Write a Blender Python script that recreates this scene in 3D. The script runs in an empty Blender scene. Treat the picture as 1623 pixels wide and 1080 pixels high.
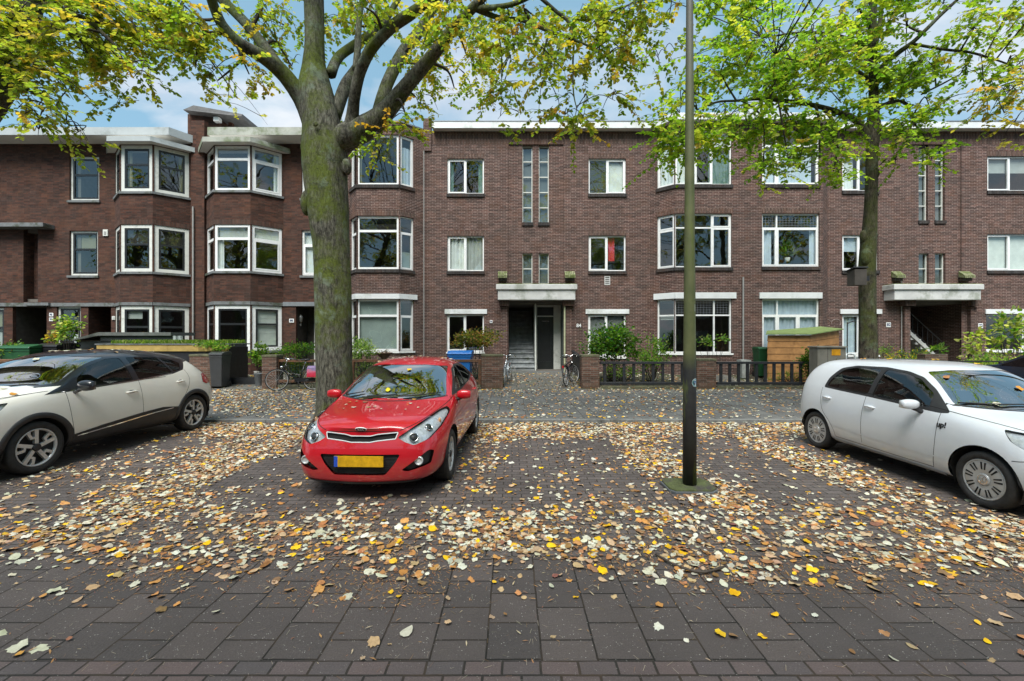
import bpy, bmesh, math, random
import numpy as np
from mathutils import Vector, Matrix
from mathutils.bvhtree import BVHTree
PI = math.pi
R = math.radians
rnd = random.Random(7)
rng = np.random.default_rng(11)
scene = bpy.context.scene
COL = scene.collection
CAMH, FPX, HOR, CX = 1.72, 690.0, 536.0, 811.5

def PX(px, d): return (px - CX) * d / FPX
def PZ(py, d): return CAMH - (py - HOR) * d / FPX
def at(px, py, d): return Vector((PX(px, d), d, PZ(py, d)))

# ------------------------------------------------------------------ materials
MATS = {}
def newmat(name):
    m = bpy.data.materials.new(name); m.use_nodes = True
    nt = m.node_tree; nt.nodes.clear()
    out = nt.nodes.new('ShaderNodeOutputMaterial')
    MATS[name] = m
    return m, nt, out
def N(nt, t, **kw):
    n = nt.nodes.new(t)
    for k, v in kw.items():
        if k in n.inputs: n.inputs[k].default_value = v
        else: setattr(n, k, v)
    return n
def L(nt, a, b): nt.links.new(a, b)
def rgba(c): return (c[0], c[1], c[2], 1.0)
def mixcol(nt, fac, a, b, blend='MIX'):
    m = nt.nodes.new('ShaderNodeMix'); m.data_type = 'RGBA'; m.blend_type = blend
    for sock, v in ((m.inputs[0], fac), (m.inputs[6], a), (m.inputs[7], b)):
        if hasattr(v, 'is_linked') or isinstance(v, bpy.types.NodeSocket): L(nt, v, sock)
        elif isinstance(v, (int, float)): sock.default_value = v
        else: sock.default_value = rgba(v)
    return m.outputs[2]
def ramp(nt, fac, stops):
    r = nt.nodes.new('ShaderNodeValToRGB')
    e = r.color_ramp.elements
    while len(e) > 1: e.remove(e[-1])
    e[0].position = stops[0][0]; e[0].color = rgba(stops[0][1])
    for p, c in stops[1:]:
        k = e.new(p); k.color = rgba(c)
    L(nt, fac, r.inputs[0])
    return r.outputs[0]
def gray(v): return (v, v, v)
def noise(nt, vec, scale, detail=4, rough=.55, dist=0):
    n = N(nt, 'ShaderNodeTexNoise', Scale=scale, Detail=detail, Roughness=rough, Distortion=dist)
    if vec is not None: L(nt, vec, n.inputs['Vector'])
    return n.outputs['Fac']
def tc(nt, which='Object'):
    return nt.nodes.new('ShaderNodeTexCoord').outputs[which]
def bump(nt, h, s=.3, d=.01):
    b = N(nt, 'ShaderNodeBump', Strength=s, Distance=d); L(nt, h, b.inputs['Height']); return b.outputs['Normal']
def principled(nt, out, col, rough=.6, metal=0, normal=None, coat=0, spec=.5):
    p = nt.nodes.new('ShaderNodeBsdfPrincipled')
    def s(sock, v):
        if isinstance(v, bpy.types.NodeSocket): L(nt, v, sock)
        elif isinstance(v, (int, float)): sock.default_value = v
        else: sock.default_value = rgba(v)
    s(p.inputs['Base Color'], col); s(p.inputs['Roughness'], rough); s(p.inputs['Metallic'], metal)
    p.inputs['Coat Weight'].default_value = coat; p.inputs['Coat Roughness'].default_value = .03
    p.inputs['Specular IOR Level'].default_value = spec
    if normal is not None: L(nt, normal, p.inputs['Normal'])
    L(nt, p.outputs[0], out.inputs['Surface'])
    return p
def simple(name, c, rough=.6, metal=0, var=.25, scale=6, bmp=.15, bscale=60, coat=0, spec=.5, c2=None, thr=.55):
    """base colour varied by noise; optional second colour (moss, dirt) in patches"""
    m, nt, out = newmat(name)
    co = tc(nt)
    f = noise(nt, co, scale, 6, .6)
    lo = tuple(x * (1 - var) for x in c); hi = tuple(min(1, x * (1 + var)) for x in c)
    col = ramp(nt, f, [(.3, lo), (.7, hi)])
    if c2 is not None:
        g = noise(nt, co, scale * .45, 7, .7)
        col = mixcol(nt, ramp(nt, g, [(thr - .05, gray(0)), (thr + .07, gray(1))]), col, c2)
    nrm = bump(nt, noise(nt, co, bscale, 4, .6), bmp, .004) if bmp else None
    principled(nt, out, col, rough, metal, nrm, coat, spec)
    return m

def brick_mat(name, c1, c2, mortar, bw=.215, bh=.0625, mw=.009, rot=False, weather=.35, wcol=(.05, .05, .045), warm=(.15, .062, .03)):
    m, nt, out = newmat(name)
    uv = tc(nt, 'UV')
    mp = nt.nodes.new('ShaderNodeMapping')
    if rot: mp.inputs['Rotation'].default_value = (0, 0, PI / 2)
    L(nt, uv, mp.inputs[0])
    b = nt.nodes.new('ShaderNodeTexBrick')
    L(nt, mp.outputs[0], b.inputs['Vector'])
    b.inputs['Scale'].default_value = 1; b.inputs['Brick Width'].default_value = bw
    b.inputs['Row Height'].default_value = bh; b.inputs['Mortar Size'].default_value = mw
    b.inputs['Mortar Smooth'].default_value = .2; b.inputs['Bias'].default_value = 0
    b.offset = .5
    b.inputs['Color1'].default_value = rgba(c1); b.inputs['Color2'].default_value = rgba(c2)
    b.inputs['Mortar'].default_value = rgba(mortar)
    co = tc(nt, 'Object')
    col = b.outputs['Color']
    # every brick its own tone: stretched noise, then broad weathering
    mp2 = nt.nodes.new('ShaderNodeMapping'); mp2.inputs['Scale'].default_value = (1 / bw * .9, 1 / bh * .9, 1)
    L(nt, mp.outputs[0], mp2.inputs[0])
    w = nt.nodes.new('ShaderNodeTexWhiteNoise'); w.noise_dimensions = '2D'
    fl = N(nt, 'ShaderNodeVectorMath', operation='FLOOR'); L(nt, mp2.outputs[0], fl.inputs[0]); L(nt, fl.outputs[0], w.inputs['Vector'])
    col = mixcol(nt, .48, col, ramp(nt, w.outputs['Value'], [(0, gray(.15)), (.5, gray(.5)), (1, gray(.88))]), 'OVERLAY')
    g = noise(nt, co, .45, 6, .65)
    col = mixcol(nt, ramp(nt, g, [(.42, gray(0)), (.75, gray(weather))]), col, wcol)
    gw = noise(nt, co, 1.3, 6, .7)
    col = mixcol(nt, ramp(nt, gw, [(.50, gray(0)), (.70, gray(.34))]), col, warm)
    g2 = noise(nt, co, 2.2, 5, .7)
    col = mixcol(nt, ramp(nt, g2, [(.35, gray(.0)), (.75, gray(.16))]), col, mixcol(nt, .5, col, (.24, .19, .16)))
    nrm = bump(nt, b.outputs['Fac'], .4, -.006)
    principled(nt, out, col, .88, 0, nrm, spec=.25)
    return m

# ------------------------------------------------------------------ mesh builder
class MB:
    def __init__(s): s.v = []; s.f = []; s.mi = []; s.M = Matrix.Identity(4); s.m = 0; s.sm = []; s.smooth = False
    def add(s, vs, fs):
        o = len(s.v)
        s.v += [tuple(s.M @ Vector(p)) for p in vs]
        for f in fs: s.f.append([o + i for i in f]); s.mi.append(s.m); s.sm.append(s.smooth)
        return s
    def box(s, x0, x1, y0, y1, z0, z1):
        if x1 < x0: x0, x1 = x1, x0
        if y1 < y0: y0, y1 = y1, y0
        if z1 < z0: z0, z1 = z1, z0
        return s.add([(x0, y0, z0), (x1, y0, z0), (x1, y1, z0), (x0, y1, z0), (x0, y0, z1), (x1, y0, z1), (x1, y1, z1), (x0, y1, z1)],
                     [(0, 3, 2, 1), (4, 5, 6, 7), (0, 1, 5, 4), (1, 2, 6, 5), (2, 3, 7, 6), (3, 0, 4, 7)])
    def cbox(s, x0, x1, y0, y1, z0, z1, c=.01):
        """box with chamfered vertical and top edges"""
        if x1 < x0: x0, x1 = x1, x0
        if y1 < y0: y0, y1 = y1, y0
        P = [(x0 + c, y0), (x1 - c, y0), (x1, y0 + c), (x1, y1 - c), (x1 - c, y1), (x0 + c, y1), (x0, y1 - c), (x0, y0 + c)]
        cx, cy = (x0 + x1) / 2, (y0 + y1) / 2
        def ins(p): return (p[0] + (c if p[0] < cx else -c), p[1] + (c if p[1] < cy else -c))
        vs = [(x, y, z0) for x, y in P] + [(x, y, z1 - c) for x, y in P] + [(*ins(p), z1) for p in P]
        fs = [tuple(range(7, -1, -1)), tuple(range(16, 24))]
        for k in (0, 8): fs += [(k + i, k + (i + 1) % 8, k + 8 + (i + 1) % 8, k + 8 + i) for i in range(8)]
        return s.add(vs, fs)
    def beam(s, a, b, w, h=None, up=(0, 0, 1)):
        a, b = Vector(a), Vector(b); h = h or w
        t = (b - a).normalized(); u = Vector(up)
        if abs(t.dot(u)) > .95: u = Vector((0, 1, 0))
        r = t.cross(u).normalized() * (w / 2); q = r.cross(t).normalized() * (h / 2)
        vs = [a - r - q, a + r - q, a + r + q, a - r + q, b - r - q, b + r - q, b + r + q, b - r + q]
        return s.add(vs, [(0, 1, 2, 3), (7, 6, 5, 4), (0, 4, 5, 1), (1, 5, 6, 2), (2, 6, 7, 3), (3, 7, 4, 0)])
    def tube(s, pts, rad, seg=8, cap=True):
        pts = [Vector(p) for p in pts]; n = len(pts)
        if not hasattr(rad, '__len__'): rad = [rad] * n
        vs = []; u = None
        for i, p in enumerate(pts):
            t = (pts[min(i + 1, n - 1)] - pts[max(i - 1, 0)])
            t = t.normalized() if t.length > 1e-9 else Vector((0, 0, 1))
            if u is None: u = t.orthogonal().normalized()
            u = (u - t * u.dot(t)); u = u.normalized() if u.length > 1e-6 else t.orthogonal().normalized()
            w = t.cross(u)
            vs += [p + (u * math.cos(2 * PI * k / seg) + w * math.sin(2 * PI * k / seg)) * rad[i] for k in range(seg)]
        fs = [(i * seg + k, i * seg + (k + 1) % seg, (i + 1) * seg + (k + 1) % seg, (i + 1) * seg + k) for i in range(n - 1) for k in range(seg)]
        if cap: fs += [tuple(range(seg - 1, -1, -1)), tuple((n - 1) * seg + k for k in range(seg))]
        return s.add(vs, fs)
    def lathe(s, prof, seg=32, axis='z', c=(0, 0, 0), closed=False):
        """prof = [(r, h)]"""
        vs = []
        for r, h in prof:
            for k in range(seg):
                a = 2 * PI * k / seg; p = (r * math.cos(a), r * math.sin(a), h)
                if axis == 'x': p = (h, p[0], p[1])
                elif axis == 'y': p = (p[0], h, p[1])
                vs.append((p[0] + c[0], p[1] + c[1], p[2] + c[2]))
        n = len(prof)
        rr = range(n if closed else n - 1)
        fs = [(i * seg + k, i * seg + (k + 1) % seg, ((i + 1) % n) * seg + (k + 1) % seg, ((i + 1) % n) * seg + k) for i in rr for k in range(seg)]
        return s.add(vs, fs)
    def prism(s, poly, h0, h1, axis='z'):
        def P(a, b, h): return {'z': (a, b, h), 'y': (a, h, b), 'x': (h, a, b)}[axis]
        n = len(poly)
        vs = [P(a, b, h0) for a, b in poly] + [P(a, b, h1) for a, b in poly]
        fs = [tuple(range(n - 1, -1, -1)), tuple(range(n, 2 * n))] + [(i, (i + 1) % n, n + (i + 1) % n, n + i) for i in range(n)]
        return s.add(vs, fs)
    def ball(s, c, r, seg=12, rings=8, sc=(1, 1, 1)):
        vs = []
        for i in range(rings + 1):
            a = PI * i / rings
            for k in range(seg):
                b = 2 * PI * k / seg
                vs.append((c[0] + r * sc[0] * math.sin(a) * math.cos(b), c[1] + r * sc[1] * math.sin(a) * math.sin(b), c[2] + r * sc[2] * math.cos(a)))
        fs = [(i * seg + k, (i + 1) * seg + k, (i + 1) * seg + (k + 1) % seg, i * seg + (k + 1) % seg) for i in range(rings) for k in range(seg)]
        return s.add(vs, fs)
    def build(s, name, mats, parent=None, bevel=0, fixn=False, loc=None):
        me = bpy.data.meshes.new(name)
        me.from_pydata(s.v, [], s.f)
        if not isinstance(mats, (list, tuple)): mats = [mats]
        for m in mats: me.materials.append(m)
        me.polygons.foreach_set('material_index', s.mi)
        me.polygons.foreach_set('use_smooth', s.sm)
        if fixn:
            bm = bmesh.new(); bm.from_mesh(me); bmesh.ops.remove_doubles(bm, verts=bm.verts, dist=1e-5)
            bmesh.ops.recalc_face_normals(bm, faces=bm.faces); bm.to_mesh(me); bm.free()
        auto_uv(me)
        return link(name, me, parent, bevel, loc)
def islands(nv, fs):
    par = list(range(nv))
    def find(a):
        while par[a] != a: par[a] = par[par[a]]; a = par[a]
        return a
    for f in fs:
        r = find(f[0])
        for v in f[1:]:
            q = find(v)
            if q != r: par[q] = r
    g = {}
    for i, f in enumerate(fs): g.setdefault(find(f[0]), []).append(i)
    return list(g.values())
def _build_islands(s, name, mats, parent=None, bevel=0):
    out = []
    for comp in islands(len(s.v), s.f):
        m = MB(); used = {}
        for fi in comp:
            q = []
            for v in s.f[fi]:
                if v not in used: used[v] = len(m.v); m.v.append(s.v[v])
                q.append(used[v])
            m.f.append(q); m.mi.append(s.mi[fi]); m.sm.append(s.sm[fi])
        out.append(m.build(name, mats, parent, bevel))
    return out
MB.build_islands = _build_islands
def auto_uv(me):
    n = len(me.polygons)
    if not n: return
    me.update()
    uv = me.uv_layers.new(name='UVMap')
    nl = len(me.loops)
    vi = np.empty(nl, dtype=np.int32); me.loops.foreach_get('vertex_index', vi)
    co = np.empty(len(me.vertices) * 3); me.vertices.foreach_get('co', co); co = co.reshape(-1, 3)[vi]
    nr = np.empty(n * 3); me.polygons.foreach_get('normal', nr); nr = nr.reshape(-1, 3)
    lt = np.empty(n, dtype=np.int32); me.polygons.foreach_get('loop_total', lt)
    nr = np.repeat(nr, lt, axis=0)
    flat = np.abs(nr[:, 2]) > .75
    h = np.sqrt(nr[:, 0] ** 2 + nr[:, 1] ** 2) + 1e-9
    tx, ty = -nr[:, 1] / h, nr[:, 0] / h
    u = np.where(flat, co[:, 0], co[:, 0] * tx + co[:, 1] * ty)
    v = np.where(flat, co[:, 1], co[:, 2])
    uv.data.foreach_set('uv', np.stack([u, v], 1).astype(np.float32).ravel())
def link(name, me, parent=None, bevel=0, loc=None):
    o = bpy.data.objects.new(name, me); COL.objects.link(o)
    if parent is not None: o.parent = parent
    if loc is not None: o.location = loc
    if bevel:
        b = o.modifiers.new('bevel', 'BEVEL'); b.width = bevel; b.segments = 2; b.limit_method = 'ANGLE'; b.angle_limit = R(40)
        b.use_clamp_overlap = True
    return o
def tag(o, label=None, cat=None, group=None, kind=None):
    if label: o['label'] = label
    if cat: o['category'] = cat
    if group: o['group'] = group
    if kind: o['kind'] = kind
    return o
def thing(name, label, cat, loc=(0, 0, 0), rz=0, group=None):
    o = bpy.data.objects.new(name, None); COL.objects.link(o); o.location = loc; o.rotation_euler = (0, 0, rz)
    o.empty_display_size = .1
    return tag(o, label, cat, group)
def dup(o, parent=None):
    c = o.copy(); COL.objects.link(c)
    if parent is not None: c.parent = parent
    for ch in [x for x in COL.objects if x.parent == o]: dup(ch, c)
    return c
def text_mesh(mb, txt, size, origin, right=(1, 0, 0), up=(0, 0, 1), ext=.002, bold=0.0):
    cu = bpy.data.curves.new('txt', 'FONT'); cu.body = txt; cu.size = size; cu.align_x = 'CENTER'; cu.align_y = 'CENTER'
    cu.extrude = ext; cu.offset = bold; cu.resolution_u = 3
    o = bpy.data.objects.new('txt', cu); COL.objects.link(o)
    dg = bpy.context.evaluated_depsgraph_get(); dg.update()
    me = o.evaluated_get(dg).to_mesh()
    rt, u = Vector(right).normalized(), Vector(up).normalized(); n = rt.cross(u)
    vs = [Vector(origin) + rt * v.co.x + u * v.co.y + n * v.co.z for v in me.vertices]
    fs = [tuple(p.vertices) for p in me.polygons]
    o.evaluated_get(dg).to_mesh_clear()
    mb.add(vs, fs)
    bpy.data.objects.remove(o); bpy.data.curves.remove(cu)

def sash_glass(name, tint=(.75, .8, .78), boost=1.55, rough=.0, base=.0):
    """clear window glass: tinted see-through plus mirror reflection by angle"""
    m, nt, out = newmat(name)
    t = N(nt, 'ShaderNodeBsdfTransparent'); t.inputs[0].default_value = rgba(tint)
    g = N(nt, 'ShaderNodeBsdfGlossy'); g.inputs['Roughness'].default_value = rough; g.inputs[0].default_value = (1, 1, 1, 1)
    # Schlick reflectance, the same from both sides of the pane
    f0 = ((boost - 1) / (boost + 1)) ** 2
    lw = N(nt, 'ShaderNodeLayerWeight', Blend=.5); pw = N(nt, 'ShaderNodeMath', operation='POWER'); L(nt, lw.outputs['Facing'], pw.inputs[0]); pw.inputs[1].default_value = 5
    fr = N(nt, 'ShaderNodeMath', operation='MULTIPLY_ADD'); L(nt, pw.outputs[0], fr.inputs[0]); fr.inputs[1].default_value = 1 - f0; fr.inputs[2].default_value = f0
    w = noise(nt, tc(nt), 1.3, 2)
    L(nt, bump(nt, w, .06, .05), g.inputs['Normal'])
    mx = N(nt, 'ShaderNodeMixShader')
    if base:
        a = N(nt, 'ShaderNodeMath', operation='ADD'); L(nt, fr.outputs[0], a.inputs[0]); a.inputs[1].default_value = base; a.use_clamp = True
        L(nt, a.outputs[0], mx.inputs[0])
    else: L(nt, fr.outputs[0], mx.inputs[0])
    L(nt, t.outputs[0], mx.inputs[1]); L(nt, g.outputs[0], mx.inputs[2]); L(nt, mx.outputs[0], out.inputs['Surface'])
    return m
# ------------------------------------------------------------------ cars
def paint(name, c, fl=0):
    m, nt, out = newmat(name)
    co = tc(nt)
    f = noise(nt, co, 3, 6, .6)
    col = ramp(nt, f, [(.3, tuple(x * .94 for x in c)), (.7, c)])
    # road dust on the lower flanks
    sp = N(nt, 'ShaderNodeSeparateXYZ'); L(nt, co, sp.inputs[0])
    d = N(nt, 'ShaderNodeMapRange'); d.inputs[1].default_value = .18; d.inputs[2].default_value = .6; d.inputs[3].default_value = .35; d.inputs[4].default_value = 0
    L(nt, sp.outputs[2], d.inputs[0])
    mm = N(nt, 'ShaderNodeMath', operation='MULTIPLY'); L(nt, d.outputs[0], mm.inputs[0]); L(nt, noise(nt, co, 9, 6, .7), mm.inputs[1])
    col = mixcol(nt, mm.outputs[0], col, (.16, .15, .13))
    principled(nt, out, col, .28, 0, None, coat=1, spec=.5)
    return m
M_red = paint('red_paint', (.52, .004, .014)); M_cream = paint('cream_paint', (.80, .785, .72)); M_white = paint('white_paint', (.66, .70, .75))
M_blue = paint('navy_paint', (.02, .035, .09))
M_blackp = paint('black_paint', (.008, .009, .014))
M_plast = simple('black_plastic', (.022, .022, .024), .5, var=.3, bmp=.1, bscale=200)
M_gap = simple('shut_gap', (.006, .006, .006), .8, bmp=0)
M_tyre = simple('tyre_rubber', (.021, .021, .022), .75, var=.4, scale=20, bmp=.3, bscale=90)
M_alloy = simple('silver_alloy', (.58, .59, .60), .3, .35, var=.12, bmp=0)
M_cover = simple('wheel_cover', (.46, .47, .48), .35, .3, var=.12, bmp=0)
M_chrome = simple('chrome', (.8, .81, .82), .1, 1, var=.05, bmp=0)
M_inter = simple('car_interior', (.035, .036, .038), .8, var=.4, scale=14)
M_lens = simple('lamp_reflector', (.66, .68, .70), .22, .35, var=.25, scale=30, bmp=.4, bscale=25)
M_badge = simple('bright_badge', (.78, .79, .80), .25, .2, var=.05, bmp=0)
M_redl = simple('tail_lens', (.42, .01, .012), .12, 0, var=.2, bmp=0, coat=1)
M_amber = simple('amber_lens', (.75, .32, .1), .15, 0, var=.1, bmp=0, coat=1)
M_plate_y = simple('yellow_plate', (.64, .36, .01), .4, var=.3, scale=13, bmp=0)
M_plate_b = simple('blue_plate_strip', (.02, .08, .5), .4, var=.08, bmp=0)
M_carglass = sash_glass('car_glass', (.42, .48, .46), 1.9)
M_screen = sash_glass('windscreen_glass', (.42, .48, .46), 1.9, base=.34)
M_darkglass = sash_glass('tinted_car_glass', (.10, .11, .115), 1.7)
M_lampglass = sash_glass('lamp_glass', (.9, .92, .93), 1.45)

def subdiv_cage(st, W, levels=3):
    """st: stations front to rear: (yb, ym, yt, cen, [x1..x6], [z1..z7]) for one half"""
    V = []; F = []
    n = len(st); rows = 8
    idx = {}
    def vid(key, co):
        if key not in idx: idx[key] = len(V); V.append(co)
        return idx[key]
    def pt(i, j, side):
        yb, ym, yt, cen, xs, zs = st[i]
        # rows 0..7: 0 bottom centre, 1 bottom edge, 2 sill, 3 mid, 4 shoulder, 5 roof edge, 6 top mid, 7 top centre
        ys = [yb, yb, yb * .5 + ym * .5, ym, ym * .4 + yt * .6, yt, yt + cen * .75, yt + cen]
        x = 0 if j in (0, 7) else xs[j - 1]
        z = zs[0] if j == 0 else zs[j - 1]
        if j == 0: z = zs[0]
        if j in (0, 7): side = 0
        return vid((i, j, side), (x * (side if side else 1), ys[j], z))
    for i in range(n - 1):
        for j in range(rows - 1):
            for sd in (1, -1):
                q = [pt(i, j, sd), pt(i, j + 1, sd), pt(i + 1, j + 1, sd), pt(i + 1, j, sd)]
                if sd < 0: q.reverse()
                F.append(q)
    for i, sgn in ((0, 1), (n - 1, -1)):
        yb, ym, yt, cen, xs, zs = st[i]
        ys = [yb, yb, yb * .5 + ym * .5, ym, ym * .4 + yt * .6, yt, yt + cen * .75, yt + cen]
        def cp(j):
            if j == 0: return pt(i, 0, 0)
            if j == 7: return pt(i, 7, 0)
            return vid((i, 'c', j), (0, ys[j] + cen * (.9 if j < 6 else 1), zs[j - 1]))
        for j in range(rows - 1):
            for sd in (1, -1):
                q = [cp(j), cp(j + 1), pt(i, j + 1, sd), pt(i, j, sd)]
                q = [v for k, v in enumerate(q) if v not in q[:k]]
                if sd * sgn < 0: q.reverse()
                if len(q) > 2: F.append(q)
    me = bpy.data.meshes.new('cage'); me.from_pydata(V, [], F)
    o = bpy.data.objects.new('cage', me); COL.objects.link(o)
    s = o.modifiers.new('s', 'SUBSURF'); s.levels = levels; s.render_levels = levels
    dg = bpy.context.evaluated_depsgraph_get(); dg.update()
    m2 = bpy.data.meshes.new_from_object(o.evaluated_get(dg))
    bpy.data.objects.remove(o); bpy.data.meshes.remove(me)
    bm = bmesh.new(); bm.from_mesh(m2); bpy.data.meshes.remove(m2)
    bmesh.ops.recalc_face_normals(bm, faces=bm.faces)
    return bm

def inpoly(p, poly):
    x, y = p; c = False; n = len(poly); j = n - 1
    for i in range(n):
        xi, yi = poly[i]; xj, yj = poly[j]
        if (yi > y) != (yj > y) and x < (xj - xi) * (y - yi) / (yj - yi + 1e-12) + xi: c = not c
        j = i
    return c
def rpoly(poly, r=.03, n=3):
    """round a polygon's corners"""
    out = []; m = len(poly)
    for i in range(m):
        p = Vector(poly[i]); a = Vector(poly[i - 1]); b = Vector(poly[(i + 1) % m])
        ra = min(r, (a - p).length * .4); rb = min(r, (b - p).length * .4)
        A = p + (a - p).normalized() * ra; B = p + (b - p).normalized() * rb
        for k in range(n + 1):
            t = k / n; out.append(tuple(A * (1 - t) ** 2 + p * 2 * t * (1 - t) + B * t * t))
    return out
def circ(cy, cz, r, n=36, sq=1.0): return [(cy + r * math.cos(2 * PI * k / n), cz + r * sq * math.sin(2 * PI * k / n)) for k in range(n)]
def smooth_line(pts, n=6):
    P = [Vector(p) for p in pts]; out = []
    for i in range(len(P) - 1):
        a = P[max(i - 1, 0)]; b = P[i]; c = P[i + 1]; d = P[min(i + 2, len(P) - 1)]
        for k in range(n):
            t = k / n
            out.append(.5 * ((2 * b) + (c - a) * t + (2 * a - 5 * b + 4 * c - d) * t * t + (3 * b - a - 3 * c + d) * t ** 3))
    out.append(P[-1]); return out

class Car:
    def __init__(s, name, label, st, mats, L_, W_, H_):
        s.bm = subdiv_cage(st, W_)
        # fit to the true outer size
        for ax, (lo, hi) in ((0, (-W_ / 2, W_ / 2)), (1, (0, L_))):
            a = min(v.co[ax] for v in s.bm.verts); b = max(v.co[ax] for v in s.bm.verts)
            for v in s.bm.verts: v.co[ax] = lo + (v.co[ax] - a) / (b - a) * (hi - lo)
        b = max(v.co.z for v in s.bm.verts); a = min(v.co.z for v in s.bm.verts)
        for v in s.bm.verts: v.co.z = a + (v.co.z - a) / (b - a) * (H_ - a)
        s.bm.normal_update()
        s.bvh = BVHTree.FromBMesh(s.bm)
        s.refv = [v.co.copy() for v in s.bm.verts]; s.refn = [v.normal.copy() for v in s.bm.verts]
        s.bm.faces.ensure_lookup_table()
        s.reff = [[v.index for v in f.verts] for f in s.bm.faces]
        s.lay = s.bm.faces.layers.int.new('part')
        s.root = thing(name, label, 'car')
        s.mats = mats; s.parts = {0: ('body', mats['body'])}; s.k = 0
    def nrm(s, co):
        loc, n, i, d = s.bvh.find_nearest(co)
        if i is None: return Vector((0, 0, 1))
        acc = Vector(); 
        for vi in s.reff[i]:
            w = 1 / ((s.refv[vi] - co).length + 1e-4); acc += s.refn[vi] * w
        return acc.normalized()
    def cut(s, poly, view, cond, name=None, mat=None, only=None):
        """cut poly (2D in view 'x': (y,z), 'y': (x,z), 'z': (x,y)) out of faces for which cond(centre, normal)"""
        ax = {'x': (1, 2), 'y': (0, 2), 'z': (0, 1)}[view]; k = {'x': 0, 'y': 1, 'z': 2}[view]
        bm = s.bm
        n = len(poly)
        for i in range(n):
            a, b = poly[i], poly[(i + 1) % n]
            if math.hypot(a[0] - b[0], a[1] - b[1]) < 1e-5: continue
            e = .006
            lo = (min(a[0], b[0]) - e, min(a[1], b[1]) - e); hi = (max(a[0], b[0]) + e, max(a[1], b[1]) + e)
            fs = []
            for f in bm.faces:
                c0 = [v.co[ax[0]] for v in f.verts]
                if max(c0) < lo[0] or min(c0) > hi[0]: continue
                c1 = [v.co[ax[1]] for v in f.verts]
                if max(c1) < lo[1] or min(c1) > hi[1]: continue
                if cond(f.calc_center_median(), f.normal): fs.append(f)
            if not fs: continue
            nn = [0, 0, 0]; nn[ax[0]] = -(b[1] - a[1]); nn[ax[1]] = b[0] - a[0]
            pc = [0, 0, 0]; pc[ax[0]] = a[0]; pc[ax[1]] = a[1]
            geom = list({e_ for f in fs for e_ in f.edges}) + fs + list({v for f in fs for v in f.verts})
            bmesh.ops.bisect_plane(bm, geom=geom, dist=1e-6, plane_co=pc, plane_no=Vector(nn).normalized())
        s.k += 1
        for f in bm.faces:
            c = f.calc_center_median()
            if only is not None and f[s.lay] not in only: continue
            if cond(c, f.normal) and inpoly((c[ax[0]], c[ax[1]]), poly): f[s.lay] = s.k
        s.parts[s.k] = (name, mat)
        return s.k
    def extract(s, ids, name, mat, parent=None, offset=0, flip=False, smooth=True, split=True):
        if isinstance(ids, int): ids = [ids]
        vm = {}; vs = []; fs = []; ns = []
        for f in s.bm.faces:
            if f[s.lay] not in ids: continue
            q = []
            for v in f.verts:
                if v not in vm:
                    n = s.nrm(v.co); vm[v] = len(vs); vs.append(v.co + n * offset); ns.append(-n if flip else n)
                q.append(vm[v])
            if flip: q.reverse()
            fs.append(q)
        if not vs: return None
        first = None
        for comp in (islands(len(vs), fs) if split else [range(len(fs))]):
            used = {}; v2 = []; f2 = []; n2 = []
            for fi in comp:
                q = []
                for v in fs[fi]:
                    if v not in used: used[v] = len(v2); v2.append(vs[v]); n2.append(tuple(ns[v]))
                    q.append(used[v])
                f2.append(q)
            if len(f2) < 3: continue
            me = bpy.data.meshes.new(name); me.from_pydata(v2, [], f2); me.materials.append(mat)
            me.polygons.foreach_set('use_smooth', [True] * len(f2))
            me.normals_split_custom_set_from_vertices(n2)
            o = link(name, me, parent or s.root); first = first or o
        return first
    def proj(s, p, view, side=1):
        """project a 2D point onto the body"""
        if view == 'x': o = Vector((side * 3, p[0], p[1])); d = Vector((-side, 0, 0))
        elif view == 'y': o = Vector((p[0], -3 * side, p[1])); d = Vector((0, side, 0))
        else: o = Vector((p[0], p[1], 4)); d = Vector((0, 0, -1))
        loc, n, i, dd = s.bvh.ray_cast(o, d)
        if loc is None: return None, None
        return loc, s.nrm(loc)
    def strip(s, mb, pts, view, side=1, w=.006, off=.0015, sub=6, raw=False):
        P = pts if raw else smooth_line([Vector((a, b, 0)) for a, b in pts], sub)
        last = None
        Q = []
        for p in P:
            loc, n = s.proj((p[0], p[1]), view, side)
            if loc is not None: Q.append((loc + n * off, n))
        vs = []; 
        for i, (p, n) in enumerate(Q):
            t = (Q[min(i + 1, len(Q) - 1)][0] - Q[max(i - 1, 0)][0]).normalized(); c = t.cross(n).normalized() * w / 2
            vs += [p - c, p + c]
        mb.add(vs, [(2 * i, 2 * i + 1, 2 * i + 3, 2 * i + 2) for i in range(len(Q) - 1)])
    def ring(s, mb, cy, cz, r0, r1, side, a0=-20, a1=200, off=.012, n=48):
        """arch cladding following the body side"""
        rows = []
        for i in range(n + 1):
            a = R(a0 + (a1 - a0) * i / n); row = []
            for r in (r0, r0 + .001, (r0 + r1) / 2, r1 - .001, r1):
                q = (cy + r * math.cos(a), cz + r * math.sin(a)); loc, nn = s.proj(q, 'x', side)
                if loc is None: loc = Vector((side * .8, q[0], q[1])); nn = Vector((side, 0, 0))
                row.append(loc + Vector((side, 0, 0)) * (off if r not in (r0, r1) else -.01))
            rows.append(row)
        vs = [p for r_ in rows for p in r_]; m = 5
        mb.add(vs, [(i * m + k, i * m + k + 1, (i + 1) * m + k + 1, (i + 1) * m + k) for i in range(n) for k in range(m - 1)])

def wheel_arch(car, y, z, r):
    poly = circ(y, z, r, 40)
    k = car.cut(poly, 'x', lambda c, n: abs(c.x) > .45 and c.z < z + r + .1 and abs(c.y - y) < r + .15, 'cut')
    return k

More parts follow.
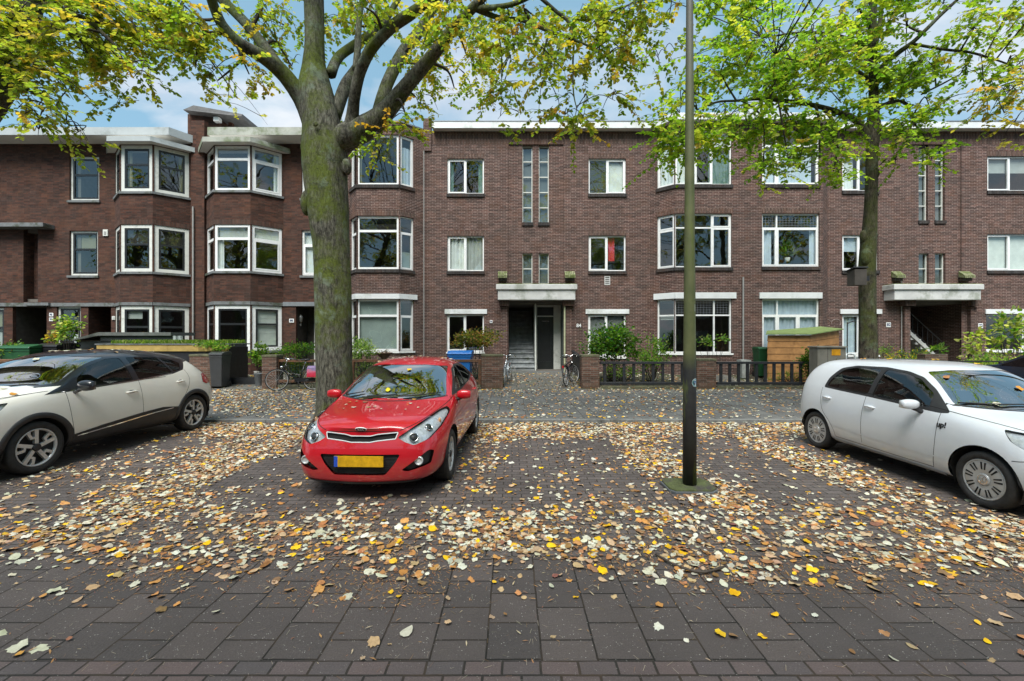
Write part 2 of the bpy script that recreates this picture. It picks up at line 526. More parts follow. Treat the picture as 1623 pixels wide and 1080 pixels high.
def make_wheel(parent, x, y, r, rim_r, style, side, w=.19, steer=0):
    z = r
    mb = MB(); mb.smooth = True
    wp = .16
    # tyre cross-section, outer face at +x
    prof = [(rim_r, -w / 2 + .01), (rim_r + .015, -w / 2), (r - .03, -w / 2 - .006), (r - .008, -w / 2 + .012), (r, -w / 2 + .04), (r, w / 2 - .04), (r - .008, w / 2 - .012), (r - .03, w / 2 + .006), (rim_r + .02, w / 2 + .002), (rim_r + .004, w / 2 - .012), (rim_r - .01, w / 2 - .03)]
    hub = MB(); hub.smooth = True
    hub.lathe([(0, -.03), (rim_r * .98, -.02), (rim_r, w / 2 - .03), (rim_r - .01, w / 2 - .03), (rim_r - .02, 0.0), (0.0, 0.01)], 40, 'x')
    o = hub.build('wheel', M_plast, parent); o.location = (x, y, z)
    o.rotation_euler = (0, 0, (0 if side > 0 else PI) + steer)
    for g in (-.05, -.02, .02, .05):
        prof2 = prof
    mb.lathe(prof, 48, 'x'); t = mb.build('tyre', M_tyre, o)
    rim = MB(); rim.smooth = False
    f = w / 2 - .02
    rim.smooth = True
    rim.lathe([(rim_r + .004, f + .004), (rim_r + .002, f + .012), (rim_r - .012, f + .010), (rim_r - .02, f - .02)], 48, 'x')
    rim.smooth = False
    def spoke(a, poly, x0, x1):
        c, s_ = math.cos(a), math.sin(a)
        rim.M = Matrix(((1, 0, 0, 0), (0, c, -s_, 0), (0, s_, c, 0), (0, 0, 0, 1)))
        rim.prism(poly, x0, x1, 'x'); rim.M = Matrix.Identity(4)
    if style == 'five':       # five pairs of slim spokes
        for k in range(5):
            a = 2 * PI * k / 5 + .3
            for q in (-1, 1):
                spoke(a, [(.03, q * .012 - .012), (.03, q * .012 + .012), (rim_r - .01, q * .048 + .013), (rim_r - .01, q * .048 - .013)], f - .03, f)
    elif style == 'hook':     # five bold hooked spokes with dark windows between
        for k in range(5):
            a = 2 * PI * k / 5 + .25
            R_ = rim_r - .01
            spoke(a, [(.045, -.022), (.05, .022), (R_ * .75, .030), (R_, .036), (R_, -.012), (R_ * .72, -.014)], f - .03, f)
            spoke(a, [(R_ * .50, .018), (R_ * .46, .072), (R_ * .80, .118), (R_ * .93, .075), (R_ * .78, .078), (R_ * .60, .050), (R_ * .62, .024)], f - .03, f - .001)
    else:                      # flat cover with pairs of slots
        rim.smooth = True
        rim.lathe([(rim_r - .012, f + .006), (rim_r * .8, f + .012), (rim_r * .5, f + .012), (rim_r * .33, f + .004), (0.001, f + .004)], 48, 'x')
        rim.smooth = False
        rim.m = 1
        for k in range(9):
            a = 2 * PI * k / 9 + .17
            for q in (-1, 1):
                spoke(a, [(rim_r * .50, q * .013 - .006), (rim_r * .50, q * .013 + .006), (rim_r * .86, q * .019 + .0085), (rim_r * .86, q * .019 - .0085)], f + .005, f + .0145)
        rim.m = 0
    rim.build('rim', [M_alloy if style != 'cover' else M_cover, M_gap], o)
    cap = MB(); cap.smooth = True
    cr = rim_r * (.30 if style == 'cover' else .2)
    cap.lathe([(cr, f - .004), (cr, f + .012), (cr * .85, f + .017), (.001, f + .018)], 24, 'x')
    if style == 'cover':       # ring emblem with V over W
        cap.smooth = False; cap.m = 1
        cap.lathe([(cr * .80, f + .0165), (cr * .80, f + .020), (cr * .68, f + .020), (cr * .68, f + .0165)], 24, 'x')
        def seg(a, b): cap.beam((f + .0185, a[0] * cr, a[1] * cr), (f + .0185, b[0] * cr, b[1] * cr), .0045, .004, (1, 0, 0))
        for sg in (-1, 1):
            seg((sg * .30, .60), (0, .08)); seg((sg * .60, .32), (sg * .28, -.55)); seg((sg * .28, -.55), (0, -.02))
    cap.build('hub_cap', [M_cover if style == 'cover' else M_plast, M_chrome], o)
    return o

def wells(car, y, r, W):
    mb = MB()
    for sd in (1, -1):
        for n_ in (0,):
            rr = r + .045; seg = 20
            pts = [(y + rr * math.cos(R(-25 + 230 * k / seg)), r + rr * math.sin(R(-25 + 230 * k / seg))) for k in range(seg + 1)]
            vs = []
            for a, b in pts:
                vs += [(sd * (W / 2 - .02 if b > .3 else W / 2 - .06), a, b), (sd * .5, a, b)]
            mb.add(vs, [(2 * k, 2 * k + 1, 2 * k + 3, 2 * k + 2) for k in range(seg)])
            mb.add([(sd * .5, a, b) for a, b in pts], [tuple(range(len(pts)))])
    return mb
def seats(root, ys, hw=.24, z0=.35, ztop=1.0, xs=(-.36, .36)):
    for y in ys:
        for x in xs:
            mb = MB()
            mb.cbox(x - hw, x + hw, y - .30, y + .22, z0, z0 + .2, .04)
            mb.M = Matrix.Translation((x, y + .22, z0 + .12)) @ Matrix.Rotation(R(-14), 4, 'X')
            mb.cbox(-hw, hw, -.06, .06, 0, ztop - z0 - .12, .045)
            mb.cbox(-.13, .13, -.04, .05, ztop - z0 - .08, ztop - z0 + .13, .035)
            mb.M = Matrix.Identity(4); mb.build('seat', M_inter, root)
def mirror_part(car, x, y, z, mat, arm, sw=.11, l=.2, hh=.075, name='mirror'):
    """wing mirror pod; x = inner end on the door"""
    sd = 1 if x > 0 else -1
    mb = MB(); mb.smooth = True
    n = 14; prof = []
    for i in range(9):
        t = i / 8; s_ = math.sin(PI * (.06 + .80 * t)) ** .32 * (1 - .12 * t)
        prof.append((t, s_))
    vs = []; 
    for t, s_ in prof:
        for k in range(n):
            a = 2 * PI * k / n
            cy = math.cos(a); cz = math.sin(a)
            vs.append((x + sd * (.05 + l * t), y + (.055 * cy * s_ if cy < 0 else .045 * min(1, cy * 1.6) * s_), z + hh * s_ * (abs(cz) ** .6) * (1 if cz > 0 else -1)))
    fs = [(i * n + k, i * n + (k + 1) % n, (i + 1) * n + (k + 1) % n, (i + 1) * n + k) for i in range(8) for k in range(n)]
    fs += [tuple(range(n)), tuple(8 * n + k for k in range(n))]
    mb.add(vs, fs)
    o = mb.build(name, mat, car.root, fixn=True)
    g = MB(); g.smooth = True
    g.tube([(x - sd * .03, y + .0, z - .10), (x + sd * .06, y + .0, z - .06), (x + sd * .12, y, z - .03)], [.028, .026, .03], 8)
    g.build('mirror_arm', arm, o)
    h = MB(); h.box(x + sd * .07, x + sd * (.03 + l), y + .047, y + .05, z - hh * .7, z + hh * .7); h.build('mirror_glass', M_chrome, o)
    return o
def door_handle(car, y, z, side, mat, l=.17):
    mb = MB(); mb.smooth = True
    pts = []
    for t in (0, .15, .5, .85, 1):
        loc, n = car.proj((y + l * (t - .5), z + .008 * math.sin(PI * t)), 'x', side)
        pts.append(loc + Vector((side, 0, 0)) * (.004 if t in (0, 1) else .026))
    mb.tube(pts, [.010, .013, .014, .013, .010], 8)
    o = mb.build('door_handle', mat, car.root)
    d = MB(); loc, n = car.proj((y, z), 'x', side)
    d.M = Matrix.Translation(loc + Vector((side * .001, 0, 0)))
    d.smooth = True
    d.ball((0, 0, 0), 1, 14, 6, (.004, l * .34, .03))
    d.build('handle_recess', M_plast if mat is M_cream else mat, o)
def rect2(a, b, c, d): return [(a, c), (b, c), (b, d), (a, d)]

def finish(car, interior_z=.92, glass_ids=(), skip=()):
    body = [k for k in car.parts if car.parts[k][0] is None] + [0]
    o = car.extract(body, 'body', car.mats['body'], split=False)
    # lining just inside the shell so that the cabin is not paint-coloured
    car.bm.faces.ensure_lookup_table()
    vm = {}; vs = []; fs = []
    for f in car.bm.faces:
        c = f.calc_center_median()
        if f[car.lay] in glass_ids or f[car.lay] in skip or c.z < .45: continue
        if c.y < car.cowl: continue
        q = []
        for v in f.verts:
            if v not in vm: vm[v] = len(vs); vs.append(v.co - car.nrm(v.co) * .03)
            q.append(vm[v])
        fs.append(q[::-1])
    me = bpy.data.meshes.new('cabin_lining'); me.from_pydata(vs, [], fs); me.materials.append(M_inter)
    link('cabin_lining', me, car.root)
    return o

SIDE = lambda c, n: abs(n.x) > .45
def RIGHT(c, n): return n.x > .4
# ---- station helper
def S(yb, ym, yt, cen, xs, zs): return (yb, ym, yt, cen, xs, zs)

# ================= red hatchback
def red_car():
    st = [
     S(.08, .03, .13, -.05, [.42, .52, .54, .52, .46, .26], [.185, .25, .47, .64, .76, .785, .795]),
     S(.13, .09, .20, -.09, [.57, .655, .675, .65, .57, .31], [.175, .24, .47, .68, .80, .825, .835]),
     S(.28, .27, .40, -.12, [.70, .785, .805, .775, .66, .35], [.175, .24, .49, .75, .85, .88, .89]),
     S(.60, .55, .62, -.10, [.72, .84, .87, .835, .70, .37], [.19, .27, .52, .77, .88, .91, .92]),
     S(.85, .83, .90, -.10, [.74, .86, .90, .855, .73, .38], [.19, .27, .55, .83, .92, .945, .955]),
     S(1.15, 1.15, 1.17, -.16, [.74, .86, .885, .845, .755, .41], [.19, .27, .56, .875, .955, .985, .995]),
     S(1.35, 1.35, 1.34, -.20, [.74, .86, .88, .84, .735, .40], [.19, .27, .56, .895, 1.055, 1.10, 1.115]),
     S(1.62, 1.62, 1.62, -.16, [.74, .86, .88, .84, .695, .37], [.19, .27, .56, .925, 1.23, 1.29, 1.305]),
     S(1.9, 1.9, 1.92, -.12, [.74, .86, .88, .84, .655, .36], [.19, .27, .56, .94, 1.365, 1.425, 1.44]),
     S(2.25, 2.25, 2.25, -.04, [.74, .86, .88, .84, .635, .35], [.19, .27, .56, .955, 1.40, 1.465, 1.48]),
     S(2.75, 2.75, 2.75, 0, [.74, .86, .885, .845, .625, .34], [.19, .27, .57, .985, 1.385, 1.455, 1.47]),
     S(3.2, 3.2, 3.25, 0, [.74, .86, .895, .85, .60, .33], [.19, .27, .60, 1.02, 1.34, 1.41, 1.425]),
     S(3.5, 3.5, 3.6, .03, [.72, .85, .89, .83, .55, .30], [.20, .28, .63, 1.03, 1.28, 1.35, 1.36]),
     S(3.75, 3.78, 3.82, .04, [.68, .83, .87, .79, .62, .32], [.22, .30, .66, .96, 1.08, 1.12, 1.13]),
     S(3.92, 3.98, 3.92, .05, [.62, .78, .82, .75, .66, .34], [.26, .34, .62, .86, .95, .98, .99]),
     S(3.97, 4.03, 3.97, .05, [.45, .60, .64, .60, .52, .28], [.30, .38, .60, .80, .88, .90, .91]),
    ]
    c = Car('hatchback_car', 'shiny red five door hatchback parked nose towards us in front of the big mossy tree', st, dict(body=M_red), 4.045, 1.72, 1.425)
    c.cowl = 1.1
    wr, rr, W = .305, .205, 1.72
    arch = [wheel_arch(c, .83, .31, .355), wheel_arch(c, 3.40, .31, .355)]
    front = lambda p, n: n.y < -.25 and p.y < .9
    # lower grille, fog pockets, upper grille, headlamps, windscreen, side glass
    low = c.cut(rpoly([(-.43, .50), (.43, .50), (.37, .40), (.27, .285), (-.27, .285), (-.37, .40)], .03), 'y', front, 'lower_grille')
    ids = {'low': low}
    fogs = []; lamps = []
    for sd in (1, -1):
        fogs.append(c.cut(rpoly([(sd * .44, .335), (sd * .50, .32), (sd * .72, .375), (sd * .745, .50), (sd * .70, .52), (sd * .60, .45)], .02), 'y', front, 'fog'))
        lamps.append(c.cut(rpoly([(sd * .385, .665), (sd * .46, .62), (sd * .56, .585), (sd * .70, .63), (sd * .78, .72), (sd * .80, .82), (sd * .76, .87), (sd * .70, .865), (sd * .56, .78)], .02), 'y', lambda p, n: n.y < -.12 and p.y < .95 and p.z > .5, 'lamp'))
    up = c.cut(rpoly([(-.385, .715), (-.18, .700), (-.10, .682), (.10, .682), (.18, .700), (.385, .715), (.365, .655), (.18, .636), (.10, .622), (-.10, .622), (-.18, .636), (-.365, .655)], .012), 'y', front, 'grille')
    ws = c.cut(rpoly([(-.69, .965), (-.35, .945), (.35, .945), (.69, .965), (.575, 1.31), (.3, 1.34), (-.3, 1.34), (-.575, 1.31)], .03), 'y', lambda p, n: n.y < -.05 and n.z > .1 and .95 < p.y < 2.3 and p.z > .9, 'windscreen')
    sidec = lambda p, n: abs(n.x) > .35 and p.z > .85
    dlo = rpoly([(1.30, .955), (1.58, 1.09), (1.95, 1.265), (2.35, 1.315), (2.9, 1.30), (3.3, 1.23), (3.44, 1.14), (3.3, 1.08), (2.8, 1.02), (2.0, .975)], .03)
    trim = c.cut(dlo, 'x', sidec, 'trim', only=[0])
    g1 = c.cut(rpoly([(1.54, .995), (1.70, 1.115), (2.0, 1.245), (2.28, 1.285), (2.30, 1.005), (2.0, .995)], .025), 'x', sidec, 'g1', only=[trim])
    g2 = c.cut(rpoly([(2.36, 1.285), (2.85, 1.275), (2.98, 1.25), (2.98, 1.07), (2.8, 1.045), (2.36, 1.01)], .025), 'x', sidec, 'g2', only=[trim])
    g3 = c.cut(rpoly([(3.03, 1.24), (3.24, 1.205), (3.36, 1.14), (3.25, 1.10), (3.03, 1.08)], .02), 'x', sidec, 'g3', only=[trim])
    rw = c.cut(rpoly([(-.55, 1.08), (.55, 1.08), (.46, 1.30), (-.46, 1.30)], .04), 'y', lambda p, n: n.y > .3 and p.y > 3.2, 'rear')
    tl = [c.cut(rpoly([(sd * .55, .80), (sd * .80, .80), (sd * .80, 1.0), (sd * .62, 1.0)], .04), 'y', lambda p, n: n.y > .05 and p.y > 3.6, 'tail') for sd in (1, -1)]
    glass = (ws, g1, g2, g3, rw)
    finish(c, glass_ids=glass, skip=tuple(arch))
    c.extract(trim, 'window_trim', M_plast); c.extract([g1], 'side_window', M_carglass, offset=-.004); c.extract([g2, g3], 'rear_side_window', M_darkglass, offset=-.004)
    c.extract(ws, 'windscreen', M_screen, offset=-.003); c.extract(rw, 'rear_window', M_darkglass, offset=-.003)
    c.extract(tl, 'tail_light', M_redl, offset=.003)
    g = c.extract(low, 'lower_grille', M_plast, offset=-.03)
    bars = MB()
    for z in (.31, .335, .36, .385, .41, .435, .46, .485):
        w = .27 + (z - .285) * .68
        c.strip(bars, [(-w + .01, z), (0, z), (w - .01, z)], 'y', 1, .010, -.018)
    bars.build('grille_bar', M_gap, g)
    g = c.extract(up, 'grille', M_gap, offset=-.02)
    rim = MB()
    rim.m = 0
    top = [(-.385, .715), (-.18, .700), (-.10, .682), (.10, .682), (.18, .700), (.385, .715)]
    bot = [(-.365, .652), (-.18, .634), (-.10, .620), (.10, .620), (.18, .634), (.365, .652)]
    for ln in (top, bot): c.strip(rim, [Vector((*p, 0)) for p in ln], 'y', 1, .010, .004, raw=True)
    for sd in (1, -1): c.strip(rim, [Vector((sd * .385, .715, 0)), Vector((sd * .365, .652, 0))], 'y', 1, .010, .004, raw=True)
    rim.build('grille_surround', M_badge, g)
    for k, sd in ((0, 1), (1, -1)):
        f = c.extract(fogs[k], 'fog_pocket', M_plast, offset=-.035)
        loc, n = c.proj((sd * .61, .42), 'y')
        fm = MB(); fm.smooth = True; fm.lathe([(.045, .0), (.045, .02), (.036, .024), (.033, .01), (0.001, .004)], 20, 'y', (loc.x, loc.y + .01, loc.z)); 
        fm2 = MB(); fm2.M = Matrix.Translation(loc) @ Matrix.Rotation(PI, 4, 'Z'); fm2.smooth = True
        fm2.lathe([(.046, -.03), (.046, -.004), (.037, .0), (.034, -.012), (0.001, -.004)], 20, 'y'); fm2.build('fog_lamp', M_lens, f)
        h = c.extract(lamps[k], 'headlight', M_lens, offset=-.035)
        c.extract(lamps[k], 'headlight_glass', M_lampglass, parent=h, offset=.002)
        for (x, z, r) in ((.55, .665, .05), (.68, .745, .045)):
            loc, n = c.proj((sd * x, z), 'y')
            if loc is None: continue
            b = MB(); q = n.to_track_quat('Y', 'Z').to_matrix().to_4x4()
            b.M = Matrix.Translation(loc - n * .028) @ q; b.smooth = True
            b.lathe([(r, -.02), (r, .012), (r * .86, .016), (r * .80, 0)], 24, 'y'); b.m = 1; b.lathe([(r * .8, 0), (r * .6, .014), (r * .3, .02), (0.001, .022)], 24, 'y')
            b.build('projector_lens', [M_chrome, M_plast], h)
        am = MB(); loc, n = c.proj((sd * .755, .78), 'y'); 
        if loc is not None:
            am.smooth = True; am.ball(loc - n * .03, .03, 12, 8, (.6, .6, 1.1)); am.build('indicator', M_amber, h)
    # black lip under the bumper, plate, badge
    lip = MB(); c.strip(lip, [(-.62, .215), (-.3, .205), (0, .20), (.3, .205), (.62, .215)], 'y', 1, .035, .006); lip.build('bumper_lip', M_plast, c.root)
    loc, n = c.proj((0, .50), 'y')
    pl = MB(); y0 = loc.y - .012
    pl.box(-.26, .26, y0, y0 + .016, .375, .485)
    p = pl.build('number_plate', M_plate_y, c.root)
    bs = MB(); bs.box(-.26, -.222, y0 - .002, y0, .375, .485); bs.build('plate_strip', M_plate_b, p)
    loc, n = c.proj((0, .755), 'y')
    b = MB(); q = n.to_track_quat('Z', 'Y').to_matrix().to_4x4()
    nx = Vector((1, 0, 0)); up_ = n.cross(nx).normalized()
    if up_.z < 0: up_ = -up_
    def oval(mb, a, bb, off, th):
        k = 28; ctr = loc + n * off
        vs = [ctr + nx * a * math.cos(2 * PI * i / k) + up_ * bb * math.sin(2 * PI * i / k) for i in range(k)]
        mb.add(vs + [v - n * th for v in vs], [tuple(range(k)), *[(i, k + i, k + (i + 1) % k, (i + 1) % k) for i in range(k)]])
    oval(b, .062, .031, .006, .01); b.m = 1; oval(b, .056, .026, .0075, .002); b.m = 0
    text_mesh(b, 'KIA', .043, loc + n * .009, nx, up_, .001, .0006)
    b.build('badge', [M_badge, M_gap], c.root)
    # panel gaps
    gp = MB()
    for sd in (1, -1):
        c.strip(gp, [(sd * .40, .735), (sd * .55, .79), (sd * .68, .86), (sd * .74, .91), (sd * .76, .955)], 'y', 1, .008, .0015) 
        c.strip(gp, [(1.24, .95), (1.20, .80), (1.21, .6), (1.25, .36), (1.27, .30)], 'x', sd)
        c.strip(gp, [(2.33, 1.0), (2.36, .8), (2.36, .5), (2.35, .30)], 'x', sd)
        c.strip(gp, [(3.22, 1.09), (3.24, .9), (3.15, .72), (3.04, .60)], 'x', sd)
        c.strip(gp, [(1.27, .285), (1.8, .28), (2.3, .285), (3.0, .29)], 'x', sd)
    c.strip(gp, [(-.38, .722), (-.1, .728), (.1, .728), (.38, .722)], 'y', 1, .008)
    gp.build_islands('panel_gap', M_gap, c.root)
    cr = MB()
    for sd in (1, -1): c.strip(cr, [(.95, .70), (1.6, .72), (2.4, .755), (3.2, .80), (3.6, .86)], 'x', sd, .012, .003)
    cr.build_islands('body_crease', M_red, c.root)
    for sd in (1, -1):
        mirror_part(c, sd * .755, 1.42, .955, M_red, M_plast, l=.18, hh=.066)
        door_handle(c, 2.17, .81, sd, M_red); door_handle(c, 3.02, .85, sd, M_red)
    wp = MB(); wp.smooth = True
    for a, b_ in (((-.28, .965), (.10, .985)), ((-.60, .965), (-.36, 1.01)), ((.12, .965), (.62, .99))):
        pts = []
        for t in (0, .5, 1):
            q = (a[0] * (1 - t) + b_[0] * t, a[1] * (1 - t) + b_[1] * t); loc, n = c.proj(q, 'y')
            pts.append(loc + n * .018)
        wp.tube(pts, [.009, .008, .006], 6)
    wp.build_islands('wiper', M_plast, c.root)
    cw = MB(); c.strip(cw, [(-.70, .963), (-.35, .943), (0, .938), (.35, .943), (.70, .963)], 'y', 1, .03, .001); cw.build('cowl', M_plast, c.root)
    for y in (.83, 3.40):
        wells(c, y, wr, W).build_islands('wheel_well', M_gap, c.root)
        for sd in (1, -1): make_wheel(c.root, sd * (W / 2 - .125), y, wr, rr, 'five', sd)
    seats(c.root, (2.0, 2.95))
    it = MB(); it.cbox(-.72, .72, 1.22, 1.62, .7, .97, .05); it.build('dashboard', M_inter, c.root)
    it = MB(); it.box(-.74, .74, .45, 3.85, .2, .24); it.build('underbody', M_gap, c.root)
    return c

# ================= white small hatchback
def white_car():
    st = [
     S(.10, .03, .12, -.04, [.42, .60, .63, .60, .52, .28], [.20, .27, .46, .66, .78, .80, .81]),
     S(.14, .07, .17, -.06, [.56, .71, .74, .70, .60, .32], [.18, .26, .46, .68, .80, .83, .84]),
     S(.28, .20, .30, -.08, [.68, .79, .82, .79, .68, .36], [.17, .25, .48, .73, .87, .90, .91]),
     S(.58, .58, .60, -.08, [.72, .82, .845, .81, .71, .38], [.17, .25, .52, .80, .93, .96, .97]),
     S(.88, .88, .90, -.14, [.72, .82, .84, .81, .72, .38], [.17, .25, .54, .84, .97, 1.0, 1.01]),
     S(1.05, 1.05, 1.05, -.18, [.72, .82, .84, .81, .69, .37], [.17, .25, .54, .85, 1.05, 1.09, 1.10]),
     S(1.3, 1.3, 1.3, -.16, [.72, .82, .84, .81, .635, .34], [.17, .25, .54, .86, 1.25, 1.30, 1.31]),
     S(1.55, 1.55, 1.56, -.12, [.72, .82, .84, .81, .595, .33], [.17, .25, .54, .87, 1.40, 1.455, 1.465]),
     S(1.9, 1.9, 1.9, -.03, [.72, .82, .84, .81, .585, .32], [.17, .25, .54, .88, 1.44, 1.495, 1.505]),
     S(2.4, 2.4, 2.45, 0, [.72, .82, .84, .81, .58, .32], [.17, .25, .55, .90, 1.435, 1.49, 1.50]),
     S(2.8, 2.8, 2.85, 0, [.72, .82, .845, .81, .60, .33], [.17, .25, .57, .93, 1.42, 1.47, 1.48]),
     S(3.14, 3.14, 3.21, .02, [.70, .81, .84, .80, .62, .34], [.18, .26, .58, .97, 1.43, 1.46, 1.47]),
     S(3.34, 3.38, 3.44, .04, [.66, .79, .825, .79, .65, .34], [.22, .30, .58, .95, 1.24, 1.27, 1.28]),
     S(3.44, 3.49, 3.40, .05, [.60, .72, .75, .70, .62, .33], [.26, .34, .56, .78, .92, .94, .95]),
     S(3.48, 3.53, 3.46, .05, [.42, .56, .60, .56, .50, .28], [.30, .38, .54, .70, .80, .82, .83]),
    ]
    c = Car('compact_car', 'small white five door hatchback with silver wheel covers at the right edge', st, dict(body=M_white), 3.54, 1.641, 1.425)
    c.cowl = .9
    wr, rr, W = .285, .20, 1.641
    arch = [wheel_arch(c, .585, .29, .335), wheel_arch(c, 3.0, .29, .325)]
    sidec = lambda p, n: abs(n.x) > .3 and p.z > .78
    trim = c.cut(rpoly([(.96, .89), (1.25, 1.125), (1.45, 1.245), (1.66, 1.30), (2.0, 1.33), (2.50, 1.32), (2.72, 1.27), (2.84, 1.12), (2.88, .965), (2.5, .945), (2.02, .925), (1.07, .875)], .04, 4), 'x', sidec, 'trim', only=[0])
    g1 = c.cut(rpoly([(1.20, .92), (1.23, 1.07), (1.46, 1.22), (1.68, 1.275), (1.97, 1.302), (2.0, .95)], .03), 'x', sidec, 'g1', only=[trim])
    g2 = c.cut(rpoly([(2.07, .955), (2.05, 1.303), (2.47, 1.293), (2.66, 1.25), (2.79, 1.10), (2.83, .99), (2.5, .97)], .05), 'x', sidec, 'g2', only=[trim])
    ws = c.cut(rpoly([(-.645, .975), (-.35, .955), (.35, .955), (.645, .975), (.49, 1.31), (.3, 1.335), (-.3, 1.335), (-.49, 1.31)], .03), 'y', lambda p, n: n.y < -.05 and n.z > .1 and .7 < p.y < 1.9 and p.z > .85, 'windscreen')
    rw = c.cut(rpoly([(-.56, .95), (.56, .95), (.48, 1.28), (-.48, 1.28)], .05), 'y', lambda p, n: n.y > .25 and p.y > 2.7, 'rear')
    lamps = [c.cut(rpoly([(.46, .82), (.36, .72), (.12, .60), (-.1, .58), (-.1, .76), (.2, .80)], .02), 'x', lambda p, n, sd=sd: p.x * sd > .50 and n.x * sd > -.1 and p.y < .6, 'lamp') for sd in (1, -1)]
    tl = [c.cut(rpoly([(sd * .60, .72), (sd * .80, .72), (sd * .80, .96), (sd * .62, .96)], .04), 'y', lambda p, n: n.y > .6 and p.y > 3.1, 'tail') for sd in (1, -1)]
    inner = c.cut([(-.50, .3), (.50, .3), (.50, 1.1), (-.50, 1.1)], 'y', lambda p, n: p.y < .8, None, None, only=lamps)
    frontc = lambda p, n: n.y < -.3 and p.y < .6
    low = c.cut(rpoly([(-.50, .40), (.50, .40), (.44, .26), (-.44, .26)], .03), 'y', frontc, 'lower_grille', only=[0])
    upg = c.cut(rpoly([(-.44, .655), (.44, .655), (.44, .63), (-.44, .63)], .012), 'y', frontc, 'grille', only=[0])
    finish(c, glass_ids=(g1, g2, ws, rw), skip=tuple(arch))
    g = c.extract(low, 'lower_grille', M_plast, offset=-.02); c.extract(upg, 'grille', M_plast, offset=-.008)
    loc, n = c.proj((0, .50), 'y'); pl = MB(); pl.box(-.26, .26, loc.y - .02, loc.y - .004, .50 - .055, .50 + .055); pl.build('number_plate', M_plate_y, c.root)
    loc, n = c.proj((0, .72), 'y'); bd = MB(); bd.M = Matrix.Translation(loc) @ n.to_track_quat('Z', 'Y').to_matrix().to_4x4(); bd.smooth = True
    bd.lathe([(.062, .002), (.060, .010), (.050, .010), (.048, .002)], 28, 'z'); bd.beam((-.03, .035, .006), (0, -.005, .006), .007, .006, (0, 0, 1)); bd.beam((.03, .035, .006), (0, -.005, .006), .007, .006, (0, 0, 1)); bd.beam((-.042, .012, .006), (-.018, -.04, .006), .007, .006, (0, 0, 1)); bd.beam((.042, .012, .006), (.018, -.04, .006), .007, .006, (0, 0, 1)); bd.beam((-.018, -.04, .006), (0, -.006, .006), .007, .006, (0, 0, 1)); bd.beam((.018, -.04, .006), (0, -.006, .006), .007, .006, (0, 0, 1))
    bd.build('front_badge', M_badge, c.root)
    c.extract(trim, 'window_trim', M_plast); c.extract(g1, 'side_window', M_carglass, offset=-.004); c.extract(g2, 'rear_side_window', M_carglass, offset=-.004)
    c.extract(ws, 'windscreen', M_screen, offset=-.003); c.extract(rw, 'rear_window', M_carglass, offset=-.003)
    for k, sd in ((0, 1), (1, -1)):
        h = c.extract(lamps[k], 'headlight', M_lens, offset=-.03); c.extract(lamps[k], 'headlight_glass', M_lampglass, parent=h, offset=.002)
        c.extract(tl[k], 'tail_light', M_redl, offset=.004)
    gp = MB()
    for sd in (1, -1):
        c.strip(gp, [(1.05, .885), (1.05, .7), (1.06, .5), (1.09, .27)], 'x', sd)
        c.strip(gp, [(2.08, .93), (2.09, .7), (2.09, .30)], 'x', sd)
        c.strip(gp, [(2.90, .96), (2.89, .8), (2.82, .62), (2.68, .48), (2.60, .36), (2.585, .28)], 'x', sd)
        c.strip(gp, [(1.09, .265), (1.6, .265), (2.1, .27), (2.58, .275)], 'x', sd)
        c.strip(gp, [(.18, .585), (.24, .56), (.32, .545)], 'x', sd)
        c.strip(gp, [(sd * .60, .80), (sd * .68, .86), (sd * .73, .93), (sd * .735, .985)], 'y', 1, .008)
    gp.build_islands('panel_gap', M_gap, c.root)
    cr = MB(); cr.smooth = True
    for sd in (1, -1):
        c.strip(cr, [(.95, .395), (1.6, .40), (2.3, .42), (2.62, .45)], 'x', sd, .014, .004)
        c.strip(cr, [(.98, .225), (1.6, .225), (2.3, .225), (2.62, .235)], 'x', sd, .05, .010)
    cr.build_islands('sill_moulding', M_white, c.root)
    loc, n = c.proj((1.0, .755), 'x', -1)
    b = MB(); rt = Vector((0, -1, 0)); upv = n.cross(rt); upv = upv if upv.z > 0 else -upv
    text_mesh(b, 'up!', .085, loc + n * .005, rt, upv, .002, .002); b.build('badge', M_gap, c.root)
    for sd in (1, -1):
        mirror_part(c, sd * .76, 1.27, .945, M_white, M_plast, l=.19, hh=.062)
        door_handle(c, 1.98, .80, sd, M_white, .16); door_handle(c, 2.76, .82, sd, M_white, .15)
    wp = MB(); wp.smooth = True
    for a, b_ in (((-.62, .99), (.0, 1.0)), ((0.02, .985), (.60, .995))):
        pts = []
        for t in (0, .5, 1):
            q = (a[0] * (1 - t) + b_[0] * t, a[1] * (1 - t) + b_[1] * t); loc, n = c.proj(q, 'y')
            pts.append(loc + n * .018)
        wp.tube(pts, [.009, .008, .006], 6)
    wp.build_islands('wiper', M_plast, c.root)
    cw = MB(); c.strip(cw, [(-.68, .978), (-.35, .958), (0, .953), (.35, .958), (.68, .978)], 'y', 1, .03, .001); cw.build('cowl', M_plast, c.root)
    for y in (.585, 3.0):
        wells(c, y, wr, W).build_islands('wheel_well', M_gap, c.root)
        for sd in (1, -1): make_wheel(c.root, sd * (W / 2 - .115), y, wr, rr, 'cover', sd, .17)
    seats(c.root, (1.65, 2.45), ztop=1.02)
    it = MB(); it.cbox(-.70, .70, .95, 1.3, .7, .94, .05); it.build('dashboard', M_inter, c.root)
    it = MB(); it.box(-.70, .70, .35, 3.35, .18, .22); it.build('underbody', M_gap, c.root)
    return c

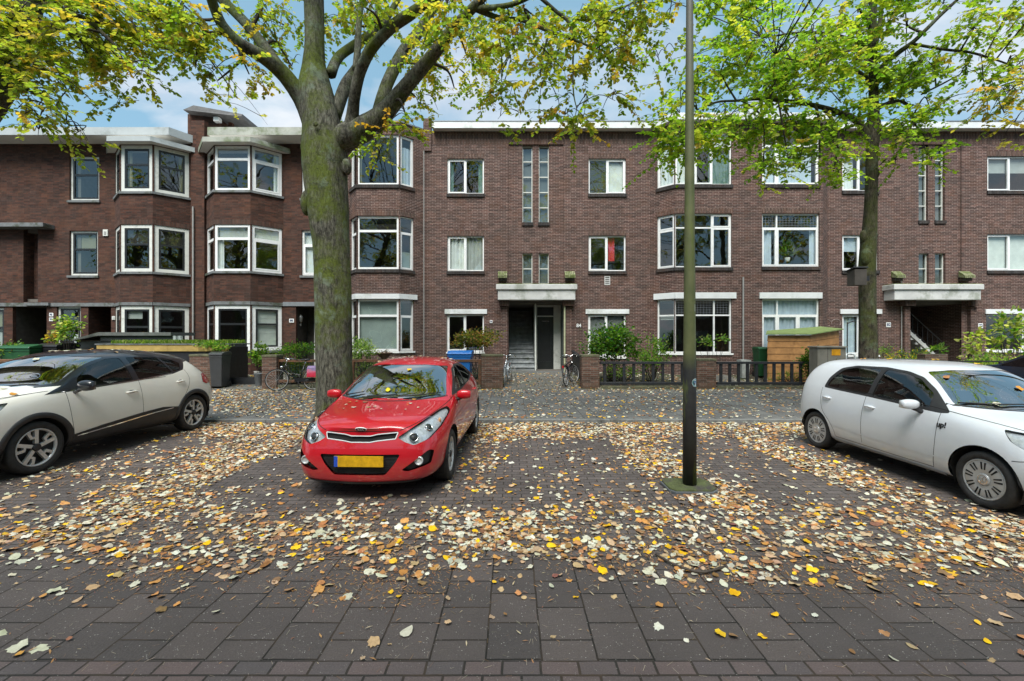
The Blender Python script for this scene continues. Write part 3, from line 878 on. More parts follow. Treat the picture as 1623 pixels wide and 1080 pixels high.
# ================= cream crossover with a black roof
def cream_car(name='crossover_car', label='cream crossover with black roof and two tone alloy wheels at the left edge'):
    st = [
     S(.12, .04, .12, -.05, [.42, .62, .68, .64, .56, .30], [.24, .32, .56, .80, .92, .94, .95]),
     S(.17, .10, .18, -.08, [.58, .76, .80, .76, .66, .35], [.22, .31, .56, .82, .95, .98, .99]),
     S(.36, .28, .36, -.10, [.70, .86, .89, .86, .74, .39], [.20, .30, .58, .86, 1.01, 1.04, 1.05]),
     S(.86, .86, .88, -.12, [.74, .89, .915, .87, .77, .41], [.20, .30, .62, .93, 1.07, 1.10, 1.11]),
     S(1.12, 1.12, 1.14, -.20, [.74, .89, .905, .86, .76, .41], [.20, .30, .62, .95, 1.11, 1.14, 1.15]),
     S(1.35, 1.35, 1.34, -.24, [.74, .89, .90, .86, .72, .39], [.20, .30, .61, .965, 1.20, 1.25, 1.26]),
     S(1.62, 1.62, 1.62, -.20, [.74, .89, .895, .86, .665, .36], [.20, .30, .60, .975, 1.36, 1.42, 1.43]),
     S(1.9, 1.9, 1.9, -.14, [.74, .89, .895, .86, .625, .34], [.20, .30, .60, .985, 1.47, 1.53, 1.54]),
     S(2.3, 2.3, 2.3, -.04, [.74, .89, .895, .86, .61, .33], [.20, .30, .60, 1.0, 1.51, 1.575, 1.585]),
     S(2.8, 2.8, 2.8, 0, [.74, .89, .90, .865, .605, .33], [.20, .30, .62, 1.03, 1.49, 1.555, 1.565]),
     S(3.25, 3.25, 3.3, 0, [.74, .89, .915, .87, .59, .32], [.20, .30, .65, 1.07, 1.44, 1.50, 1.51]),
     S(3.6, 3.6, 3.65, .03, [.74, .89, .91, .85, .57, .31], [.22, .32, .68, 1.08, 1.37, 1.43, 1.44]),
     S(3.86, 3.88, 3.84, .04, [.70, .86, .88, .80, .62, .33], [.25, .35, .70, 1.02, 1.17, 1.20, 1.21]),
     S(4.0, 4.06, 3.98, .05, [.64, .79, .82, .76, .66, .35], [.30, .38, .66, .92, 1.04, 1.06, 1.07]),
     S(4.04, 4.10, 4.03, .05, [.46, .62, .66, .62, .54, .30], [.34, .42, .62, .84, .94, .96, .97]),
    ]
    c = Car(name, label, st, dict(body=M_cream), 4.122, 1.778, 1.54)
    c.cowl = 1.1
    wr, rr, W = .33, .235, 1.778
    arch = [wheel_arch(c, .866, .335, .375), wheel_arch(c, 3.472, .335, .375)]
    # black roof and pillars
    roofc = lambda p, n: p.z > .9 and p.y > .95
    roof = c.cut([(.98, .975), (1.25, 1.075), (1.3, 1.16), (1.55, 1.40), (1.2, 1.8), (4.2, 1.8), (3.72, 1.30), (3.46, 1.27), (3.32, 1.14), (3.06, 1.085), (2.36, 1.03), (1.65, 1.0)], 'x', roofc, 'roof')
    fr = c.cut([(-.86, 1.075), (-.35, 1.06), (.35, 1.06), (.86, 1.075), (.9, 1.7), (-.9, 1.7)], 'y', lambda p, n: n.y < -.02 and 1.0 < p.y < 2.4 and p.z > 1.03, 'roof2', only=[0])
    sidec = lambda p, n: abs(n.x) > .3 and p.z > .9
    g1 = c.cut(rpoly([(1.42, 1.02), (1.46, 1.14), (1.68, 1.30), (2.0, 1.395), (2.24, 1.405), (2.28, 1.045)], .03), 'x', sidec, 'g1')
    g2 = c.cut(rpoly([(2.38, 1.05), (2.34, 1.405), (2.92, 1.385), (3.06, 1.11)], .03), 'x', sidec, 'g2')
    g3 = c.cut(rpoly([(3.10, 1.12), (2.97, 1.375), (3.22, 1.325), (3.34, 1.26), (3.25, 1.15)], .02), 'x', sidec, 'g3')
    ws = c.cut(rpoly([(-.70, 1.105), (-.35, 1.085), (.35, 1.085), (.70, 1.105), (.56, 1.43), (.3, 1.46), (-.3, 1.46), (-.56, 1.43)], .03), 'y', lambda p, n: n.y < -.05 and n.z > .1 and .9 < p.y < 2.3 and p.z > 1.0, 'windscreen')
    rw = c.cut(rpoly([(-.56, 1.12), (.56, 1.12), (.48, 1.38), (-.48, 1.38)], .05), 'y', lambda p, n: n.y > .25 and p.y > 3.4, 'rear')
    lamps = [c.cut(rpoly([(.60, .935), (.46, .83), (.28, .75), (-.1, .72), (-.1, .88), (.28, .92)], .02), 'x', lambda p, n, sd=sd: p.x * sd > .50 and n.x * sd > -.1 and p.y < .7, 'lamp') for sd in (1, -1)]
    tl = [c.cut(rpoly([(3.70, .88), (3.74, 1.03), (3.86, 1.04), (4.1, .98), (4.1, .86), (3.8, .84)], .03), 'x', lambda p, n, sd=sd: n.x * sd > -.2 and p.x * sd > .4 and p.y > 3.6, 'tail') for sd in (1, -1)]
    # lower body cladding
    clad = c.cut([(.4, .1), (.4, .36), (1.24, .36), (1.30, .40), (1.7, .455), (2.35, .52), (2.75, .545), (3.12, .50), (3.2, .36), (4.3, .36), (4.3, .1)], 'x', lambda p, n: abs(n.x) > .2 and p.z < .6, 'clad', only=[0])
    inner = c.cut([(-.48, .3), (.48, .3), (.48, 1.1), (-.48, 1.1)], 'y', lambda p, n: p.y < .8, None, None, only=lamps)
    frontc = lambda p, n: n.y < -.3 and p.y < .6
    low = c.cut(rpoly([(-.58, .50), (.58, .50), (.50, .30), (-.50, .30)], .03), 'y', frontc, 'lower_grille', only=[0])
    upg = c.cut(rpoly([(-.47, .86), (-.12, .85), (.12, .85), (.47, .86), (.45, .78), (.12, .74), (-.12, .74), (-.45, .78)], .012), 'y', frontc, 'grille', only=[0])
    finish(c, glass_ids=(g1, g2, g3, ws, rw), skip=tuple(arch))
    g = c.extract(low, 'lower_grille', M_plast, offset=-.02); c.extract(upg, 'grille', M_plast, offset=-.008)
    loc, n = c.proj((0, .58), 'y'); pl = MB(); pl.box(-.26, .26, loc.y - .02, loc.y - .004, .58 - .055, .58 + .055); pl.build('number_plate', M_plate_y, c.root)
    loc, n = c.proj((0, .80), 'y'); bd = MB(); bd.M = Matrix.Translation(loc) @ n.to_track_quat('Z', 'Y').to_matrix().to_4x4(); bd.smooth = True
    bd.prism([(0, .085), (.055, 0), (0, -.085), (-.055, 0)], .002, .012, 'z')
    bd.build('front_badge', M_badge, c.root)
    c.extract([roof, fr], 'roof', M_blackp)
    c.extract(clad, 'sill_cladding', M_plast, offset=.006)
    c.extract(g1, 'side_window', M_carglass, offset=-.004); c.extract([g2, g3], 'rear_side_window', M_darkglass, offset=-.004)
    c.extract(ws, 'windscreen', M_screen, offset=-.003); c.extract(rw, 'rear_window', M_darkglass, offset=-.003)
    for k, sd in ((0, 1), (1, -1)):
        h = c.extract(lamps[k], 'headlight', M_lens, offset=-.03); c.extract(lamps[k], 'headlight_glass', M_lampglass, parent=h, offset=.002)
        c.extract(tl[k], 'tail_light', M_redl, offset=.006)
    gp = MB()
    for sd in (1, -1):
        c.strip(gp, [(1.24, .985), (1.25, .8), (1.27, .6), (1.30, .41)], 'x', sd)
        c.strip(gp, [(2.36, 1.03), (2.37, .8), (2.37, .36)], 'x', sd)
        c.strip(gp, [(3.34, 1.15), (3.38, 1.0), (3.33, .85), (3.2, .66), (3.11, .5)], 'x', sd)
        c.strip(gp, [(sd * .70, .98), (sd * .80, 1.04), (sd * .80, 1.10)], 'y', 1, .008)
        c.strip(gp, [(.45, .97), (.75, 1.0), (1.0, 1.02)], 'x', sd)
    gp.build_islands('panel_gap', M_gap, c.root)
    ch = MB()
    for sd in (1, -1):
        c.strip(ch, [(1.34, .375), (1.9, .42), (2.5, .475), (2.95, .50)], 'x', sd, .014, .012)
        c.strip(ch, [(1.06, .985), (1.65, 1.01), (2.36, 1.04), (3.05, 1.095)], 'x', sd, .010, .004)
    ch.build_islands('chrome_strip', M_chrome, c.root)
    am = MB(); am.smooth = True
    for y in (.866, 3.472):
        for sd in (1, -1): c.ring(am, y, .335, .365, .435, sd)
    am.build_islands('arch_cladding', M_plast, c.root)
    for sd in (1, -1):
        mirror_part(c, sd * .82, 1.36, 1.06, M_blackp, M_blackp, l=.22, hh=.08)
        door_handle(c, 2.20, .87, sd, M_cream, .19); door_handle(c, 3.16, .94, sd, M_cream, .17)
    wp = MB(); wp.smooth = True
    for a, b_ in (((-.62, 1.12), (.0, 1.12)), ((0.02, 1.11), (.60, 1.12))):
        pts = []
        for t in (0, .5, 1):
            q = (a[0] * (1 - t) + b_[0] * t, a[1] * (1 - t) + b_[1] * t); loc, n = c.proj(q, 'y')
            pts.append(loc + n * .018)
        wp.tube(pts, [.009, .008, .006], 6)
    wp.build_islands('wiper', M_plast, c.root)
    for y in (.866, 3.472):
        wells(c, y, wr, W).build_islands('wheel_well', M_gap, c.root)
        for sd in (1, -1): make_wheel(c.root, sd * (W / 2 - .125), y, wr, rr, 'hook', sd, .20)
    seats(c.root, (2.0, 2.9), z0=.45, ztop=1.12)
    it = MB(); it.cbox(-.74, .74, 1.25, 1.62, .8, 1.06, .05); it.build('dashboard', M_inter, c.root)
    it = MB(); it.box(-.74, .74, .45, 3.85, .22, .26); it.build('underbody', M_gap, c.root)
    return c

CAR_RED = red_car(); CAR_RED.root.location = (-1.60, 4.54, 0); CAR_RED.root.rotation_euler = (0, 0, R(-2.2))
CAR_WHITE = white_car(); CAR_WHITE.root.location = (4.74 + .82, 3.83, 0)
CAR_CREAM = cream_car(); CAR_CREAM.root.location = (-6.03 - .889, 4.70, 0); CAR_CREAM.root.rotation_euler = (0, 0, R(-2))
# ------------------------------------------------------------------ materials of the houses
B_right = brick_mat('brown_purple_brick', (.090, .040, .032), (.044, .024, .022), (.22, .165, .145), weather=.35, mw=.0095)
B_rightd = brick_mat('brown_purple_brick_soldier', (.10, .050, .038), (.060, .034, .028), (.17, .13, .11), rot=True, mw=.009)
B_left = brick_mat('russet_brick', (.082, .029, .018), (.038, .018, .014), (.056, .037, .029), weather=.35, mw=.009, wcol=(.03, .024, .022))
B_leftd = brick_mat('russet_brick_soldier', (.085, .036, .024), (.05, .024, .018), (.06, .045, .036), rot=True, mw=.008)
B_dark = brick_mat('dark_sill_brick', (.035, .032, .032), (.022, .021, .022), (.05, .05, .05), rot=True, bw=.2, bh=.07, weather=.1)
B_low = brick_mat('garden_brick', (.15, .07, .05), (.09, .05, .04), (.16, .14, .12), weather=.6, wcol=(.05, .06, .03))
M_wf = simple('white_window_paint', (.78, .80, .80), .4, var=.06, bmp=.05, c2=(.62, .64, .62), thr=.62)
M_wf2 = simple('pale_window_paint', (.62, .64, .60), .45, var=.08, bmp=.05, c2=(.45, .47, .43), thr=.6)
M_bf = simple('black_sash_paint', (.018, .020, .022), .35, var=.2, bmp=.05)
M_sill = simple('grey_stone_sill', (.14, .15, .155), .7, var=.2, c2=(.06, .07, .05))
M_conc = simple('pale_concrete', (.52, .53, .52), .75, var=.12, scale=3, bmp=.2, c2=(.30, .32, .28), thr=.58)
M_moss = simple('mossy_top', (.20, .21, .12), .95, var=.5, scale=12, bmp=.6, c2=(.10, .13, .035), thr=.5)
M_fascia = simple('white_fascia', (.66, .69, .70), .5, var=.08, scale=2, bmp=.05, c2=(.46, .49, .46), thr=.56)
M_fasciag = simple('grey_fascia', (.40, .435, .44), .5, var=.08, scale=2, bmp=.05, c2=(.28, .31, .30), thr=.58)
M_fasciaw = simple('weathered_fascia', (.34, .355, .31), .6, var=.2, scale=2.5, bmp=.1, c2=(.15, .18, .10), thr=.5)
M_soffit = simple('soffit_board', (.74, .73, .69), .6, var=.06, scale=1, bmp=.05)
M_roofing = simple('roof_felt', (.10, .10, .10), .9)
M_lead = simple('zinc_trim', (.22, .24, .26), .5, .3, var=.15)
M_room = simple('room_wall', (.13, .12, .105), .9, var=.15, bmp=0)
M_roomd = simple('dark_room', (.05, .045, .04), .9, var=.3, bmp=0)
M_glass = sash_glass('window_glass', (.82, .87, .85), 1.6, base=.06)
M_gfrost = simple('frosted_glass', (.16, .18, .18), .18, var=.2, scale=2, bmp=0)
def cloth(name, c): return simple(name, c, .9, var=.12, scale=3, bmp=.1)
C_white = cloth('white_curtain', (.80, .83, .83)); C_blue = cloth('pale_blue_curtain', (.60, .70, .82)); C_grn = cloth('sea_green_curtain', (.14, .24, .22))
C_blind = cloth('ivory_blind', (.82, .84, .80)); C_grey = cloth('grey_blind', (.45, .47, .46)); C_dk = cloth('dark_curtain', (.10, .09, .08)); C_teal = cloth('grey_green_roller_blind', (.34, .40, .385))
C_slit = cloth('dim_landing', (.13, .15, .15)); C_yel = cloth('mustard_chair_cloth', (.45, .26, .04)); C_tan = cloth('olive_curtain', (.22, .21, .13))
M_greenp = simple('dark_green_plaster', (.09, .11, .10), .7, var=.15)
M_stair = simple('worn_stair_paint', (.25, .27, .28), .6, var=.45, scale=5, bmp=.3, c2=(.07, .09, .05), thr=.66)
M_door = simple('dark_door', (.018, .022, .022), .35, var=.2)
M_doorb = simple('red_brown_door', (.12, .035, .015), .4, var=.25)
M_iron = simple('black_iron', (.02, .02, .022), .5, var=.2)
M_pipe = simple('grey_pipe', (.28, .28, .27), .55, var=.15)

class Plane_:
    """a vertical wall plane: origin p0, direction to p1, outward normal to the street"""
    def __init__(s, p0, p1):
        s.p0 = Vector((*p0, 0)); s.p1 = Vector((*p1, 0)); s.len = (s.p1 - s.p0).length
        s.t = (s.p1 - s.p0).normalized(); s.n = Vector((s.t.y, -s.t.x, 0))
    def P(s, u, z, off=0): return s.p0 + s.t * u + s.n * (-off) + Vector((0, 0, z))   # off > 0 goes inwards
def flat(d, x0, x1): return Plane_((x0, d), (x1, d))

def panel(mb, T, u0, u1, z0, z1, holes, off=0, depth=.1, lip=True):
    """front faces at offset off, with rectangular holes and reveals going in by depth"""
    us = sorted({u0, u1, *[max(u0, min(u1, h[k])) for h in holes for k in (0, 1)]})
    zs = sorted({z0, z1, *[max(z0, min(z1, h[k])) for h in holes for k in (2, 3)]})
    for i in range(len(us) - 1):
        for j in range(len(zs) - 1):
            if us[i + 1] - us[i] < 1e-6 or zs[j + 1] - zs[j] < 1e-6: continue
            cu, cz = (us[i] + us[i + 1]) / 2, (zs[j] + zs[j + 1]) / 2
            if any(h[0] < cu < h[1] and h[2] < cz < h[3] for h in holes): continue
            mb.add([T.P(us[i], zs[j], off), T.P(us[i + 1], zs[j], off), T.P(us[i + 1], zs[j + 1], off), T.P(us[i], zs[j + 1], off)], [(0, 1, 2, 3)])
    for a, b, c, d in holes:
        a, b, c, d = max(a, u0), min(b, u1), max(c, z0), min(d, z1)
        q = [(a, c), (b, c), (b, d), (a, d)]
        for k in range(4):
            p, r = q[k], q[(k + 1) % 4]
            mb.add([T.P(p[0], p[1], off), T.P(r[0], r[1], off), T.P(r[0], r[1], off + depth), T.P(p[0], p[1], off + depth)], [(3, 2, 1, 0)])
def slab(mb, T, u0, u1, z0, z1, o0, o1):
    vs = [T.P(u, z, o) for o in (o0, o1) for u, z in ((u0, z0), (u1, z0), (u1, z1), (u0, z1))]
    mb.add(vs, [(0, 1, 2, 3), (7, 6, 5, 4), (0, 4, 5, 1), (1, 5, 6, 2), (2, 6, 7, 3), (3, 7, 4, 0)])

def curtain(parent, T, u0, u1, z0, z1, off, m, kind='curtain', name=None):
    mb = MB(); mb.smooth = kind == 'curtain'
    if kind == 'curtain':
        n = max(8, int((u1 - u0) / .03)); ph = rnd.random() * 6
        us = [u0 + (u1 - u0) * i / n for i in range(n + 1)]
        vs = []
        for z in (z0, (z0 + z1) / 2, z1):
            for i, u in enumerate(us):
                a = .022 * math.sin(ph + i * 1.25) + .012 * math.sin(ph * 2 + i * .61)
                vs.append(T.P(u, z, off + a))
        k = n + 1
        mb.add(vs, [(j * k + i, j * k + i + 1, (j + 1) * k + i + 1, (j + 1) * k + i) for j in range(2) for i in range(n)])
    elif kind == 'venetian':
        z = z0
        while z < z1 - .02:
            mb.add([T.P(u0, z, off - .012), T.P(u1, z, off - .012), T.P(u1, z + .018, off + .012), T.P(u0, z + .018, off + .012)], [(0, 1, 2, 3)]); z += .034
    else:
        slab(mb, T, u0, u1, z0, z1, off, off + .006)
        if kind == 'roman':
            z = z0
            while z < z1: slab(mb, T, u0, u1, z, z + .015, off - .008, off); z += .3
    return mb.build(name or {'curtain': 'curtain', 'venetian': 'venetian_blind'}.get(kind, 'blind'), m, parent)

def window(parent, T, u0, u1, z0, z1, cells, fm=None, sm=None, off=.07, border=.055, sill='brick', drape=None, lead=(), soldier=None, gl=None):
    """cells = [(fu0,fu1,fz0,fz1,kind)] fractions with z from the bottom; kind f fixed, s opening sash, b sash in second colour"""
    fm = fm or M_wf; sm = sm or fm
    W, H = u1 - u0, z1 - z0
    fr = MB(); holes = []; sashes = []
    for fu0, fu1, fz0, fz1, k in cells:
        a = u0 + W * fu0 + (border if fu0 == 0 else border / 2); b = u0 + W * fu1 - (border if fu1 == 1 else border / 2)
        c = z0 + H * fz0 + (border if fz0 == 0 else border / 2); d = z0 + H * fz1 - (border if fz1 == 1 else border / 2)
        holes.append((a, b, c, d)); sashes.append(k)
    panel(fr, T, u0, u1, z0, z1, holes, off, .07)
    for h, k in zip(holes, sashes):
        if k == 'B':
            fr.m = 1; w = .07; zm = h[2] + (h[3] - h[2]) * .60
            panel(fr, T, h[0] - .002, h[1] + .002, h[2] - .002, h[3] + .002, [(h[0] + w, h[1] - w, h[2] + w, zm - .04), (h[0] + w, h[1] - w, zm + .04, h[3] - w)], off + .012, .05)
            fr.m = 0
        if k in 'sb':
            fr.m = 1 if k == 'b' else 0
            w = .045 if k == 's' else .085
            panel(fr, T, h[0] - .005, h[1] + .005, h[2] - .005, h[3] + .005, [(h[0] + w, h[1] - w, h[2] + w, h[3] - w)], off - .008 if k == 's' else off + .012, .06)
            if k == 's':
                for q in ((h[0] - .005, h[1] + .005, h[2] - .005, h[2] - .004),): pass
            fr.m = 0
    f = fr.build('window', [fm, sm], parent)
    g = MB()
    for h, k in zip(holes, sashes):
        w = {'s': .045, 'b': .085, 'B': .068}.get(k, 0)
        g.add([T.P(h[0] + w, h[2] + w, off + .035), T.P(h[1] - w, h[2] + w, off + .035), T.P(h[1] - w, h[3] - w, off + .035), T.P(h[0] + w, h[3] - w, off + .035)], [(0, 1, 2, 3)])
    g.build('glass', gl or M_glass, f)
    if lead:
        lm = MB()
        for i in lead:
            h = holes[i]; nu = max(3, round((h[1] - h[0]) / .12)); nz = max(3, round((h[3] - h[2]) / .1))
            for k in range(1, nu): u = h[0] + (h[1] - h[0]) * k / nu; slab(lm, T, u - .005, u + .005, h[2], h[3], off + .028, off + .034)
            for k in range(1, nz): z = h[2] + (h[3] - h[2]) * k / nz; slab(lm, T, h[0], h[1], z - .005, z + .005, off + .0275, off + .0335)
        lm.build('leading', M_lead, f)
    if sill == 'brick':
        s = MB(); slab(s, T, u0 - .03, u1 + .03, z0 - .13, z0 - .002, -.055, .07); s.build('sill', B_dark, f)
    elif sill == 'stone':
        s = MB(); slab(s, T, u0 - .06, u1 + .06, z0 - .09, z0 - .002, -.06, .07); s.build('sill', M_sill, f)
    elif sill == 'white':
        s = MB(); slab(s, T, u0 - .02, u1 + .04, z0 - .07, z0 - .002, -.05, .07); s.build('sill', M_wf, f)
    if soldier is not None:
        s = MB(); slab(s, T, u0 - .02, u1 + .02, z1 + .002, z1 + .20, -.004, .06); s.build('brick_lintel', soldier, f)
    for dr in (drape or []):
        fu0, fu1, fz0, fz1, m, kind = dr
        curtain(f, T, u0 + W * fu0, u0 + W * fu1, z0 + H * fz0, z0 + H * fz1, off + .11, m, kind)
    return f

TWO = [(0, .5, 0, 1, 's'), (.5, 1, 0, 1, 'f')]
def TR(t=.68, k='f', top='f'): return [(0, 1, 0, t, k), (0, 1, t, 1, top)]
def DB(t=.60): return [(0, 1, 0, 1, 'B')]

def rooms(parent, x0, x1, d, levels, back=3.2, parts=()):
    """floors, back wall and party walls behind the facade"""
    mb = MB(); z1 = levels[-1]
    mb.box(x0 + .02, x1 - .02, d + back, d + back + .1, levels[0], z1)
    for z in levels: mb.box(x0 + .02, x1 - .02, d + .16, d + back - .005, z - .12, z + .08)
    for x in (x0 + .01, x1 - .13, *parts): mb.box(x, x + .12, d + .16, d + back - .01, levels[0], z1)
    o = mb.build('interior', M_room, parent)
    return o

DW, DF = 17.7, 17.0     # main wall and bay front distance
DL, DLF = 17.9, 17.1    # the two russet houses
def zr(py0, py1, d): return PZ(py1, d), PZ(py0, d)

# =========================================================== centre building (and its neighbour)
def small_win(parent, T, px0, px1, py0, py1, d, **k):
    z0, z1 = zr(py0, py1, d)
    return window(parent, T, PX(px0, d) - T.p0.x, PX(px1, d) - T.p0.x, z0, z1, k.pop('cells', TWO), **k)
def hole(T, px0, px1, py0, py1, d):
    z0, z1 = zr(py0, py1, d); return (PX(px0, d) - T.p0.x, PX(px1, d) - T.p0.x, z0, z1)
def lintel(parent, T, px0, px1, py0, py1, d, m=None, o0=-.05, o1=.05, name='lintel'):
    z0, z1 = zr(py0, py1, d); s = MB(); slab(s, T, PX(px0, d) - T.p0.x, PX(px1, d) - T.p0.x, z0, z1, o0, o1); return s.build(name, m or M_fascia, parent, bevel=.008)
def slit_win(parent, T, px0, px1, py0, py1, d, n, blocked=False):
    z0, z1 = zr(py0, py1, d)
    cells = [(0, 1, i / n, (i + 1) / n, 'f') for i in range(n)]
    return window(parent, T, PX(px0, d) - T.p0.x, PX(px1, d) - T.p0.x, z0, z1, cells, fm=M_wf2, off=.10, border=.035, drape=[(0, 1, 0, 1, C_slit, 'blind')])

ZB, ZT = .2, 10.12
def eaves(parent, x0, x1, d, over=.28, z0=None, h=.24, fm=None, name='roof'):
    z0 = z0 or PZ(203, d - over)
    mb = MB(); mb.box(x0, x1, d - over, d + 4, z0, z0 + .03)
    mb.m = 1; mb.box(x0 + .01, x1 - .01, d - over + .01, d + 4, z0 + .031, z0 + h - .02)
    o = mb.build(name, [M_soffit, M_roofing], parent)
    f = MB(); f.box(x0 - .004, x1 + .004, d - over - .03, d - over - .001, z0 - .02, z0 + h)
    f.build('fascia', fm or M_fascia, o, bevel=.006)
    t = MB(); t.box(x0 - .01, x1 + .01, d - over - .045, d - over + .05, z0 + h + .001, z0 + h + .035); t.build('roof_edge', M_lead, o)
    return o

def porch(parent, T, pxa, pxb, slabpx, stairs_dir, d):
    """lintel slab on brick corbels, two piers, stair and door inside"""
    zt, zb_, zlo = PZ(451, d - .5), PZ(459.5, d - .5), PZ(475.5, d - .5)
    xa, xb = PX(slabpx[0], d - .5), PX(slabpx[1], d - .5)
    c = MB(); c.box(xa + .05, xb - .05, d - .5, d + .02, zlo, zb_)
    o = c.build('porch_beam', M_conc, parent, bevel=.015)
    c = MB(); c.box(xa - .02, xb + .02, d - .56, d + .03, zb_ + .001, zt); c.build('porch_slab', M_conc, o, bevel=.02)
    c = MB()
    n = 10
    c.box(xa + .02, xb - .02, d - .52, d, zt + .001, zt + .03); c.build('moss', M_moss, o)
    for px0, px1 in ((pxa[0] - 3, pxa[1]), (pxb[0], pxb[1] + 3)):
        x0, x1 = PX(px0, d), PX(px1, d)
        k = MB(); k.box(x0 + .05, x1 - .05, d - .14, d + .02, .25, PZ(487, d - .1)); k.build('brick_pier', B_right, parent)
        k = MB(); k.box(x0 - .05, x1 + .03, d - .30, d + .01, PZ(485, d - .2), zlo - .001); k.build('brick_corbel', B_rightd, parent)
        # small sloping brick ledge with vent slots above the slab
    return o
def ledge(parent, px0, px1, py0, py1, d):
    x0, x1 = PX(px0, d - .2), PX(px1, d - .2); z0, z1 = PZ(py1, d - .2), PZ(py0, d - .2)
    k = MB()
    n = 6; w = (x1 - x0) / n
    for i in range(n):
        k.prism([(d, z1), (d, z0 + .06), (d - .26, z0), (d - .26, z0 + .10)], x0 + w * i + .008, x0 + w * (i + 1) - .008, 'x')
    o = k.build('brick_ledge', M_moss, parent)
    k = MB(); k.box(x0 + .03, x1 - .03, d - .16, d, z0 - .10, z0 + .02); k.build('ledge_base', B_dark, o)

def centre_part(b, ox, num_l, num_r, recess, mirror_label, win_l=True, win_r=True, wl=(709, 767), wr=(933, 992), x_left=None, x_right=None, slits=((828, 844), (854, 870)), opening=(806, 895), slabpx=(787, 914), drl=None, drr=None):
    pass

def bld(name, label):
    return thing(name, label, 'building', (0, 0, 0))

XC0 = PX(551, DW)          # party line left of the first bay
XB_l = PX(672, DW)         # foot of the left bay
XR_l = PX(1030, DW)        # foot of the double bay
XP = PX(1189, DF)          # party line in the middle of the double bay
XRf = PX(1304, DF); XRw = XRf + .7
XEND = PX(1760, DW)

cb = bld('brick_apartment_building', 'purple brown brick apartment building with central porch and number 84 beside it')
# --- bay on the left
xf0, xf1 = PX(565, DF), PX(633, DF)
Tl = Plane_((xf0 - .55, DW), (xf0, DF)); Tf = flat(DF, xf0, xf1); Ts = Plane_((xf1, DF), (XB_l, DW))
ZBAY = 10.15
fz2, fz1, fz0 = zr(213, 293, DF), zr(342, 427, DF), zr(474, 557, DF)
for T, nm, uu in ((Tl, 'side', (.12, Tl.len - .03)), (Tf, 'front', (.0, Tf.len - .03)), (Ts, 'side', (.04, .62))):
    w = MB()
    hs = [(uu[0], uu[1], z[0], z[1]) for z in (fz2, fz1, fz0)]
    panel(w, T, 0, T.len, ZB, ZBAY, hs, 0, .12)
    w.build('bay_wall', B_right, cb)
    u0, u1 = uu
    if nm == 'front':
        window(cb, T, u0, u1, *fz2, [(0, 1, 0, 1, 'f')], drape=[(0, .09, 0, 1, C_tan, 'curtain')], border=.09)
        window(cb, T, u0, u1, *fz1, TR(.72), border=.09, soldier=B_rightd)
        window(cb, T, u0, u1, *fz0, TR(.68), border=.09, sill='white', drape=[(0, 1, .01, .99, C_teal, 'blind')])
    else:
        window(cb, T, u0, u1, *fz2, [(0, 1, 0, 1, 's')], border=.05, drape=[(0.3, 1, 0, .8, C_blue, 'curtain')] if T is Ts else None)
        window(cb, T, u0, u1, *fz1, TR(.70, 's', 'f'), border=.05, soldier=B_rightd, drape=[(0, 1, 0, .35, C_teal, 'blind')] if T is Ts else None)
        window(cb, T, u0, u1, *fz0, TR(.68, 's', 'f'), border=.05, sill='white')
lt = MB(); zl0, zl1 = zr(466, 474, DF)
for T in (Tl, Tf, Ts): slab(lt, T, -.02 if T is Tf else 0, min(T.len, .75) if T is Ts else T.len + (.02 if T is Tf else 0), zl0, zl1, -.06, .05)
lt.build('bay_lintel', M_fascia, cb)
rf = MB(); rf.add([(xf0 - .62, DW + 3, ZBAY), (xf0 - .62, DW, ZBAY), (xf0 - .02, DF - .04, ZBAY), (xf1 + .02, DF - .04, ZBAY), (XB_l + .04, DW, ZBAY), (XB_l + .04, DW + 3, ZBAY)] +
                  [(xf0 - .62, DW + 3, ZBAY + .06), (xf0 - .62, DW, ZBAY + .06), (xf0 - .02, DF - .04, ZBAY + .06), (xf1 + .02, DF - .04, ZBAY + .06), (XB_l + .04, DW, ZBAY + .06), (XB_l + .04, DW + 3, ZBAY + .06)],
                 [(5, 4, 3, 2, 1, 0), (6, 7, 8, 9, 10, 11)] + [(i, (i + 1) % 6, 6 + (i + 1) % 6, 6 + i) for i in range(6)])
rf.build('bay_roof', M_lead, cb)
w = MB(); w.box(XC0, xf0 - .54, DW, DW + .15, ZB, ZBAY); w.build('wall', B_right, cb)
w = MB(); w.box(XB_l - .02, PX(684, DW), DW - .06, DW + .1, PZ(240, DW), PZ(189, DW)); w.build('quoin', B_right, cb)

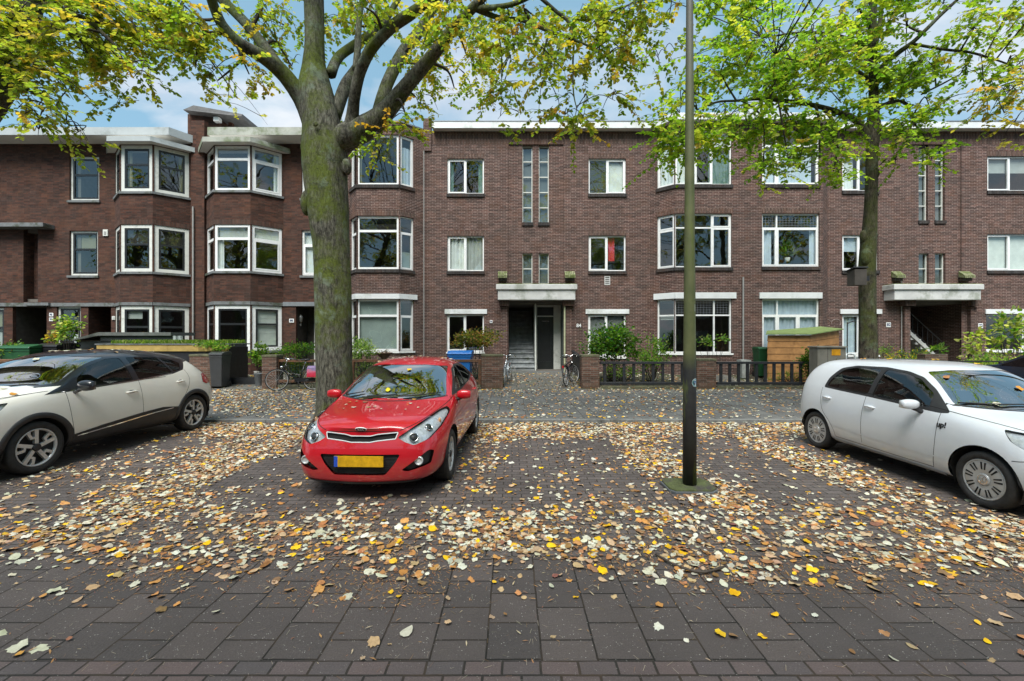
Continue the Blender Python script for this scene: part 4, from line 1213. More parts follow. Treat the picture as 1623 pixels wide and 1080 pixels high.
def centre_wall(b, x0, x1, strip, wins, slits, opening, topz=ZT, wm=None):
    """flat wall x0..x1 with recessed strip; wins = [(px0,px1,py0,py1,kwargs)]"""
    d = DW
    s0, s1 = PX(strip[0], d), PX(strip[1], d)
    zs = PZ(229, d)
    zo = PZ(475, d)
    for a, c in ((x0, s0), (s1, x1)):
        T = flat(d, a, c)
        hs = [hole(T, *q[:4], d) for q in wins if a - .01 <= PX(q[0], d) and PX(q[1], d) <= c + .01]
        w = MB(); panel(w, T, 0, c - a, ZB, zs, hs, 0, .13)
        w.build('wall', B_right, b)
        for q in wins:
            if a - .01 <= PX(q[0], d) and PX(q[1], d) <= c + .01: small_win(b, T, *q[:4], d, **q[4])
    T = flat(d + .05, s0, s1)
    hs = [hole(T, *q[:4], d + .05) for q in slits]
    w = MB(); panel(w, T, 0, s1 - s0, zo - .02, zs, hs, 0, .13)
    for x, sg in ((s0, 1), (s1, -1)):
        w.add([(x, d, zo), (x, d + .05, zo), (x, d + .05, zs), (x, d, zs)], [(0, 1, 2, 3) if sg > 0 else (3, 2, 1, 0)])
    w.build('stair_wall', B_right, b)
    for q in slits: slit_win(b, T, *q[:4], d + .05, q[4])
    T = flat(d, x0, x1); w = MB(); slab(w, T, 0, x1 - x0, zs, topz, 0, .12); w.build('soldier_course', B_rightd, b)

wins = [(709, 767, 251.5, 307.5, dict(soldier=B_rightd, drape=[(0, .16, 0, 1, C_grn, 'curtain'), (.84, 1, 0, 1, C_grn, 'curtain')])),
        (709, 767, 374, 430, dict(soldier=B_rightd, drape=[(0, .30, 0, 1, C_white, 'curtain'), (.3, .52, 0, 1, C_blind, 'curtain'), (.52, .98, 0, 1, C_grey, 'curtain')])),
        (708, 767, 498.5, 558, dict(sill='white', drape=[(0, 1, .0, .1, C_dk, 'blind')])),
        (933, 992, 251.5, 307.5, dict(soldier=B_rightd, cells=[(0, .5, 0, 1, 'f'), (.5, 1, 0, 1, 's')], drape=[(0, .48, 0, .9, C_tan, 'venetian'), (.52, .98, .02, .9, C_blind, 'blind')])),
        (933, 992, 373.5, 430, dict(soldier=B_rightd, drape=[(.55, .72, .3, .95, cloth('red_hanging_cloth', (.6, .03, .05)), 'curtain')])),
        (932, 992, 498.5, 566, dict(sill='white', drape=[(.05, .47, .3, .93, C_grey, 'venetian'), (.53, .95, .3, .97, C_grey, 'venetian')]))]
slits = [(828, 844, 231, 353, 5), (854, 870, 231, 353, 5), (828, 844, 401.5, 450, 2), (854, 870, 401.5, 450, 2)]
centre_wall(cb, XB_l, XR_l, (806, 893), wins, slits, None)
eaves(cb, PX(685, DW - .28), XR_l + .02, DW, .28)
for px0, px1 in ((705, 772), (928, 997)):
    lintel(cb, flat(DW, 0, 1), px0, px1, 490.5, 498, DW)
porch(cb, None, (797, 806), (893, 905), (787, 914), -1, DW)
ledge(cb, 789, 804, 429, 441, DW); ledge(cb, 895.5, 912, 429, 441, DW)
v = MB(); v.box(PX(958, DW), PX(967, DW), DW - .012, DW, PZ(452, DW), PZ(438, DW)); vo = v.build('air_vent', M_conc, cb)
v = MB()
for i in range(4): v.box(PX(959.3, DW), PX(965.7, DW), DW - .016, DW - .0125, PZ(440.8 + i * 3, DW), PZ(439.5 + i * 3, DW))
v.build('vent_slot', M_gap, vo)

def porch_inside(b, xa, xb, floor, side):
    """side -1: stair straight ahead left and door right; side 1: open stair rising to the left"""
    d = DW
    zt = PZ(475, d) + .02
    w = MB()
    w.box(xa - .1, xa, d + .13, d + 3.2, floor - .1, zt); w.box(xb, xb + .1, d + .13, d + 3.2, floor - .1, zt)
    w.box(xa - .1, xb + .1, d + .13, d + 3.3, zt, zt + .08)
    w.build('porch_lining', M_greenp if side < 0 else B_right, b)
    fl = MB(); fl.box(xa, xb, d - .2, d + 3.2, floor - .25, floor); fl.build('porch_floor', M_sill, b)
    if side < 0:
        xm = PX(850, d)
        st = MB(); n = 14; rise, run = .19, .21
        for i in range(n): st.cbox(xa + .01, xm - .05, d + .25 + i * run, d + .25 + (i + 1) * run + .03, floor if i == 0 else floor + i * rise - .05, floor + (i + 1) * rise - .045, .012); st.cbox(xa + .01, xm - .05, d + .25 + i * run - .045, d + .25 + (i + 1) * run + .03, floor + (i + 1) * rise - .044, floor + (i + 1) * rise, .01)
        st.build('stair', M_stair, b)
        p = MB(); p.box(xm - .045, xm, d + .2, d + 1.3, floor, zt - .005); p.build('stair_partition', M_wf2, b)
        dz = PZ(487, d + 1.0)
        xr = PX(884, d) + .14
        back = MB(); T = flat(d + 1.0, xm, xb - .002)
        panel(back, T, 0, T.len, floor, zt, [(.09, T.len - .30, floor + .02, dz)], 0, .05); back.build('door_frame', M_wf2, b)
        dr = MB(); T2 = flat(d + 1.03, xm + .09, xb - .30)
        tr = dz - .42
        panel(dr, T2, 0, T2.len, floor + .02, tr, [(.12, T2.len - .12, floor + .35, tr - .12)], 0, .03); 
        do = dr.build('front_door', M_door, b)
        g = MB(); slab(g, T2, .0, T2.len, floor + .03, tr - .01, .02, .035); g.build('door_pane', M_bf, do)
        g = MB(); slab(g, T2, 0, T2.len, tr, tr + .05, -.02, .02); g.build('transom', M_wf2, do)
        g = MB(); slab(g, T2, 0, T2.len, tr + .05, dz, .01, .02); g.build('fanlight', M_bf, do)
        g = MB(); slab(g, T2, .2, T2.len - .2, tr - .2, tr - .17, -.02, 0); g.build('letter_plate', M_chrome, do)
    else:
        w = MB(); w.box(xa, xb, d + 2.6, d + 2.7, floor - .1, zt); w.build('porch_back', B_right, b)
        st = MB(); n = 11; rise, run = .19, .21
        x1 = xb - .06
        for i in range(n):
            st.cbox(x1 - (i + 1) * run, x1 - i * run + .02, d + .55, d + 2.3, floor if i == 0 else floor + i * rise - .04, floor + (i + 1) * rise, .012)
        st.build('stair', M_conc, b)
        so = MB(); so.prism([(x1 - .1, floor), (x1 + .1, floor), (x1 - n * run, floor + n * rise + .1), (x1 - n * run - .2, floor + n * rise + .1)], d + .50, d + .545, 'y'); so.build('stair_string', M_conc, b)
        r = MB()
        for k in range(0, n, 1):
            x = x1 - (k + .5) * run; z = floor + (k + 1) * rise; r.tube([(x, d + .58, z), (x, d + .58, z + .8)], .011, 6)
        r.tube([(x1, d + .58, floor + .9), (x1 - n * run, d + .58, floor + n * rise + .9)], .022, 8)
        r.tube([(x1, d + .58, floor + .25), (x1 - n * run, d + .58, floor + n * rise + .25)], .014, 6)
        r.build('stair_railing', M_iron, b)
        h = MB(); h.tube([(x1 + .2, d + 2.5, floor + .8), (x1 - 1.6, d + 2.5, floor + 2.15)], .03, 8); h.build('handrail', M_iron, b)
FLOOR = .35
porch_inside(cb, PX(806, DW), PX(893, DW), FLOOR, -1)
yp = MB(); yp.tube([(PX(894.5, DW - .1), DW - .19, FLOOR - .1), (PX(894.5, DW - .1), DW - .19, PZ(480, DW))], .035, 8); yp.build('door_post', simple('mossy_white_post', (.42, .44, .28), .7, var=.2), cb)

# --- double bay shared by the two buildings
Td = Plane_((XR_l, DW), (PX(1070, DF), DF)); xd0 = PX(1070, DF)
def bay_front(b, x0, x1, wlist, ztop=10.1):
    T = flat(DF, x0, x1); hs = [hole(T, *q[:4], DF) for q in wlist]
    w = MB(); panel(w, T, 0, x1 - x0, ZB, ztop, hs, 0, .13); w.build('bay_wall', B_right, b)
    for q in wlist: small_win(b, T, *q[:4], DF, **q[4])
THREE2 = [(0, .38, 0, 1, 's'), (.38, .68, 0, 1, 's'), (.68, 1, 0, 1, 's')]
cA = [(0, .66, 0, .74, 'f'), (.66, 1, 0, .74, 's'), (0, .66, .74, 1, 'f'), (.66, 1, .74, 1, 's')]
cTop = [(0, .36, 0, .70, 's'), (.36, .66, 0, .70, 's'), (.66, 1, 0, .70, 'f'), (0, .66, .70, 1, 'f'), (.66, 1, .70, 1, 'f')]
bay_front(cb, xd0, XP, [(1070, 1160, 206, 293, dict(cells=cTop, drape=[(0, .3, 0, .68, C_white, 'curtain'), (.62, 1, .0, .6, C_grn, 'curtain'), (0, 1, .7, 1, C_blind, 'blind')])),
                        (1070, 1160, 338.5, 424, dict(cells=cA, soldier=B_rightd)),
                        (1070, 1160, 474, 560, dict(cells=[(0, .70, 0, .70, 'f'), (.70, 1, 0, .70, 'f'), (0, .70, .70, 1, 'f'), (.70, 1, .70, 1, 'f')], sill='white', lead=(2, 3), sm=M_bf))])
w = MB(); u0, u1 = .30, Td.len - .02
zz = [zr(206, 293, DF), zr(338.5, 424, DF), zr(474, 560, DF)]
panel(w, Td, 0, Td.len, ZB, 10.1, [(u0, u1, a, c) for a, c in zz], 0, .13); w.build('bay_wall', B_right, cb)
window(cb, Td, u0, u1, *zz[0], [(0, 1, 0, 1, 's')], drape=[(0, 1, 0, .9, C_white, 'curtain')]); window(cb, Td, u0, u1, *zz[1], TR(.72, 's', 's'), soldier=B_rightd); window(cb, Td, u0, u1, *zz[2], TR(.70), sill='white', drape=[(0.1, .9, .62, .7, C_blind, 'roman')])
lt = MB(); zl0, zl1 = zr(464, 473.5, DF)
slab(lt, Td, .18, Td.len, zl0, zl1, -.06, .05); T = flat(DF, xd0, XP); slab(lt, T, -.02, PX(1166, DF) - xd0, zl0, zl1, -.06, .05); lt.build('bay_lintel', M_fascia, cb)

rb = bld('brick_apartment_building', 'purple brown brick apartment building with an open stair in its porch behind the slender tree')
# continues the double bay
cB = [(0, .27, 0, .73, 's'), (.27, 1, 0, .73, 's'), (0, .27, .73, 1, 'f'), (.27, 1, .73, 1, 'f')]
plant_c = [(0, .2, 0, .72, C_blue, 'curtain'), (.88, 1, 0, .7, C_blue, 'curtain')]
bay_front(rb, XP + .002, XRf, [(1208, 1299, 206, 293, dict(cells=cB, drape=[(0.3, .9, 0, .7, C_blue, 'curtain'), (0, .24, 0, .7, C_blue, 'curtain')])),
                               (1208, 1299, 338.5, 423, dict(cells=cB, drape=plant_c, lead=(2, 3), soldier=B_rightd)),
                               (1208, 1299, 474, 560, dict(fm=M_wf, cells=[(0, .28, 0, .70, 's'), (.28, .64, 0, .70, 's'), (.64, 1, 0, .70, 's'), (0, .28, .70, 1, 'f'), (.28, 1, .70, 1, 'f')], sill='white', drape=[(0, 1, 0, 1, C_blue, 'curtain')]))])
lt = MB(); T = flat(DF, XP, XRf); slab(lt, T, PX(1203, DF) - XP, PX(1302, DF) - XP, zl0, zl1, -.06, .05); lt.build('bay_lintel', M_fascia, rb)
Tr_ = Plane_((XRf, DF), (XRw, DW)); w = MB(); panel(w, Tr_, 0, Tr_.len, ZB, 10.1, []); w.build('bay_wall', B_right, rb)
wins2 = [(1335, 1392, 247, 303, dict(soldier=B_rightd, drape=[(0, .4, 0, 1, C_white, 'curtain')])),
         (1335, 1392, 372.5, 429, dict(soldier=B_rightd, drape=[(0, .5, .55, 1, C_blue, 'blind')])),
         (1335, 1392, 498.5, 563, dict(sill='white', drape=[(.1, .45, 0, .95, C_blue, 'curtain')])),
         (1565, 1640, 247.5, 303, dict(soldier=B_rightd, drape=[(0, 1, .55, 1, C_grey, 'blind')])),
         (1565, 1640, 371, 429, dict(soldier=B_rightd, drape=[(0, .48, 0, 1, C_blind, 'blind'), (.52, 1, 0, 1, C_blind, 'blind')])),
         (1563, 1640, 498.5, 556, dict(sill='white', cells=[(0, .8, 0, 1, 'f'), (.8, 1, 0, 1, 'f')]))]
sl2 = [(1456, 1471, 229, 350, 5), (1482, 1497.5, 229, 350, 5), (1456, 1472, 401.5, 450, 2), (1482, 1498.5, 401.5, 450, 2)]
centre_wall(rb, XRw, XEND, (1435, 1524), wins2, sl2, None)
eaves(rb, PX(1500, DW - .28), XEND, DW, .28, z0=PZ(203, DW - .28))
for px0, px1 in ((1331, 1397), (1561, 1645)): lintel(rb, flat(DW, 0, 1), px0, px1, 490.5, 498, DW)
porch(rb, None, (1430, 1440), (1531, 1541), (1416, 1557), 1, DW)
ledge(rb, 1419, 1434, 429, 441, DW); ledge(rb, 1527, 1544, 429, 441, DW)
# big roof over the double bay
def bay_roof(b, x0, x1, left):
    z0 = PZ(203, DW - .28)
    pts = [(x0, DW + 4), (x0, DW - .28), (xd0 - .15, DF - .28), (x1, DF - .28), (x1, DW + 4)]
    if not left: pts = [(x0, DW + 4), (x0, DF - .28), (XRf + .15, DF - .28), (XRw + .2, DW - .28), (x1, DW - .28), (x1, DW + 4)]
    mb = MB(); mb.prism(pts, z0, z0 + .22, 'z'); mb.build('roof', M_soffit, b, fixn=True)
    f = MB()
    for a, c in zip(pts[1:-2], pts[2:-1]):
        T = Plane_(a, c); slab(f, T, -.01, T.len + .01, z0 - .02, z0 + .24, -.03, -.001)
    f.build('fascia', M_fascia, b)
bay_roof(cb, XR_l + .03, XP - .002, True); bay_roof(rb, XP + .002, PX(1500, DW - .28) - .01, False)
porch_inside(rb, PX(1440, DW), PX(1531, DW), FLOOR, 1)
for px, b, y0, y1, dd in ((1178, cb, 440, 575, DF), (551.5, cb, 325, 580, DW - .02), (671.8, cb, 240, 575, DW - .08), (1429, rb, 440, 560, DW)):
    k = MB(); k.tube([(PX(px, dd - .06), dd - .06, PZ(y0, dd)), (PX(px, dd - .06), dd - .06, PZ(y1, dd))], .032 if px < 600 or px == 1178 else .018, 8)
    k.build('drainpipe', M_pipe, b)
rooms(cb, XC0, XP, DW, [.3, 3.25, 6.3, 9.6], parts=(-3.35, -.72, 2.5, 4.95)); rooms(rb, XP + .002, XEND, DW, [.3, 3.25, 6.3, 9.6], parts=(12.85, 15.65, 19.0))
# chalky rings on the wall, camera, numbers
M_chalk = simple('chalk_mark', (.30, .24, .22), .95, var=.2)
k = MB()
for cx, a0, a1 in ((1309, 20, 330), (1325, -40, 200)):
    x = PX(cx, DW); z = PZ(512, DW)
    k.tube([(x + .19 * math.cos(R(a)), DW - .006, z + .15 * math.sin(R(a))) for a in range(a0, a1 + 1, 20)], .012, 5)
k.build('chalk_mark', M_chalk, rb)
k = MB(); x = PX(1302, DW - .3); z = PZ(478, DW - .3)
k.smooth = True; k.tube([(x - .12, DW, z - .02), (x - .10, DW - .2, z)], .03, 8); k.tube([(x - .12, DW - .24, z), (x + .10, DW - .34, z - .03)], .055, 12)
tag(k.build('security_camera', M_wf), 'small white security camera on a bracket beside the blue curtained ground floor window', 'camera')

def number_sign(txt, px, py, d, w, h, label, col=None, plate=True, tcol=None, size=None):
    x, z = PX(px, d - .02), PZ(py, d - .02)
    mb = MB()
    if plate: mb.cbox(x - w / 2, x + w / 2, d - .022, d - .001, z - h / 2, z + h / 2, .006)
    mb.m = 1
    text_mesh(mb, txt, size or h * .8, (x, d - .025, z), ext=.002, bold=.004)
    tag(mb.build('house_number', [col or M_wf, tcol or simple('number_ink_' + txt, (.03, .05, .12), .5, bmp=0)]), label, 'number sign')
number_sign('84', 917.3, 516.5, DW, .3, .14, 'white figures 84 fixed to the brick right of the central porch', plate=False, tcol=M_wf, size=.2)
number_sign('86', 778.5, 510, DW, .11, .11, 'small pale square number sign left of the central porch', size=.07)
number_sign('82', 1408.5, 515, DW, .19, .19, 'white number sign 82 between the small window and the right hand porch')
number_sign('72', 1554.5, 516.5, DW, .19, .19, 'white number sign 72 beside the dark window at the far right')
k = MB(); x = PX(167.5, DL - .02); z = PZ(369.5, DL)
k.cbox(x - .10, x + .10, DL - .05, DL - .001, z - .13, z + .13, .01); k.m = 1; k.box(x - .05, x + .05, DL - .055, DL - .0505, z - .09, z + .05)
tag(k.build('alarm_box', [M_wf2, M_pipe]), 'pale alarm box on the russet wall between two upper windows', 'alarm box')

# =========================================================== the two russet houses
def left_house(label, x0, x1, bay, win_rows, black, drapes, fpx, top_fascia, fm):
    b = bld('brick_terraced_house', label)
    return b
h1 = bld('brick_terraced_house', 'russet brick house at the far left with black sashes and a tall narrow stair window')
h2 = bld('brick_terraced_house', 'russet brick house behind the big mossy tree with a weathered bay roof')
XL0 = PX(-130, DL); XL1 = PX(306, DL); XL2 = PX(327, DL); XL3 = XC0 - .002
def bay_house(b, front_px, wall_px, rows, style, drp, sillm='stone'):
    xa, xb = PX(front_px[0], DLF), PX(front_px[1], DLF)
    xw0, xw1 = PX(wall_px[0], DL), PX(wall_px[1], DL)
    Ts_ = [Plane_((xw0, DL), (xa, DLF)), flat(DLF, xa, xb), Plane_((xb, DLF), (xw1, DL))]
    zs = [zr(*r, DLF) for r in rows]
    for i, T in enumerate(Ts_):
        m = .02 if i == 1 else .05
        hs = [(m, T.len - m, a, c) for a, c in zs]
        w = MB(); panel(w, T, 0, T.len, ZB, zs[0][1] + .02, hs, 0, .12); w.build('bay_wall', B_left, b)
        for r, (a, c) in enumerate(zs):
            cells = DB(.60) if style == 'black' or (r == 2) else TR(.70, 's' if i == 2 else 'f', 'f')
            window(b, T, m, T.len - m, a, c, cells, fm=M_wf2 if style == 'black' else M_wf, sm=M_bf, border=.135 if style == 'black' or r == 2 else .10, sill=sillm, drape=drp.get((r, i)), off=.03)
    for r in (1,):
        for T in Ts_:
            w = MB(); slab(w, T, .0, T.len, zs[r][1] + .004, zs[r][1] + .20, -.004, .05); w.build('brick_lintel', B_leftd, b)
    return Ts_, zs
d1 = {(0, 0): None}
T1, z1s = bay_house(h1, (190, 242), (182, 302), [(230, 304), (356, 431), (485, 566)], 'black',
                    {(0, 1): [(.1, .28, .05, .92, C_tan, 'curtain')], (0, 2): [(.70, .9, .05, .92, C_tan, 'curtain')], (1, 1): [(.1, .9, .60, .95, C_dk, 'venetian')], (1, 2): [(.1, .9, .60, .95, C_dk, 'venetian')], (2, 1): [(.1, .9, .0, .42, C_white, 'curtain'), (.1, .6, .75, .95, C_grey, 'blind')], (2, 2): [(.1, .9, .1, .42, C_white, 'curtain')]})
T2, z2s = bay_house(h2, (339, 397), (327, 449), [(231, 302), (356, 430), (484, 556)], 'white',
                    {(1, 1): [(.08, .92, .74, .97, C_grey, 'blind'), (.06, .2, 0, .72, C_white, 'curtain')], (0, 2): [(.75, .92, .02, .97, C_white, 'curtain')], (1, 2): [(.08, .92, .70, .97, C_blind, 'blind')], (2, 2): [(.08, .92, .05, .97, C_blind, 'roman')], (0, 1): [(0, 1, 0, .06, C_dk, 'blind')]})
def bay_top(b, Ts_, z, fm, over=.32):
    # thin flat roof following the bay, white edge boards
    pa = Ts_[0].p0; pb = Ts_[1].p0; pc = Ts_[1].p1; pd = Ts_[2].p1
    pts = [(pa.x - over, pa.y), (pb.x - over * .6, pb.y - over), (pc.x + over * .6, pc.y - over), (pd.x + over * .9, pd.y - .05), (pd.x + over * .9, pd.y + .0)]
    mb = MB(); mb.prism(pts, z, z + .10, 'z'); mb.build('bay_roof', M_soffit, b, fixn=True)
    f = MB(); edge = pts[:4]
    for a, c in zip(edge, edge[1:]): T = Plane_(a, c); slab(f, T, -.008, T.len + .008, z - .02, z + .17, -.028, -.001)
    f.build('bay_fascia', fm, b)
bay_top(h1, T1, z1s[0][1] + .02, M_fasciag); bay_top(h2, T2, z2s[0][1] + .02, M_fasciaw)
# flat wall parts of house 1
def flat_wall(b, x0, x1, zt, wins, recesses, bm=None, dark_recess=True):
    T = flat(DL, x0, x1)
    hs = [hole(T, *q[:4], DL) for q in wins] + [hole(T, *q[:4], DL) for q in recesses]
    w = MB(); panel(w, T, 0, x1 - x0, ZB, zt, hs, 0, .13); w.build('wall', bm or B_left, b)
    for q in wins: small_win(b, T, *q[:4], DL, **q[4])
ztl = PZ(217, DL)
xb0 = PX(182, DL)
bs = dict(fm=M_wf2, sm=M_bf, cells=DB(.62), sill='stone', border=.08)
flat_wall(h1, XL0, xb0, ztl, [(110, 157, 248, 318, dict(bs)), (110, 155, 366, 437, dict(bs, drape=[(.1, .9, .6, .95, C_tan, 'blind')])), (90, 128, 486, 566, dict(bs, drape=[(.55, .9, .25, .45, C_white, 'blind')])), (-45, 6, 488, 566, dict(bs, drape=[(0, 1, 0, .5, C_grey, 'blind'), (0, 1, .62, 1, C_tan, 'blind')]))],
          [(37, 60, 363, 479), (20, 74, 486, 592), (140, 176, 486, 592)])
w = MB(); w.box(PX(302, DL), XL1, DL, DL + .13, ZB, ztl); w.build('wall', B_left, h1)
# above the bay, behind its roof
w = MB(); w.box(xb0 + .002, PX(302, DL) - .002, DL, DL + .13, z1s[0][1] - .1, ztl); w.build('upper_wall', B_left, h1)
def recess(b, px0, px1, py0, py1, d, depth, m, doorm=None, floor=None, nm='door_recess'):
    x0, x1 = PX(px0, d), PX(px1, d); z0, z1 = zr(py0, py1, d)
    w = MB(); w.box(x0 - .05, x0 - .0, d + .125, d + depth, z0, z1); w.box(x1, x1 + .05, d + .125, d + depth, z0, z1)
    w.box(x0 - .05, x1 + .05, d + .125, d + depth, z1, z1 + .05); w.box(x0 - .05, x1 + .05, d + depth, d + depth + .05, z0, z1 + .05); w.box(x0 - .05, x1 + .05, d + .125, d + depth, z0 - .05, z0)
    o = w.build(nm, m, b)
    if doorm:
        q = MB(); q.cbox(x0 + .12, x1 - .12, d + depth - .06, d + depth - .01, z0 + .02, z0 + 2.05, .01)
        for i in range(2):
            for j in range(2): q.box(x0 + .2 + i * (x1 - x0 - .4) / 2, x0 + .12 + (i + 1) * (x1 - x0 - .3) / 2, d + depth - .068, d + depth - .061, z0 + .2 + j * .95, z0 + .95 + j * .95)
        q.build('door', doorm, o)
    return o
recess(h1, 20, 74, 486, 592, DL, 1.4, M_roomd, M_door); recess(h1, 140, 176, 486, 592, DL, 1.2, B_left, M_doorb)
recess(h1, 37, 60, 363, 479, DL, .4, B_left, nm='stair_window_recess')
g = MB(); x0, x1 = PX(47, DL), PX(60, DL); z0, z1 = zr(363, 479, DL)
T = flat(DL + .3, x0, x1); panel(g, T, 0, T.len, z0, z1, [(.04, T.len - .04, z0 + .05 + i * (z1 - z0) / 3, z0 + (i + 1) * (z1 - z0) / 3 - .03) for i in range(3)], 0, .05)
so = g.build('stair_window', M_bf, h1); g = MB(); slab(g, T, .03, T.len - .03, z0 + .04, z1 - .04, .03, .035); g.build('stair_glass', M_gfrost, so)
k = MB(); k.box(PX(-60, DL - .4), PX(70, DL - .4), DL - .45, DL + .02, PZ(360, DL - .4), PZ(353.5, DL - .4)); k.build('stair_canopy', M_sill, h1, bevel=.01)
k = MB(); k.box(PX(-60, DL), xb0, DL - .05, DL + .02, PZ(486, DL), PZ(480.5, DL)); k.box(PX(40, DL - .1), PX(78, DL - .1), DL - .14, DL - .051, PZ(484.5, DL - .1), PZ(480, DL - .1)); k.build('lintel_band', M_sill, h1)
k = MB()
for T in T1: slab(k, T, 0, T.len, z1s[2][1] + .02, z1s[2][1] + .14, -.03, .04)
k.build('bay_lintel', M_sill, h1)
k = MB()
for T in T2: slab(k, T, 0, T.len, z2s[2][1] + .02, z2s[2][1] + .15, -.03, .04)
k.build('bay_lintel', M_sill, h2)
# roof of house 1, corner slanting back at the right
z0 = PZ(214, DL - .8)
pts = [(XL0, DL + 4), (XL0, DL - .8), (PX(268, DL - .8), DL - .8), (XL1 + .05, DL - .12), (XL1 + .05, DL + 4)]
mb = MB(); mb.prism(pts, z0, z0 + .26, 'z'); mb.build('roof', M_soffit, h1, fixn=True)
f = MB()
for a, c in ((pts[1], pts[2]), (pts[2], pts[3])): T = Plane_(a, c); slab(f, T, -.008, T.len + .008, z0 - .015, z0 + .29, -.03, -.001)
f.build('fascia', M_fasciag, h1)
# pier and stack between the houses
w = MB(); w.box(XL1 + .002, XL2 - .002, DL - .12, DL + .13, ZB, PZ(205, DL) + .3); w.build('party_pier', B_left, h1)
sx0, sx1 = PX(303, DL + .5), PX(352, DL + .5)
w = MB(); w.box(sx0, sx1, DL + .3, DL + 1.8, 9.3, PZ(181, DL + .3)); so = w.build('chimney_stack', B_left, h1)
zc = PZ(184, DL + .1)
cx0, cx1 = PX(290, DL - .1), PX(382, DL - .1)
w = MB(); zt_ = PZ(165, DL - .1); 
w.add([(cx0, DL - .1, zc + .15), (cx1, DL - .1, zc - .12), (cx1, DL + 2.2, zc - .12), (cx0, DL + 2.2, zc + .15), (cx0 + .35, DL - .0, zt_), (cx1, DL - .0, zc + .02), (cx1, DL + 2.1, zc + .02), (cx0 + .35, DL + 2.1, zt_)],
      [(0, 1, 5, 4), (1, 2, 6, 5), (2, 3, 7, 6), (3, 0, 4, 7), (4, 5, 6, 7), (3, 2, 1, 0)])
w.build('stack_cap', M_roofing, so, fixn=True)
w = MB(); w.box(sx1 + .2, sx1 + .35, DL + .6, DL + .75, 9.6, zc - .02); w.build('stack_post', B_left, so)
w = MB(); x = PX(347, DL + .3); w.cbox(x - .1, x + .14, DL + .08, DL + .29, PZ(196, DL + .3), PZ(189, DL + .3), .02); w.build('stack_lamp', M_wf, so)
# house 2
ws2 = dict(fm=M_wf, sill='stone', border=.08)
zt2 = PZ(214, DL)
flat_wall(h2, PX(449, DL), XL3, zt2, [(478, 513, 246, 315, dict(ws2, cells=TR(.66, 's', 'f'))), (478, 513, 365, 437, dict(ws2, cells=TR(.68, 's', 'f'), drape=[(0, 1, 0, .9, C_white, 'blind')]))], [(469, 522, 486, 592)])
w = MB(); w.box(XL2, PX(449, DL) - .002, DL, DL + .13, z2s[0][1] - .1, zt2); w.build('upper_wall', B_left, h2)
k = MB(); k.box(PX(449, DL), XL3, DL - .04, DL + .02, PZ(485.5, DL), PZ(479, DL)); k.build('lintel_band', M_lead, h2)
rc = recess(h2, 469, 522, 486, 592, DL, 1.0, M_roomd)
fr = MB(); T = flat(DL + .9, PX(482, DL), PX(522, DL)); zf0, zf1 = .35, PZ(489, DL)
panel(fr, T, 0, T.len, zf0, zf1, [(.12, T.len - .05, zf0, zf1 - .55), (.12, T.len - .05, zf1 - .45, zf1 - .1)], 0, .06); fo = fr.build('door_frame', M_wf2, h2)
q = MB(); slab(q, T, .12, T.len - .05, zf0, zf1 - .55, .04, .08); slab(q, T, .25, T.len - .18, zf0 + .2, zf0 + 1.0, .032, .04); q.build('front_door', M_doorb, h2)
lm = MB(); lx, lz = PX(477, DL + .3), PZ(507, DL + .3)
lm.tube([(lx, DL + .3, lz - .25), (lx, DL + .3, lz - .1)], .012, 6); lm.smooth = True
lm.lathe([(.03, -.1), (.055, -.08), (.085, .08), (.09, .10), (.02, .2), (.001, .22)], 8, 'z', (lx, DL + .3, lz)); lm.tube([(lx - .14, DL + .3, lz - .3), (lx - .08, DL + .3, lz - .2), (lx, DL + .3, lz - .24)], .012, 6)
tag(lm.build('wall_lantern', simple('lantern_grey', (.30, .31, .31), .4, .3)), 'grey lantern hanging in the doorway recess left of the mossy trunk', 'lantern')
pts = [(XL2 + .02, DL + 4), (PX(330, DL - .8), DL - .8), (XL3 + .0, DL - .8), (XL3 + .0, DL + 4)]
z0 = PZ(214, DL - .8)
mb = MB(); mb.prism(pts, z0, z0 + .26, 'z'); mb.build('roof', M_soffit, h2, fixn=True)
f = MB(); T = Plane_(pts[1], pts[2]); slab(f, T, -.008, T.len, z0 - .015, z0 + .29, -.03, -.001); T = Plane_(pts[0], pts[1]); slab(f, T, 1, T.len, z0 - .015, z0 + .29, -.03, -.001)
f.build('fascia', M_fasciaw, h2)
for b, px, y0, y1 in ((h1, 305.5, 330, 590),):
    k = MB(); k.tube([(PX(px, DL - .2), DL - .18, PZ(y0, DL)), (PX(px, DL - .2), DL - .18, PZ(y1, DL))], .035, 8); k.build('drainpipe', M_pipe, b)
rooms(h1, XL0, XL1, DL, [.3, 3.25, 6.2, 9.3], parts=(-18.0,)); rooms(h2, XL2, XL3, DL, [.3, 3.25, 6.2, 9.3])
number_sign('88', 462, 508.5, DL, .2, .15, 'white number sign 88 on the brick pier beside the lantern', size=.12)
number_sign('95', 81, 499, DL, .17, .14, 'upper of two white number signs on the pier by the dark doorway', size=.11)
number_sign('93', 81, 506.5, DL, .17, .14, 'lower of two white number signs on the pier by the dark doorway', size=.11)
k = MB(); x, z = PX(181, DL), PZ(504.5, DL); k.cbox(x - .07, x + .07, DL - .04, DL - .001, z - .07, z + .08, .01); tag(k.build('doorbell_panel', M_conc), 'pale doorbell panel on the brick left of the ground floor bay window', 'doorbell')
